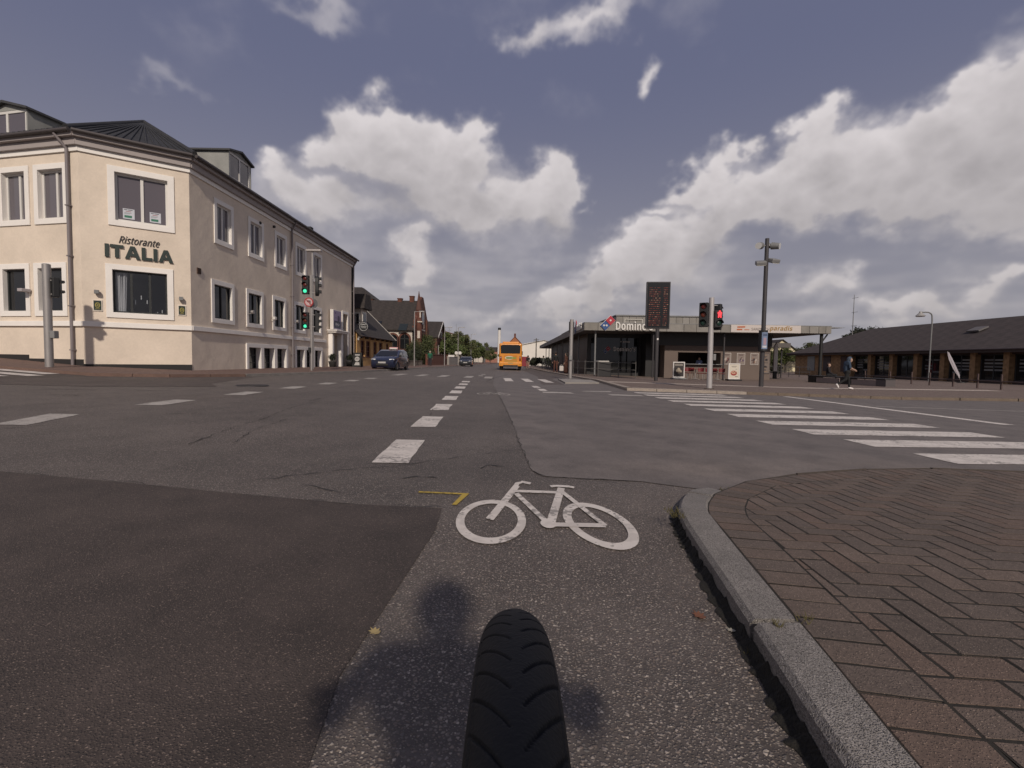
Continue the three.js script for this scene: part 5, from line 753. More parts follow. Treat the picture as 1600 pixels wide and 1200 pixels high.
function simpleHouse(name, label, x0, x1, d0, d1, eave, ridge, along, wall, roof, wins, group) {   // gabled house; along: 'x' or 'd'
  const G = thing(name, label, 'building', at(Math.max(x0, -13), d0, 0), 0, group); const gx = G.position.x, gy = G.position.y, gz = G.position.z, B = frame(G, [x0, d0], [x1, d0]), W = x1 - x0, D = d1 - d0, e = .3, gy0 = gy - .4; B.group = G;
  B.add('wall', box(0, W, gy0, eave, -D, 0), wall, G);
  if (along === 'x') { B.add('gable', [prism([[0, eave], [D, eave], [D / 2, ridge]], W - .3, W + .0).applyMatrix4(new THREE.Matrix4().set(0, 0, 1, 0, 0, 1, 0, 0, -1, 0, 0, 0, 0, 0, 0, 1))], wall, G); slope(B, 'roof', [[-e, eave - .15, e], [W + e, eave - .15, e], [W + e, ridge, -D / 2], [-e, ridge, -D / 2]], roof, G); slope(B, 'roof', [[-e, ridge, -D / 2], [W + e, ridge, -D / 2], [W + e, eave - .15, -D - e], [-e, eave - .15, -D - e]], roof, G); B.add('bargeboard', [bar([W + e + .03, eave - .2, e], [W + e + .03, ridge - .05, -D / 2], .06, .25), bar([W + e + .03, eave - .2, -D - e], [W + e + .03, ridge - .05, -D / 2], .06, .25)], WHITEPAINT, G).userData.kind = 'stuff'; }
  else { B.add('gable', prism([[0, eave], [W, eave], [W / 2, ridge]], -.3, 0), wall, G); slope(B, 'roof', [[-e, eave - .15, e], [W / 2, ridge, e], [W / 2, ridge, -D - e], [-e, eave - .15, -D - e]], roof, G); slope(B, 'roof', [[W / 2, ridge, e], [W + e, eave - .15, e], [W + e, eave - .15, -D - e], [W / 2, ridge, -D - e]], roof, G); }
  const Rr = frame(G, [x1, d0], [x1, d1]), Ll = frame(G, [x0, d1], [x0, d0]);
  for (const [f, a, b, c, d] of wins ?? []) { const F = f === 'b' ? B : f === 'r' ? Rr : Ll, w = new THREE.Group(); w.name = 'window'; G.add(w); F.add('frame', prism(rect(a, b, c, d), .002, .05, .004, [rect(a + .1, b - .1, c + .1, d - .1).reverse()]), FRAME_WHITE, w); F.add('pane', box(a + .08, b - .08, c + .08, d - .08, .004, .02), GLASS, w); }
  return { G, B };
}
simpleHouse('brick_house', 'brick house with white gable boards beyond the brick hall', -21, -12.6, 80, 90, 4.6, 7.4, 'x', BRICKRED, DARKROOF, [['r', 1.5, 2.7, 1.6, 3.2], ['r', 4.2, 5.4, 1.6, 3.2], ['r', 7, 8.2, 1.6, 3.2], ['b', 5, 6.2, 1.6, 3.2], ['r', 4.2, 5.4, 4.4, 5.6]], 'houses on the left side of the street');
simpleHouse('brick_house', 'low dark brick house next to the gabled one', -21, -12.2, 91, 103, 4.6, 6.4, 'd', BRICKRED, DARKROOF, [['r', 1.5, 2.7, 1.4, 3], ['r', 4.2, 5.4, 1.4, 3], ['r', 7, 8.2, 1.4, 3], ['b', 6, 7.2, 1.6, 3]], 'houses on the left side of the street');
{ const h = simpleHouse('pale_apartment_house', 'pale apartment house with aerials on its roof behind the trees', -20, -12.8, 118, 134, 6.6, 7.6, 'd', CREAMWALL, worn(.2, .06, .045, .85, 1, .004), [['b', 4.2, 5.4, 4.2, 5.6], ['b', 1.5, 2.7, 4.2, 5.6], ['r', 2, 3.4, 4.2, 5.6], ['r', 6, 7.4, 4.2, 5.6], ['r', 10, 11.4, 4.2, 5.6]], 'houses on the left side of the street'); h.B.add('aerial', [rod([5.9, 6.8, -2], [5.9, 9.6, -2], .05, .03, 6), rod([3.9, 6.8, -4], [3.9, 8.8, -4], .05, .03, 6), rod([3.2, 8.4, -4], [4.6, 8.4, -4], .03, .03, 5), rod([3.4, 8.0, -4], [4.4, 8.0, -4], .03, .03, 5)], ZINC, h.G); }

// ---------------------------------------------------------------- the station kiosk with its canopy
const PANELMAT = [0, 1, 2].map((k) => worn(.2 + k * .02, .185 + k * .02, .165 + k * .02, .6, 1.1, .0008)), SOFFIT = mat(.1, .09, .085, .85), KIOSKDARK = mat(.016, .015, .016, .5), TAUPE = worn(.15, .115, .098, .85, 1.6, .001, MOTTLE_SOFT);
const kiosk = thing('station_kiosk', 'low dark station kiosk with a grey panelled canopy and pizza shop sign', 'building', at(12, 37, .09));
{
  const G = kiosk, gy = ground(12, 34) + .06, F = frame(G, [5.05, 34], [22.45, 34]), Wd = F.length, S = frame(G, [5.05, 90], [5.05, 34]); F.group = S.group = G;   // S: the long street side, x runs towards the viewer
  const T = 3.58, B0 = 3.06;
  // canopy slab and its fascia panels, one by one
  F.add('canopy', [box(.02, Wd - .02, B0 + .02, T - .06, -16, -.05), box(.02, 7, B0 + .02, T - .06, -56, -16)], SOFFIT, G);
  const cuts = [0, .95, 2.2, 3.4, 4.6, 5.8, 7.0, 7.9, 8.8, 9.6, 10.3]; for (let k = 0; k + 1 < cuts.length; k++) F.add('fascia_panel', box(cuts[k] + .012, cuts[k + 1] - .012, B0, T, -.045, .02, .006), PANELMAT[k % 3], G);
  const c2 = [15.25, 15.85, 16.5, 17.0, 17.4]; for (let k = 0; k + 1 < c2.length; k++) F.add('fascia_panel', box(c2[k] + .012, c2[k + 1] - .012, B0 + .03, T, -.045, .02, .006), PANELMAT[(k + 1) % 3], G);
  F.add('sign_panel', box(10.31, 15.24, B0 + .02, T + .03, -.045, .035, .006), mat(.5, .45, .42, .6), G, 'pale sign panel over the ice cream counter');
  for (let k = 0; k < 30; k++) { const a = k * 1.86; S.add('fascia_panel', box(56 - a - 1.85, 56 - a - .01, B0, T, -.045, .02, .006), PANELMAT[k % 3], G); }
  F.add('roof_edge', box(-.02, Wd + .02, T, T + .05, -16, .03), ZINC, G); F.add('canopy_tip', prism([[Wd, T - .12], [Wd + 1.1, T - .05], [Wd, T - .02]], -1, -.1), ZINC, G);
  // raised roof box behind, clad in upright panels
  const R0 = 2.75, R1 = 9.3; for (let k = 0; k < 13; k++) { const a = mixn(R0, R1, k / 13), b = mixn(R0, R1, (k + 1) / 13); F.add('clerestory_panel', box(a + .01, b - .01, T + .05, 4.34, -2.6, -2.5, .005), PANELMAT[(k * 2) % 3], G); }
  F.add('clerestory', [box(R0, R1, T + .05, 4.3, -12, -2.61)], ZINC, G); F.add('clerestory_edge', box(R0 - .06, R1 + .06, 4.34, 4.42, -12.1, -2.42), ZINC, G); F.add('clerestory_window', [prism(rect(3.35, 4.75, T + .15, 4.12), -2.5, -2.44, .005, [rect(3.43, 4.67, T + .22, 4.05).reverse()])], mat(.4, .38, .34, .6), G);
  // walls: dark shop, taupe counter
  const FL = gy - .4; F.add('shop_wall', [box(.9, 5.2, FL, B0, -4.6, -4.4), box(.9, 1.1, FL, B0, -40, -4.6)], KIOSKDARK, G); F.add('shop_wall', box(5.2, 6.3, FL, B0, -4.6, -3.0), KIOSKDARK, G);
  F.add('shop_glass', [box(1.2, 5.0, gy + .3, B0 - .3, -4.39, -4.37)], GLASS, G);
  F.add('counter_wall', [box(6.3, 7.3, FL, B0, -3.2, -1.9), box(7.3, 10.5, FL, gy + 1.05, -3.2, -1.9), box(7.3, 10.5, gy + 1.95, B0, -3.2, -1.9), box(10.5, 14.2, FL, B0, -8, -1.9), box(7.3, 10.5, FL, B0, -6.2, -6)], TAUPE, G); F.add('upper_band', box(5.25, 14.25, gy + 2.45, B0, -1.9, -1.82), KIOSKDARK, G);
  F.add('counter_shelf', box(7.2, 10.6, gy + 1.05, gy + 1.1, -2.5, -1.6, .01), ZINC, G);
  const art = (seed, tone) => print(90, 120, (c, w, h) => { const r = rng(seed); c.fillStyle = '#7f736d'; c.fillRect(0, 0, w, h); c.fillStyle = '#4b3c3a'; c.fillRect(14, 12, 60, 6); c.fillRect(22, 22, 44, 4); for (let k = 0; k < 9; k++) { c.fillStyle = [tone, '#5a4a48', '#a59a92', '#3c2f30'][k % 4]; c.beginPath(); c.ellipse(20 + r() * 50, 56 + r() * 46, 6 + r() * 15, 5 + r() * 9, r() * 3, 0, 7); c.fill(); } });
  for (const [x, s, t] of [[10.95, 3, '#6a2f2c'], [12.0, 4, '#5b4763'], [13.0, 5, '#7a5c4a']]) { const p = F.add('poster', box(x - .3, x + .3, gy + 1.1, gy + 1.95, -1.9, -1.87), WHITEPAINT, G); printed(F, 'picture', art(s, t), x - .28, x + .28, gy + 1.12, gy + 1.93, -1.867, p); }
  { const p = F.add('menu_board', box(13.45, 14.15, gy + .45, gy + 1.95, -1.9, -1.86), DARKSTEEL, G); printed(F, 'picture', print(80, 160, (c, w, h) => { c.fillStyle = '#6f645e'; c.fillRect(0, 0, w, h); const r = rng(8); for (let k = 0; k < 16; k++) { c.fillStyle = k % 3 ? '#2e2728' : '#8a6f52'; c.fillRect(8 + r() * 8, 8 + k * 9, 20 + r() * 40, 4); } c.fillStyle = '#241f22'; c.fillRect(40, 40, 22, 18); c.fillRect(30, 100, 26, 14); }), 13.48, 14.12, gy + .48, gy + 1.92, -1.857, p); }
  // columns
  for (const [x, z, h] of [[.85, -.4, 0], [5.0, -.4, 0], [10.1, -.5, 0], [16.95, -.35, 0]]) F.add('column', rod([x, gy, z], [x, B0 + .02, z], x > 16 ? .11 : .06, x > 16 ? .11 : .06, 12), x < 1 ? ZINC : x > 16 ? BLACK : DARKSTEEL, G); F.add('column_brace', rod([16.95, 2.45, -.35], [17.4, B0, -.4], .05), BLACK, G);
  for (let k = 1; k < 8; k++) S.add('column', rod([56 - 6.5 * k, gy + .02, -.5], [56 - 6.5 * k, B0 + .02, -.5], .055, .055, 8), ZINC, G);
  for (const x of [2.2, 3.8, 5.5, 7.6]) F.add('soffit_light', box(x - .3, x + .3, B0 - .005, B0 + .015, -1.2, -1.05), ZINC, G);
  // shop sign: tilted emblem and raised letters, again inside on the glass
  const logo = (fr, cx, cy, s, z, P, dim = 1, t = .05) => { const e = new THREE.Group(); e.name = 'emblem'; P.add(e); const sq = (ox, oy, m, n) => fr.add(n, prism([[-s, 0], [0, -s], [s, 0], [0, s]].map(([a, b]) => [a + ox, b + oy]), z, z + t, .004), m, e); const W = mat(.55 * dim, .52 * dim, .5 * dim, .5), d = s * 1.0;
    fr.add('emblem_edge', prism([[-s * 1.62, -s * .5], [-s * .5, -s * 1.62], [s * 1.62, s * .5], [s * .5, s * 1.62]].map(([a, b]) => [a + cx, b + cy]), z - .02, z + .001), W, e); sq(cx - s * .53, cy - s * .53, mat(.015 * dim, .06 * dim, .2 * dim, .5), 'blue_tile'); sq(cx + s * .53, cy + s * .53, mat(.36 * dim, .012 * dim, .035 * dim, .5), 'red_tile');
    for (const [a, b] of [[-s * .8, -s * .5], [-s * .25, -s * .5], [s * .53, s * .55]]) fr.add('pip', disc(s * .2, .01, 18).translate(cx + a, cy + b, z + t + .004), W, e); };
  const sg = new THREE.Group(); sg.name = 'shop_sign'; G.add(sg); logo(F, 1.62, 3.58, .34, .06, sg); writeOn(F, sg, "Domino's", 'sans_bold', 2.18, 4.78, 3.12, .56, .03, .08, mat(.62, .6, .57, .5));
  const s3 = new THREE.Group(); s3.name = 'shop_sign'; G.add(s3); writeOn(S, s3, "Domino's", 'sans_bold', 52.4, 55.0, 3.2, .5, .03, .08, mat(.62, .6, .57, .5)); logo(S, 51.9, 3.55, .34, .06, s3);
  const s2 = new THREE.Group(); s2.name = 'window_sign'; G.add(s2); writeOn(F, s2, "Domino's", 'sans_bold', 3.0, 4.75, 1.72, .32, -4.36, .04, mat(.55, .53, .52, .6)); logo(F, 2.45, 1.8, .2, -4.34, s2, .8, .02); F.add('small_sign', [box(3.72, 4.3, 2.42, 2.5, -4.36, -4.34), box(3.55, 3.62, 2.42, 2.52, -4.36, -4.34)], mat(.5, .48, .48, .6), G);
  // lettering on the pale sign
  const ps = new THREE.Group(); ps.name = 'panel_lettering'; G.add(ps); writeOn(F, ps, 'paradis', 'sans_bold', 13.05, 14.6, 3.25, .3, .037, .012, mat(.28, .17, .05, .6), 'letter', .18); writeOn(F, ps, 'SANDWICH', 'sans_regular', 11.75, 13.0, 3.23, .18, .037, .012, mat(.2, .17, .16, .6)); F.add('script_mark', [bar([10.75, 3.45, .04], [11.3, 3.47, .04], .01, .1), bar([10.72, 3.28, .04], [11.1, 3.28, .04], .01, .1), bar([11.25, 3.27, .04], [11.6, 3.27, .04], .01, .05)], mat(.4, .1, .03, .6), ps);
  F.add('blue_fascia_sign', box(2.0, 2.6, 2.5, 2.8, -8, -7.9), mat(.03, .04, .16, .6), G); 
  // brick end parts along the street side
  for (const [a, b, m] of [[20, 24, YELLOW], [30, 33, TAUPE], [36, 40, TAUPE]]) S.add('street_wall', box(a, b, FL, B0, -2.6, -1.4), m, G);
  // back wing seen through the passage
  F.add('rear_canopy', box(13.5, 19.5, 2.35, 2.75, -9.5, -8.5), SOFFIT, G); F.add('rear_canopy_post', rod([19, gy - .1, -9], [19, 2.36, -9], .06), DARKSTEEL, G);
}
// railing of the terrace, post by post
{
  const RAIL = mat(.11, .105, .1, .6, { metalness: .3 }), path = [[4.35, 40], [4.4, 37], [4.45, 35], [4.7, 34.3], [4.95, 32.7], [5.75, 32.2], [7.05, 31.9], [8.2, 31.9]], o = thing('terrace_railing', 'grey tubular railing round the kiosk terrace', 'railing', at(5.5, 33, .09)), P = (x, d, y) => [x - 5.5, ground(x, d) + .09 + y - o.position.y, -(d - 33)];
  for (const [x, d] of path) part('post', rod(P(x, d, 0), P(x, d, 1.08), .026, .026, 8), RAIL, o); for (let i = 0; i + 1 < path.length; i++) for (const y of [.52, .98]) part('rail', rod(P(...path[i], y), P(...path[i + 1], y), .018, .018, 8), RAIL, o);
}
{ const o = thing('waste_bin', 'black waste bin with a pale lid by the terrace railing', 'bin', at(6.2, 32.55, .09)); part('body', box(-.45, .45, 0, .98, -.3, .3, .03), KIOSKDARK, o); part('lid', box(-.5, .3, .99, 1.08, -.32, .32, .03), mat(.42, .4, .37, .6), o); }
for (const [x, d, name, label] of [[11.3, 32.6, 'dark menu', 'white framed pavement board with a dark dessert picture'], [15.1, 32.7, 'light menu', 'white lit pavement board with a red food bowl picture']]) {
  const o = thing('sandwich_board', label, 'sandwich board', at(x, d, .09), 0, 'boards in front of the kiosk'), dark = name[0] === 'd';
  part('frame', prism(rect(-.4, .4, .1, 1.18), -.04, .04, .008, [rect(-.33, .33, .18, 1.11).reverse()]), WHITEPAINT, o); part('base', box(-.46, .46, 0, .1, -.28, .28, .03), dark ? ZINC : BLACK, o); part('panel', box(-.35, .35, .16, 1.13, -.03, .02), BLACK, o);
  part('picture', new THREE.PlaneGeometry(.66, .93).translate(0, .645, .024), print(132, 186, (c, w, h) => { if (dark) { c.fillStyle = '#2b2625'; c.fillRect(0, 0, w, h); c.fillStyle = '#8c857d'; c.fillRect(14, 14, 104, 26); c.fillStyle = '#2b2625'; for (let k = 0; k < 6; k++) c.fillRect(22 + k * 16, 18, 5, 18); c.fillStyle = '#9a8f7f'; for (const [x, y, r] of [[66, 84, 20], [48, 108, 22], [86, 112, 22], [66, 126, 18]]) { c.beginPath(); c.ellipse(x, y, r, r * .8, .6, 0, 7); c.fill(); } c.fillStyle = '#4a3a30'; c.fillRect(40, 120, 50, 14); } else { c.fillStyle = '#c4bcae'; c.fillRect(0, 0, w, h); c.fillStyle = '#5c534d'; c.fillRect(28, 22, 74, 5); c.fillRect(38, 34, 50, 4); c.fillStyle = '#8f3c34'; c.beginPath(); c.ellipse(62, 118, 44, 34, 0, 0, 7); c.fill(); c.fillStyle = '#c9a08a'; c.beginPath(); c.ellipse(62, 108, 34, 20, 0, 0, 7); c.fill(); c.fillStyle = '#5a2a22'; for (const [x, y] of [[46, 104], [60, 112], [76, 102], [66, 98], [84, 112]]) { c.beginPath(); c.ellipse(x, y, 8, 5, x, 0, 7); c.fill(); } c.fillStyle = '#6e655e'; c.fillRect(84, 62, 22, 5); c.fillRect(80, 160, 38, 8); } }), o);
}
{ // red chairs and tables
  const RED = mat(.13, .011, .013, .5), SEATS = [[12.05, 33.0, .4, 'to the right of the dark dessert board'], [12.4, 33.3, 2.8, 'behind the left round table'], [12.95, 33.0, -.6, 'right of the left round table'], [13.5, 33.0, .5, 'left of the right round table'], [13.98, 33.35, 3.0, 'behind the right round table'], [14.5, 33.2, -.5, 'behind the lit pavement board']];
  for (const [x, d, t, where] of SEATS) { const o = thing('cafe_chair', `red moulded cafe chair ${where}`, 'chair', at(x, d, .09), t, 'red chairs outside the kiosk'); part('seat', new RoundedBoxGeometry(.42, .04, .42, 3, .018).translate(0, .45, 0), RED, o); const b = new THREE.CylinderGeometry(.25, .22, .26, 18, 1, true, -.95, 1.9); b.rotateY(Math.PI); part('backrest', plain(b.translate(0, .68, .03)), new THREE.MeshStandardMaterial({ color: lin(.13, .011, .013), roughness: .5, side: THREE.DoubleSide }), o); for (const [a, c] of [[-1, -1], [1, -1], [-1, 1], [1, 1]]) part('leg', rod([a * .16, .44, c * .16], [a * .2, 0, c * .2], .012, .012, 8), STEEL, o); }
  for (const [x, d, w] of [[12.5, 32.75, 'beside the dark dessert board'], [13.98, 32.75, 'beside the lit food board']]) { const o = thing('cafe_table', `small red topped round table ${w}`, 'table', at(x, d, .09), 0, 'tables outside the kiosk'); part('top', rod([0, .7, 0], [0, .73, 0], .34, .34, 24), RED, o); part('column', rod([0, .05, 0], [0, .7, 0], .025, .025), STEEL, o); for (let k = 0; k < 4; k++) part('foot', rod([0, .09, 0], [.3 * Math.cos(k * 1.571 + .5), .015, .3 * Math.sin(k * 1.571 + .5)], .018, .014), STEEL, o); }
}
{ // departure board
  const x = 8.03, d = 26.8, o = thing('departure_board', 'tall black departure screen with orange rows on a dark post', 'display board', at(x, d, .09)), g0 = ground(x, d) + .09, y = (v) => v - g0; part('post', rod([.0, 0, 0], [.0, y(2.9), 0], .1, .1, 16), DARKSTEEL, o);
  part('screen_housing', box(-.66, .62, y(2.74), y(5.32), -.12, .12, .02).rotateY(-.1), DARKSTEEL, o);
  const cv = document.createElement('canvas'); cv.width = 256; cv.height = 512; const c = cv.getContext('2d'), r = rng(15); c.fillStyle = '#000'; c.fillRect(0, 0, 256, 512); for (let k = 0; k < 19; k++) { const yy = 54 + k * 23.5; for (const [a, b] of [[22, 56], [64, 150], [186, 232]]) { let q = a; while (q < b) { const w = 4 + r() * 7; if (r() > .16) { c.fillStyle = r() > .82 ? '#d8a080' : r() > .5 ? '#a0402a' : '#7a2a1c'; c.fillRect(q, yy + r() * 2, w, 5 + r() * 3); } q += w + 2; } } }
  const t = new THREE.CanvasTexture(cv); t.colorSpace = THREE.SRGBColorSpace; part('screen', new THREE.PlaneGeometry(1.2, 2.48).translate(-.02, y(4.03), .124).rotateY(-.1), new THREE.MeshStandardMaterial({ color: lin(.006, .006, .007), roughness: .25, emissive: lin(1, 1, 1), emissiveMap: t, emissiveIntensity: .55 }), o);
  part('sticker', box(-.04, .05, y(2.12), y(2.22), .098, .104), WHITEPAINT, o);
}
{ // signal at the crossing with a red man
  const x = 7.8, d = 18.95, o = thing('signal_post', 'grey signal post at the zebra crossing showing a red man', 'signal post', at(x, d, .09), 0, 'signal posts'), g0 = ground(x, d) + .09, y = (v) => v - g0; part('pole', [rod([0, 0, 0], [-.03, y(3.45), 0], .105, .095, 20)], mat(.42, .4, .4, .5, { metalness: .3 }), o);
  signalHead(o, -.33, y(2.3), y(3.25), .02, .34, [LENS.red, LENS.amber, LENS.green], -.55); signalHead(o, .3, y(2.2), y(3.22), -.16, .3, [LENS.red, LENS.amber, LENS.green], 2.3); const h = signalHead(o, .2, y(2.28), y(2.95), .12, .32, [BLACK, LENS.green], .12); h.children.filter((q) => q.name === 'visor').forEach((q, i) => { if (!i) h.remove(q); });
  part('red_man', [prism([[-.05, -.1], [-.02, -.1], [0, -.01], [.02, -.1], [.05, -.1], [.045, .05], [.06, .02], [.06, .09], [-.06, .09], [-.06, .02], [-.045, .05]].map(([a, b]) => [a * 1.4, b * 1.15 + y(2.77)]), .09, .11), disc(.034, .02, 14).translate(0, y(2.77) + .13, .1)], LIT_RED, h).name = 'lit_red_signal_man';
  part('bracket', [2.4, 3.15].map((v) => rod([-.3, y(v), .0], [.3, y(v), -.08], .02)), STEEL, o).userData.kind = 'stuff'; part('button_box', box(.09, .2, y(1.0), y(1.25), -.07, .07, .02), ZINC, o); part('foot_plate', rod([0, 0, 0], [0, .03, 0], .2, .18, 16), mat(.06, .045, .035, .8), o);
}
{ // thin post on the pavement tip
  const x = 3.17, d = 26.2, o = thing('signal_post', 'pale post with its signal seen from behind at the pavement tip', 'signal post', at(x, d, .09), 0, 'signal posts'); part('pole', rod([0, 0, 0], [.02, 3.2, 0], .1, .1, 16), STEEL, o); signalHead(o, .05, 2.5, 3.1, -.2, .26, [LENS.red, LENS.amber, LENS.green], 2.7); part('button_box', box(-.1, .06, 1.0, 1.25, .09, .2, .02), ZINC, o); part('bracket', [2.55, 3.0].map((v) => rod([0, v, 0], [.04, v, -.16], .018)), STEEL, o).userData.kind = 'stuff';
}
{ // mast with spotlights
  const x = 12.05, d = 23.2, o = thing('light_mast', 'tall dark light mast with four spotlights and a blue poster', 'light mast', at(x, d, .09)), g0 = ground(x, d) + .09, y = (v) => v - g0; part('pole', rod([0, 0, 0], [.0, y(6.86), 0], .105, .09, 18), DARKSTEEL, o);
  const spot = (px, py, pz, ry, rz) => { const g = new THREE.Group(); g.name = 'spotlight'; g.position.set(px, py, pz); g.rotation.set(.25, ry, rz); o.add(g); part('housing', [new THREE.CylinderGeometry(.14, .17, .36, 16).rotateX(Math.PI / 2), new THREE.CylinderGeometry(.08, .14, .12, 16).rotateX(Math.PI / 2).translate(0, 0, -.24)], ZINC, g); part('lens', disc(.15, .012, 18).translate(0, 0, .186), mat(.5, .5, .5, .2), g); return g; };
  spot(-.38, y(6.5), .06, -.7, 0); spot(.38, y(6.5), .06, .8, 0); part('spot_arm', [rod([-.32, y(6.52), 0], [.32, y(6.52), 0], .03)], STEEL, o);
  for (const [s, yy] of [[-1, 5.68], [1, 5.8]]) { const g = part('floodlight', new RoundedBoxGeometry(.46, .2, .4, 2, .05).rotateX(.35).rotateY(s * .3).translate(s * .3, y(yy), .08), ZINC, o); part('flood_glass', new RoundedBoxGeometry(.38, .02, .3, 1, .005).rotateX(.35).rotateY(s * .3).translate(s * .3, y(yy) - .1, .09), mat(.5, .48, .42, .2), g); }
  const c = part('poster_band', rod([0, y(1.5), 0], [0, y(2.5), 0], .2, .2, 20), BLACK, o); part('poster', new THREE.CylinderGeometry(.205, .205, .8, 16, 1, true, -.75, 1.5).translate(0, y(2.0), 0), print(80, 120, (q, w, h) => { q.fillStyle = '#6f7f9a'; q.fillRect(0, 0, w, h); q.fillStyle = '#9a8390'; q.fillRect(20, 40, 36, 50); q.fillStyle = '#b9b9c0'; q.fillRect(10, 96, 54, 14); q.fillStyle = '#46536e'; q.fillRect(14, 10, 50, 18); }), c);
}

// ---------------------------------------------------------------- brick station building on the right
{
  const G = thing('station_building', 'long low station building with brown hipped roof and brick pillars', 'building', [36.5, ground(36.5, 45) + .05, -45]), X = 36.5, F = frame(G, [X, 62], [X, 22]); F.group = G;   // local x grows towards the viewer
  const u = (d) => 62 - d, gy = ground(20, 45) + .09, y0 = gy - .3, EV = 2.25, TANBRICK = worn(.36, .22, .115, .9, .9, .003, MOTTLE_ROUGH), BROWNROOF = worn(.062, .047, .045, .9, 1.4, .006, MOTTLE_ROUGH);
  F.add('wall', [box(0, u(51.9), y0, EV, -8, -.0), box(u(51.9), 40, y0, EV, -8, -.8)], TANBRICK, G); F.add('wall_footing', box(u(51.9), 40, y0, gy + .25, -.8, -.25), mat(.06, .045, .04, .9), G); F.add('lintel', box(u(51.9), 40, 1.9, EV, -.8, -.12), mat(.05, .03, .025, .8), G);
  const cols = [51.9, 49.1, 46.3, 43.5, 40.8, 38.1, 35.5, 32.8, 30.1, 27.4, 24.7]; for (const d of cols) F.add('brick_pillar', box(u(d) - .22, u(d) + .22, y0, EV, -.7, .06, .01), TANBRICK, G);
  for (let k = 0; k + 1 < cols.length; k++) { const a = u(cols[k]) + .26, b = u(cols[k + 1]) - .26, w = new THREE.Group(); w.name = 'shop_window'; G.add(w); F.add('frame', [prism(rect(a, b, gy + .25, 1.9), -.42, -.34, .006, [rect(a + .07, (a + b) / 2 - .04, gy + .33, 1.82).reverse(), rect((a + b) / 2 + .04, b - .07, gy + .33, 1.82).reverse()])], mat(.03, .03, .032, .6), w); F.add('pane', box(a + .03, b - .03, gy + .28, 1.87, -.39, -.38), GLASS, w);
    const r = rng(100 + k), paper = [mat(.1, .1, .105, .9), mat(.16, .16, .165, .9), mat(.22, .22, .22, .9)]; if (k !== 2) for (let i = 0; i < 2; i++) for (let j = 0; j < 5; j++) { if (r() < .3) continue; const cx = mixn(a + .25, b - .25, (i + .5) / 2), cy = mixn(gy + .65, 1.6, (j + .5) / 5), ww = (b - a) * .17; F.add('listing_sheet', box(cx - ww, cx + ww, cy - .07, cy + .06, -.375, -.37), paper[Math.floor(r() * 3)], w); } }
  // plain brick end with doors and a window
  for (const [a, b, m] of [[2.6, 4.0, mat(.16, .17, .18, .3)], [5.6, 6.9, mat(.05, .035, .035, .7)], [8.6, 9.6, mat(.06, .03, .025, .7)]]) { const w = F.add('end_window', box(a, b, gy + .5, 1.9, .002, .05), m, G); }
  // hipped roof
  const e = .7, rx = -5.6, RY = 5.2; slope(F, 'roof', [[-e, EV, e], [40, EV, e], [40, RY, rx], [5.4, RY, rx]], BROWNROOF, G, .14); slope(F, 'roof', [[5.4, RY, rx], [40, RY, rx], [40, EV, -11.9], [-e, EV, -11.9]], BROWNROOF, G, .14); slope(F, 'roof', [[-e, EV, -11.9], [-e, EV, e], [5.4, RY, rx]], BROWNROOF, G, .14);
  F.add('fascia_board', box(-e, 40, EV - .24, EV - .02, e - .03, e + .03), mat(.04, .025, .022, .7), G); F.add('gutter', rod([-e, EV, e + .08], [40, EV, e + .08], .07, .07, 8), mat(.05, .035, .035, .6), G);
  F.add('roof_hatch', box(0, 1.1, 0, .12, -.5, .4).rotateX(.416).translate(u(41.5), 4.05, -2.9), mat(.12, .11, .11, .6), G);
  const an = F.add('aerial_mast', rod([4.2, 3.0, rx + 1.4], [4.2, 9.3, rx + 1.4], .06, .03, 8), ZINC, G); for (const y of [5.6, 7.2, 8.9]) F.add('aerial_rod', rod([3.9, y, rx + 1.4], [4.9, y, rx + 1.4], .02, .02, 6), ZINC, an);
}
{ // fence before it, bar by bar
  const RUSTY = mat(.07, .045, .042, .7), pts = [[27.2, 37], [26.6, 33.8], [26.3, 31.6], [26.1, 30.0], [26.1, 28.4], [26.0, 26.8], [25.7, 25.2], [25.6, 23.8], [25.5, 22.2]], o = thing('low_railing', 'low dark railing along the plaza before the station building', 'railing', at(26, 29, .09)), P = (x, d, y) => [x - 26, ground(x, d) + .09 + y - o.position.y, -(d - 29)];
  for (const [x, d] of pts) part('post', box(-.035, .035, 0, .8, -.035, .035, .01).translate(...P(x, d, 0)), RUSTY, o); for (let i = 0; i + 1 < pts.length; i++) part('rail', rod(P(...pts[i], .42), P(...pts[i + 1], .42), .03, .03, 8), RUSTY, o);
}
{ // bench on three blocks
  const a = [21.0, 32.4], b = [20.25, 26.6], o = thing('plaza_bench', 'long dark plaza bench on square blocks behind the walking person', 'bench', at(20.6, 29.5, .09), Math.atan2(.75, 5.8)); const L = Math.hypot(5.8, .75); part('seat', [box(-.32, .32, .38, .46, -L / 2, L / 2, .02)], mat(.03, .027, .028, .6), o);
  for (const z of [-L / 2 + .35, .1, L / 2 - .3]) part('block', box(-.3, .3, -.03, .38, z - .32, z + .32, .015), z > 1 ? mat(.09, .078, .08, .8) : BLACK, o); for (const [z0, z1] of [[-2.2, -.4], [.6, 2.3]]) part('back_panel', box(-.27, -.2, .02, .34, z0, z1), mat(.24, .2, .19, .85), o);
}
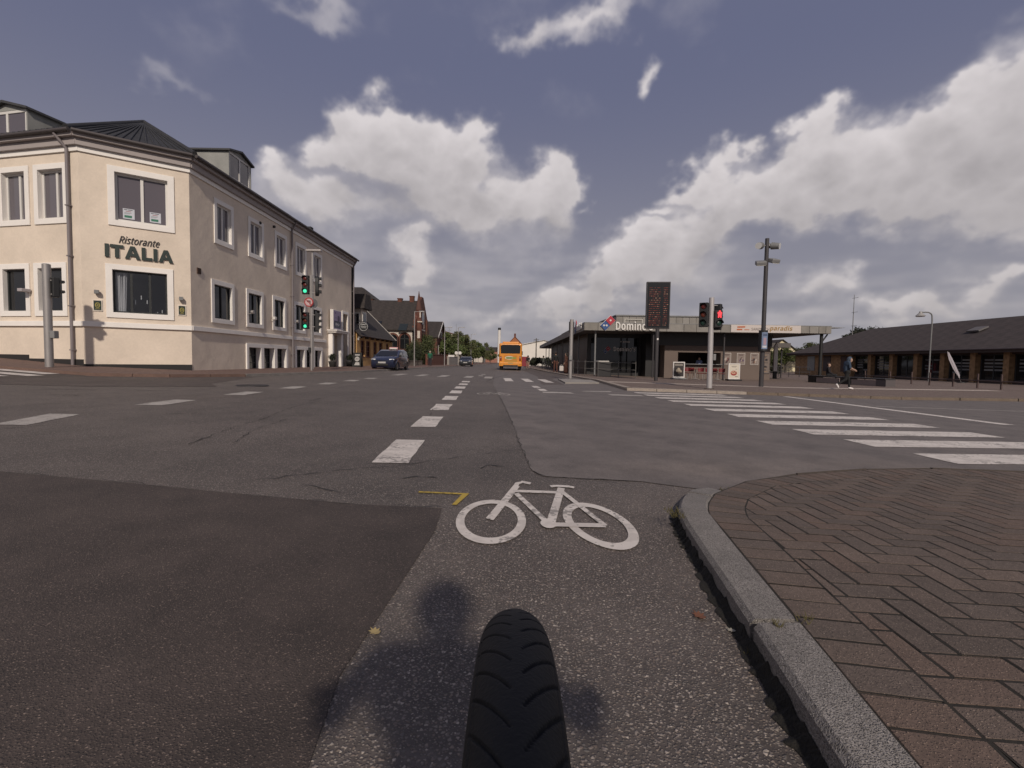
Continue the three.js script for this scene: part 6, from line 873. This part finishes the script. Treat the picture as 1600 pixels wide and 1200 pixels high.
{ // street lamp before the station building, flag
  const o = thing('street_lamp', 'slim street lamp with a curved arm before the station building', 'street lamp', at(33.4, 38.5, .09), 0, 'street lamps'), c = new THREE.CatmullRomCurve3([[0, 0, 0], [0, 3, 0], [0, 5.0, 0], [-.06, 5.35, 0], [-.3, 5.5, 0], [-.85, 5.5, 0]].map((p) => new THREE.Vector3(...p))); part('pole', new THREE.TubeGeometry(c, 40, .05, 8), ZINC, o); part('lamp_head', [new THREE.CylinderGeometry(.08, .12, .15, 12).translate(-.95, 5.5, 0), new THREE.CylinderGeometry(.14, .34, .22, 18).translate(-.95, 5.32, 0)], mat(.3, .29, .28, .5), o); part('lamp_glass', new THREE.CylinderGeometry(.32, .26, .06, 18).translate(-.95, 5.18, 0), mat(.6, .58, .55, .3), o);
  const f = thing('feather_flag', 'pale feather flag standing before the station windows', 'flag', at(33.9, 36.2, .09)); part('pole', new THREE.TubeGeometry(new THREE.CatmullRomCurve3([[0, 0, 0], [-.5, .9, 0], [-1.0, 1.9, 0], [-1.2, 2.35, 0]].map((p) => new THREE.Vector3(...p))), 20, .018, 6), STEEL, f);
  part('banner', prism([[-.16, .35], [-.3, .5], [-.72, 1.1], [-1.06, 1.75], [-1.22, 2.34], [-1.08, 2.28], [-.82, 1.85], [-.46, 1.2], [-.16, .6]], -.008, .008), print(64, 64, (c2, w, h) => { c2.fillStyle = '#a39da4'; c2.fillRect(0, 0, w, h); c2.fillStyle = '#8d7080'; c2.fillRect(10, 20, 40, 12); c2.fillStyle = '#77798c'; c2.fillRect(14, 40, 34, 8); }), f); part('foot', rod([0, 0, 0], [0, .05, 0], .28, .26, 16), BLACK, f);
}
// greenery, shelter and house glimpsed between kiosk and station building
{
  const o = simpleHouse('gabled_house', 'pale gabled house glimpsed under the kiosk canopy', 44, 50, 84, 92, 3.0, 5.2, 'd', worn(.7, .62, .42, .9, 2, .003), DARKROOF, [['b', 2.3, 3.6, 1, 2.4]]);
  tree('dark tree rising behind the station building roof', 47.5, 64, 7.2, 3.4, 300, { tone: [.02, .024, .015], leaves: 9000, leaf: .2, clumps: 22, group: 'trees behind the station' }); tree('green tree glimpsed under the right canopy', 38, 70, 4.6, 2.6, 301, { tone: [.05, .065, .016], group: 'trees behind the station' }); tree('bushy green tree beside the pale gabled house', 42, 74, 4.2, 2.4, 302, { tone: [.055, .07, .016], group: 'trees behind the station' }); tree('small tree far behind the kiosk passage', 50, 80, 5.2, 3, 303, { tone: [.05, .06, .016], group: 'trees behind the station' });
  bush('dark_hedge', 'dark hedge behind the kiosk passage', 27, 34, 60, 62, 1.5, 310, [.03, .035, .015], .1, 4000, .09); 
  const s = thing('passage_fence', 'dark fence with posts across the kiosk passage', 'fence', at(25.5, 46, .09)); for (let k = 0; k < 7; k++) part('post', rod([-3 + k, 0, 0], [-3 + k, 1.0, 0], .03), DARKSTEEL, s); part('rail', rod([-3, .98, 0], [3, .98, 0], .025), DARKSTEEL, s); part('rail', rod([-3, .5, 0], [3, .5, 0], .025), DARKSTEEL, s);
  const c = thing('information_pillar', 'slim white information pillar beside the kiosk corner', 'pillar', at(21.6, 39.5, .09)); part('body', box(-.16, .16, .6, 2.6, -.08, .08, .03), WHITEPAINT, c); part('base', box(-.14, .14, 0, .6, -.07, .07), BLACK, c); part('top', prism([[-.16, 2.6], [.16, 2.6], [.05, 3.0]], -.08, .08), WHITEPAINT, c);
}

// ---------------------------------------------------------------- vehicles
function wheel(parent, x, y, z, r, w) { const g = new THREE.Group(); g.name = 'wheel'; g.position.set(x, y, z); parent.add(g); part('tyre', new THREE.TorusGeometry(r - w * .32, w * .36, 10, 32).rotateY(Math.PI / 2).scale(1.35, 1, 1), RUBBER, g); part('rim', [rod([-w * .35, 0, 0], [w * .35, 0, 0], r * .66, r * .66, 24)], mat(.25, .25, .26, .35, { metalness: .8 }), g); return g; }
function car(name, label, x, d, turn, paintMat, o = {}) {            // faces +z (towards the viewer) before the turn
  const c = thing(name, label, 'car', at(x, d, 0), turn, 'cars in the street'), W = o.w ?? 1.78, L = o.l ?? 4.3, H = o.h ?? 1.5, h = W / 2, f = L / 2;
  const prof = [[f * .97, .3], [f, .5], [f * .985, .72], [f * .9, .84], [f * .52, .98], [f * .18, H - .12], [f * .0, H - .03], [-f * .45, H], [-f * .78, H - .1], [-f * .95, .98], [-f, .85], [-f * .99, .35], [-f * .95, .22], [-f * .84, .2], [-f * .8, .35], [-f * .7, .52], [-f * .6, .55], [-f * .5, .5], [-f * .42, .35], [-f * .38, .2], [f * .42, .2], [f * .46, .35], [f * .54, .5], [f * .62, .55], [f * .72, .5], [f * .8, .35], [f * .84, .2], [f * .93, .21]];
  const shapeBody = (pts, w, bev) => { const g = prism(pts, -w, w, bev); const p = g.attributes.position; for (let i = 0; i < p.count; i++) { const y = p.getY(i), k = p.getX(i); let s = 1; if (y > .9) s -= .2 * (y - .9) / (H - .9); s *= 1 - .14 * Math.pow(Math.abs(k) / f, 6) - .03 * Math.pow(Math.abs(k) / f, 2); p.setZ(i, p.getZ(i) * s); } g.rotateY(-Math.PI / 2); g.computeVertexNormals(); return toCreasedNormals(g, .6); };
  part('body', shapeBody(prof, h, .06), paintMat, c);
  const gl = (pts, w) => shapeBody(pts, w, .01);
  part('side_window', gl([[f * .44, 1.0], [f * .17, H - .15], [-.05 * f, H - .1], [-.05 * f, .98]], h * 1.004), GLASS, c); part('side_window', gl([[-.1 * f, .98], [-.1 * f, H - .1], [-f * .62, H - .12], [-f * .8, 1.0]], h * 1.004), GLASS, c);
  const ws = tri(quad([-h * .84, 1.0, f * .5 + .01], [h * .84, 1.0, f * .5 + .01], [h * .68, H - .13, f * .17 + .02], [-h * .68, H - .13, f * .17 + .02])); ws.translate(0, .012, .02); part('windscreen', ws, GLASS, c);
  for (const s of [-1, 1]) { part('headlight', new RoundedBoxGeometry(.34, .12, .12, 2, .04).rotateY(s * .35).translate(s * h * .7, .74, f * .93), mat(.7, .72, .75, .15), c); part('wing_mirror', new RoundedBoxGeometry(.2, .14, .1, 2, .04).translate(s * (h * .9 + .1), 1.02, f * .4), BLACK, c); part('fog_light', new RoundedBoxGeometry(.2, .05, .05, 2, .015).translate(s * h * .72, .4, f * .96), mat(.5, .52, .55, .2), c); for (const z of [f * .62, -f * .6]) wheel(c, s * (h - .12), .31, z, .31, .2); }
  part('grille', new RoundedBoxGeometry(W * .46, .16, .05, 2, .02).translate(0, .42, f * .985), BLACK, c); part('number_plate', box(-.26, .26, .5, .61, f * .99, f * 1.005), mat(.4, .39, .38, .6), c); part('bonnet_line', box(-W * .3, W * .3, .66, .68, f * .985, f * 1.003), BLACK, c);
  if (o.sign) { const s = part('roof_sign', new RoundedBoxGeometry(.62, .16, .2, 2, .04).translate(.18, H + .08, -.1), mat(.55, .3, .3, .5), c); part('sign_face', box(-.06, .42, H + .02, H + .1, 0, .012), WHITEPAINT, s); }
  return c;
}
const BLUEPAINT = new THREE.MeshPhysicalMaterial({ color: lin(.009, .015, .045), roughness: .35, clearcoat: 1, clearcoatRoughness: .08, metalness: .2 }), DARKPAINT = new THREE.MeshPhysicalMaterial({ color: lin(.012, .014, .018), roughness: .35, clearcoat: 1, clearcoatRoughness: .08 });
car('parked_car', 'dark blue car with a small roof sign facing the viewer', -8.75, 34.6, -.03, BLUEPAINT, { sign: true, h: 1.48 });
car('parked_car', 'small black car far down the left side of the street', -6.6, 69, .02, DARKPAINT, { h: 1.4 });
{ // the orange bus
  const o = thing('city_bus', 'orange yellow city bus seen from behind in the right lane', 'bus', at(-.2, 49.2, 0), 0), W = 1.17, OR = new THREE.MeshPhysicalMaterial({ color: lin(.62, .23, .015), roughness: .4, clearcoat: .8, clearcoatRoughness: .15 });
  part('body', new RoundedBoxGeometry(W * 2, 2.36, 11.2, 4, .16).translate(0, 1.6, -5.6), OR, o); part('roof_unit', new RoundedBoxGeometry(1.7, .22, 3.2, 3, .09).translate(0, 2.86, -2.6), OR, o);
  part('rear_window', prism([[-.98, 1.72], [.98, 1.72], [1.02, 2.5], [.8, 2.6], [-.8, 2.6], [-1.02, 2.5]], -.02, .02, .006), GLASS, o); part('bumper', new RoundedBoxGeometry(W * 2.02, .42, .2, 3, .08).translate(0, .62, .02), OR, o); part('skirt_recess', box(-.75, .75, .36, .55, -.1, .125), BLACK, o);
  part('engine_panel', box(-.62, .66, .62, 1.3, .004, .03, .01), mat(.42, .22, .04, .7), o); part('advert', new THREE.PlaneGeometry(1.3, .5).translate(.03, 1.28, .034), print(150, 60, (c, w, h) => { c.fillStyle = '#b9741f'; c.fillRect(0, 0, w, h); c.fillStyle = '#b9b4a2'; c.beginPath(); c.ellipse(58, 30, 52, 22, 0, 0, 7); c.fill(); c.fillStyle = '#7c8a3a'; c.fillRect(20, 22, 120, 20); c.fillStyle = '#3f4a30'; c.fillRect(28, 28, 36, 9); c.fillRect(70, 27, 14, 10); }), o);
  for (const s of [-1, 1]) { const t = part('tail_light', new RoundedBoxGeometry(.16, .46, .05, 2, .02).translate(s * .98, 1.2, .02), mat(.16, .012, .012, .3), o); part('lamp_lens', new RoundedBoxGeometry(.09, .1, .02, 2, .008).translate(s * .98, 1.3, .05), mat(.5, .42, .4, .3), t); part('reflector', disc(.04, .01, 14).translate(s * .98, .62, .125), BLACK, o); for (const z of [-2.6, -8.6]) wheel(o, s * (W - .14), .48, z, .48, .28); wheel(o, s * (W - .24), .42, -.55, .42, .3); part('side_window', box(s * W - .01 * s, s * W + .012 * s, 1.55, 2.45, -10.4, -.6), GLASS, o); part('mirror_arm', rod([s * W, 2.3, -11], [s * (W + .22), 2.1, -11], .025), BLACK, o); part('mirror', box(s * (W + .22) - .09, s * (W + .22) + .09, 1.7, 2.15, -11.1, -10.95, .02), BLACK, o); }
  part('number_plate', box(-.26, .26, .68, .79, .122, .132), mat(.35, .26, .1, .6), o);
}

// ---------------------------------------------------------------- people
const SK = [.38, .25, .19], DK = [.014, .014, .016];
person('person in blue and black striding past the bench, looking at a phone', standing(1.56, .24, { head: [0, 1.55, -.13], neck: [0, 1.47, -.05], elbowR: [.25, 1.15, -.03], handR: [.12, 1.03, -.32], elbowL: [-.25, 1.14, .02], handL: [-.12, 1.05, -.3], kneeR: [.1, .53, .1], ankleR: [.1, .25, .5], toeR: [.11, .12, .44], kneeL: [-.1, .5, -.16], ankleL: [-.1, .085, -.2], toeL: [-.1, .045, -.36] }), [SK, [.035, .055, .09], [.012, .012, .013], [.72, .68, .66], [.05, .07, .1]], at(15.75, 22.6, .09), -Math.PI / 2 - .15, undefined, { bareArms: true, longHair: .14, cell: .018 });
person('seated person in a dark coat on the left end of the bench', { head: [0, 1.16, .02], neck: [0, 1.05, .03], shoulderL: [-.19, .98, .04], shoulderR: [.19, .98, .04], elbowL: [-.24, .72, -.02], elbowR: [.24, .72, -.02], handL: [-.12, .56, -.24], handR: [.12, .56, -.24], hipL: [-.1, .53, .05], hipR: [.1, .53, .05], kneeL: [-.12, .52, -.38], kneeR: [.12, .52, -.38], ankleL: [-.12, .09, -.4], ankleR: [.12, .09, -.4], toeL: [-.12, .045, -.54], toeR: [.12, .045, -.54] }, [SK, [.016, .012, .014], DK, DK, [.04, .022, .018]], at(20.85, 31.6, .09), -2.2, undefined, {});
person('person in a black jacket with bare legs beside the kiosk railing', standing(1.78, .1), [[.4, .26, .19], [.013, .014, .014], [.1, .04, .028], [.09, .03, .022], [.03, .02, .015]], at(3.75, 41.6, .09), .2, 'people by the kiosk');
{ const p = person('person in a long brown dress with a white bag behind the pale post', standing(1.68, .04), [SK, [.075, .032, .022], [.075, .032, .022], DK, [.02, .015, .012]], at(4.35, 38.8, .09), 1.0, 'people by the kiosk', { skirt: .72, longHair: .2 }); const b = thing('carrier_bag', 'white carrier bag in the hand of the person in the brown dress', 'bag', at(3.95, 38.6, .36)); part('bag', [new RoundedBoxGeometry(.34, .42, .16, 3, .06).translate(0, .12, 0)], mat(.5, .46, .43, .8), b); part('handle', new THREE.TorusGeometry(.09, .012, 6, 18, Math.PI).translate(0, .33, 0), mat(.45, .42, .4, .8), b); }
person('person dressed in black walking behind the bus near the white building', standing(1.74, .16), [SK, [.012, .012, .014], [.3, .2, .15], DK, [.02, .015, .012]], at(1.95, 60, 0), .3, undefined, {});
person('pedestrian in a green top beside the low wall on the left', standing(1.65, .12), [SK, [.012, .1, .055], [.02, .022, .03], DK, [.3, .26, .2]], at(-9.0, 52.5, .1), .2);
person('kiosk attendant in a blue shirt behind the counter', standing(1.7, 0), [SK, [.12, .15, .26], DK, DK, [.02, .015, .012]], at(14.45, 37.2, .05), Math.PI);
{ // cyclist waiting further on: bicycle and rider
  const rider = person('cyclist in grey green clothes waiting by the kiosk end', standing(1.7, .1, { elbowL: [-.26, 1.15, -.15], elbowR: [.26, 1.15, -.15], handL: [-.25, 1.02, -.4], handR: [.25, 1.02, -.4] }), [SK, [.07, .075, .065], [.03, .03, .032], DK, [.04, .03, .02]], at(4.0, 62, .09), .2);
  const b = thing('bicycle', 'dark bicycle held by the waiting cyclist at the kiosk end', 'bicycle', at(4.35, 62, .09), .2); for (const z of [-.5, .52]) part('tyre', new THREE.TorusGeometry(.32, .02, 6, 28).rotateY(Math.PI / 2).translate(0, .34, z), RUBBER, b); part('frame', [rod([0, .34, .52], [0, .75, .25], .02), rod([0, .75, .25], [0, .8, -.3], .02), rod([0, .8, -.3], [0, .34, -.5], .02), rod([0, .75, .25], [0, .32, .05], .02), rod([0, .32, .05], [0, .75, -.28], .02), rod([0, .32, .05], [0, .34, .52], .015)], BLACK, b); part('handlebar', [rod([-.28, 1.0, -.3], [.28, 1.0, -.3], .014), rod([0, .8, -.3], [0, 1.0, -.3], .014)], BLACK, b); part('saddle', new RoundedBoxGeometry(.15, .06, .25, 2, .02).translate(0, .92, .28), BLACK, b); part('seat_post', rod([0, .75, .25], [0, .9, .28], .014), STEEL, b);
}

// ---------------------------------------------------------------- further down the street
{
  const lampPost = (label, x, d, h, arm) => { const o = thing('street_lamp', label, 'street lamp', at(x, d, .1), 0, 'street lamps'); part('pole', rod([0, 0, 0], [0, h, 0], .07, .045, 10), STEEL, o); part('arm', rod([0, h - .05, 0], [arm, h, 0], .03), STEEL, o); part('lamp_head', new RoundedBoxGeometry(.55, .1, .22, 2, .04).translate(arm + Math.sign(arm) * .22, h, 0), mat(.4, .39, .38, .5), o); };
  lampPost('street lamp by the turret of the brick hall', -9.9, 48.5, 5.5, .5); lampPost('street lamp at the brick garden wall further left', -8.9, 63, 5.0, .5); lampPost('street lamp beyond the garden wall under the trees', -8.1, 71.5, 5.6, .5); lampPost('distant street lamp before the far trees', -8.3, 96, 6.0, .5);
  { const o = thing('street_lamp', 'flat lamp on a tall mast in front of the corner restaurant facade', 'street lamp', at(-11.3, 27.2, .1), 0, 'street lamps'); part('pole', rod([0, 0, 0], [0, 6.6, 0], .07, .05, 12), STEEL, o); part('lamp_head', new RoundedBoxGeometry(.85, .12, .3, 2, .04).translate(.1, 6.62, 0), mat(.36, .33, .32, .5), o); }
  const wall = (label, x0, d0, x1, d1, h, m) => { const o = thing('garden_wall', label, 'wall', at(x0, d0, .08)); o.userData.kind = 'thing'; const F = frame(o, [x0, d0], [x1, d1]); F.add('masonry', box(0, F.length, ground(x0, d0) - .1, ground(x0, d0) + h, -.25, 0), m, o); F.add('coping', box(-.03, F.length + .03, ground(x0, d0) + h, ground(x0, d0) + h + .08, -.29, .04), m, o); };
  wall('low rubble wall beside the street lamp on the left', -11.2, 50.5, -10.4, 55.5, .55, worn(.22, .18, .15, .95, .7, .02, MOTTLE_ROUGH)); wall('red brick garden wall before the houses', -10.6, 60, -9.6, 70, 1.4, BRICKRED); wall('grey garden wall beyond the brick one', -9.4, 71, -8.9, 79, 1.3, CONCRETE);
  bush('dark_hedge', 'dense hedge between the blue car and the brick hall', -13, -11.6, 53, 60, 2.3, 400, [.025, .035, .014], .1, 6000, .1); bush('garden_shrub', 'leafy shrub before the hall side wall', -12.8, -12.0, 58.5, 62.5, 3.4, 401, [.05, .06, .02], .1, 4000, .1); bush('climbing_plant', 'tall climbing plant on the brick hall front', -12.7, -12.1, 65.5, 72, 4.6, 402, [.05, .065, .02], .11, 6000, .1); bush('garden_shrub', 'low shrub behind the rubble wall', -12.0, -11.2, 51, 56, 1.2, 403, [.02, .026, .014], .09, 3000, .1); bush('garden_shrub', 'rounded shrub behind the brick garden wall', -11.6, -10.8, 62, 69, 2.2, 404, [.04, .05, .02], .1, 4000, .1);
  for (const [x, d, h, r, s, l] of [[-10.6, 84, 5.9, 2.9, 1, 'broad green tree next to the brick houses'], [-10.2, 93, 6.3, 3.4, 2, 'largest leafy tree in the row on the left'], [-9.6, 104, 5.6, 3.0, 3, 'tree behind the black car on the left'], [-9.6, 118, 5.6, 3.0, 4, 'round tree at the end of the left row'], [-9.2, 150, 6.6, 3.4, 5, 'distant tree beside the far sign gantry'], [-8.2, 176, 5.0, 3, 6, 'small distant tree before the red houses'], [-4.6, 232, 5.2, 3, 7, 'farthest little tree in the middle of the street end']]) tree(l, x, d, h, r, 500 + s, { leaves: 5200, leaf: .17, tone: [[.085, .105, .032], [.07, .095, .028], [.09, .1, .04]][s % 3] });
  { const o = thing('sign_gantry', 'pale traffic sign board on two posts far down the street', 'road sign', at(-9.6, 128, .05)); for (const x of [-.3, .5]) part('post', rod([x, 0, 0], [x, 3.0, 0], .05, .05, 8), STEEL, o); part('board', box(-.75, .95, 2.35, 3.2, .05, .1), mat(.3, .3, .3, .6), o); part('stripe', box(-.7, .9, 2.65, 2.8, .1, .112), WHITEPAINT, o); }
  { const o = thing('shop_board', 'small white street board on the far left pavement', 'sandwich board', at(-7.9, 75, .1)); part('board', box(-.24, .24, .08, .75, -.03, .03, .02), WHITEPAINT, o); part('foot', box(-.26, .26, 0, .08, -.16, .16), BLACK, o); }
  { const o = thing('direction_sign', 'white direction board with two round signs beside the grey wall', 'road sign', at(-8.7, 66, .1)); part('post', rod([0, 0, 0], [0, 1.7, 0], .04), STEEL, o); part('board', box(-.1, .75, 1.15, 1.42, .03, .07), WHITEPAINT, o); part('post', rod([1.3, -.02, 0], [1.3, 1.95, 0], .04), STEEL, o); for (const x of [1.0, 1.5]) part('round_sign', disc(.22, .03, 20).translate(x, 1.72, .06), WHITEPAINT, o); }
  // the far end of the street
  simpleHouse('red_terrace', 'distant reddish terrace at the end of the street', -14, -1.5, 250, 262, 5.2, 7.4, 'x', worn(.32, .15, .11, .9, 2, .003), DARKROOF, [['b', 1.5, 3, 1.4, 3.4], ['b', 4.5, 6, 1.4, 3.4], ['b', 7.5, 9, 1.4, 3.4], ['b', 10.3, 11.6, 1.4, 3.4]], 'distant buildings'); simpleHouse('grey_terrace', 'distant low house left of the red terrace', -26, -14.5, 240, 250, 4.4, 7.2, 'x', CREAMWALL, DARKROOF, [['b', 8, 10, 1.4, 3.2]], 'distant buildings');
  simpleHouse('orange_gable_house', 'orange brick house with gable and chimney behind the bus', -2.6, 4.0, 150, 160, 4.6, 8.2, 'd', worn(.34, .13, .06, .9, 1.4, .003), worn(.26, .1, .06, .9, 1, .004), [['b', 1.4, 2.6, 2, 3.6], ['b', 4, 5.2, 2, 3.6], ['b', 2.7, 3.9, 5, 6.2]], 'distant buildings').B.add('chimney', box(3.0, 3.6, 7.6, 9.1, -1.6, -1.0), BRICKRED, [...scene.children].reverse().find((q) => q.name.startsWith('orange_gable')));
  simpleHouse('white_hall', 'large plain white hall behind the kiosk end', 2.1, 14, 124, 150, 4.9, 6.1, 'd', worn(.72, .68, .62, .85, 4, .002, MOTTLE_SOFT), worn(.5, .48, .45, .8, 3, .002), [], 'distant buildings');
  { const o = thing('factory_chimney', 'tall white chimney with a dark tip far behind the bus', 'chimney', at(-6.95, 250, 0)); part('shaft', rod([0, 0, 0], [0, 17.0, 0], 1.0, .75, 20), WHITEPAINT, o); part('tip', rod([0, 17.0, 0], [0, 18.2, 0], .78, .75, 16), BLACK, o); }
  { const o = thing('utility_pole', 'dark utility pole with crossbars before the white hall', 'pole', at(4.9, 100, 0)); part('pole', rod([0, 0, 0], [0, 5.9, 0], .14, .1, 10), mat(.09, .08, .07, .9), o); for (const y of [5.3, 5.6]) part('crossbar', box(-.55, .55, y - .05, y + .05, -.06, .06), mat(.09, .08, .07, .9), o); }
  { const o = thing('red_banner', 'dark red banner panel beside the bus', 'banner', at(2.1, 82, .02)); part('panel', box(-.5, .7, .15, 1.8, -.04, .04, .02), mat(.2, .02, .03, .7), o); for (const x of [-.4, .6]) part('post', rod([x, 0, 0], [x, 1.8, -.06], .03), STEEL, o); }
  bush('dark_hedge', 'dark hedge along the foot of the white hall', 2.6, 9, 108, 110, 2.2, 420, [.022, .028, .013], .16, 4000, 0); bush('dark_hedge', 'hedge between the bus and the kiosk end', 3.6, 6, 92, 95, 1.9, 421, [.025, .03, .014], .14, 3000, .05);
  // bicycles parked by the kiosk end
  for (const [d, l] of [[57, 'nearer'], [59.4, 'farther']]) { const b = thing('bicycle', `${l} parked bicycle at the street side of the kiosk`, 'bicycle', at(4.7, d, .09), 1.3, 'bicycles parked by the kiosk'); for (const z of [-.5, .52]) part('tyre', new THREE.TorusGeometry(.32, .02, 6, 24).rotateY(Math.PI / 2).translate(0, .34, z), RUBBER, b); part('frame', [rod([0, .34, .52], [0, .75, .25], .02), rod([0, .75, .25], [0, .8, -.3], .02), rod([0, .8, -.3], [0, .34, -.5], .02), rod([0, .32, .05], [0, .75, -.28], .02), rod([0, .32, .05], [0, .34, .52], .015), rod([0, .75, .25], [0, .32, .05], .02)], BLACK, b); part('handlebar', [rod([-.26, 1.0, -.3], [.26, 1.0, -.3], .014), rod([0, .8, -.3], [0, 1.0, -.3], .014)], BLACK, b); part('saddle', new RoundedBoxGeometry(.14, .06, .24, 2, .02).translate(0, .9, .27), BLACK, b); }
}

renderer.render(scene, camera);
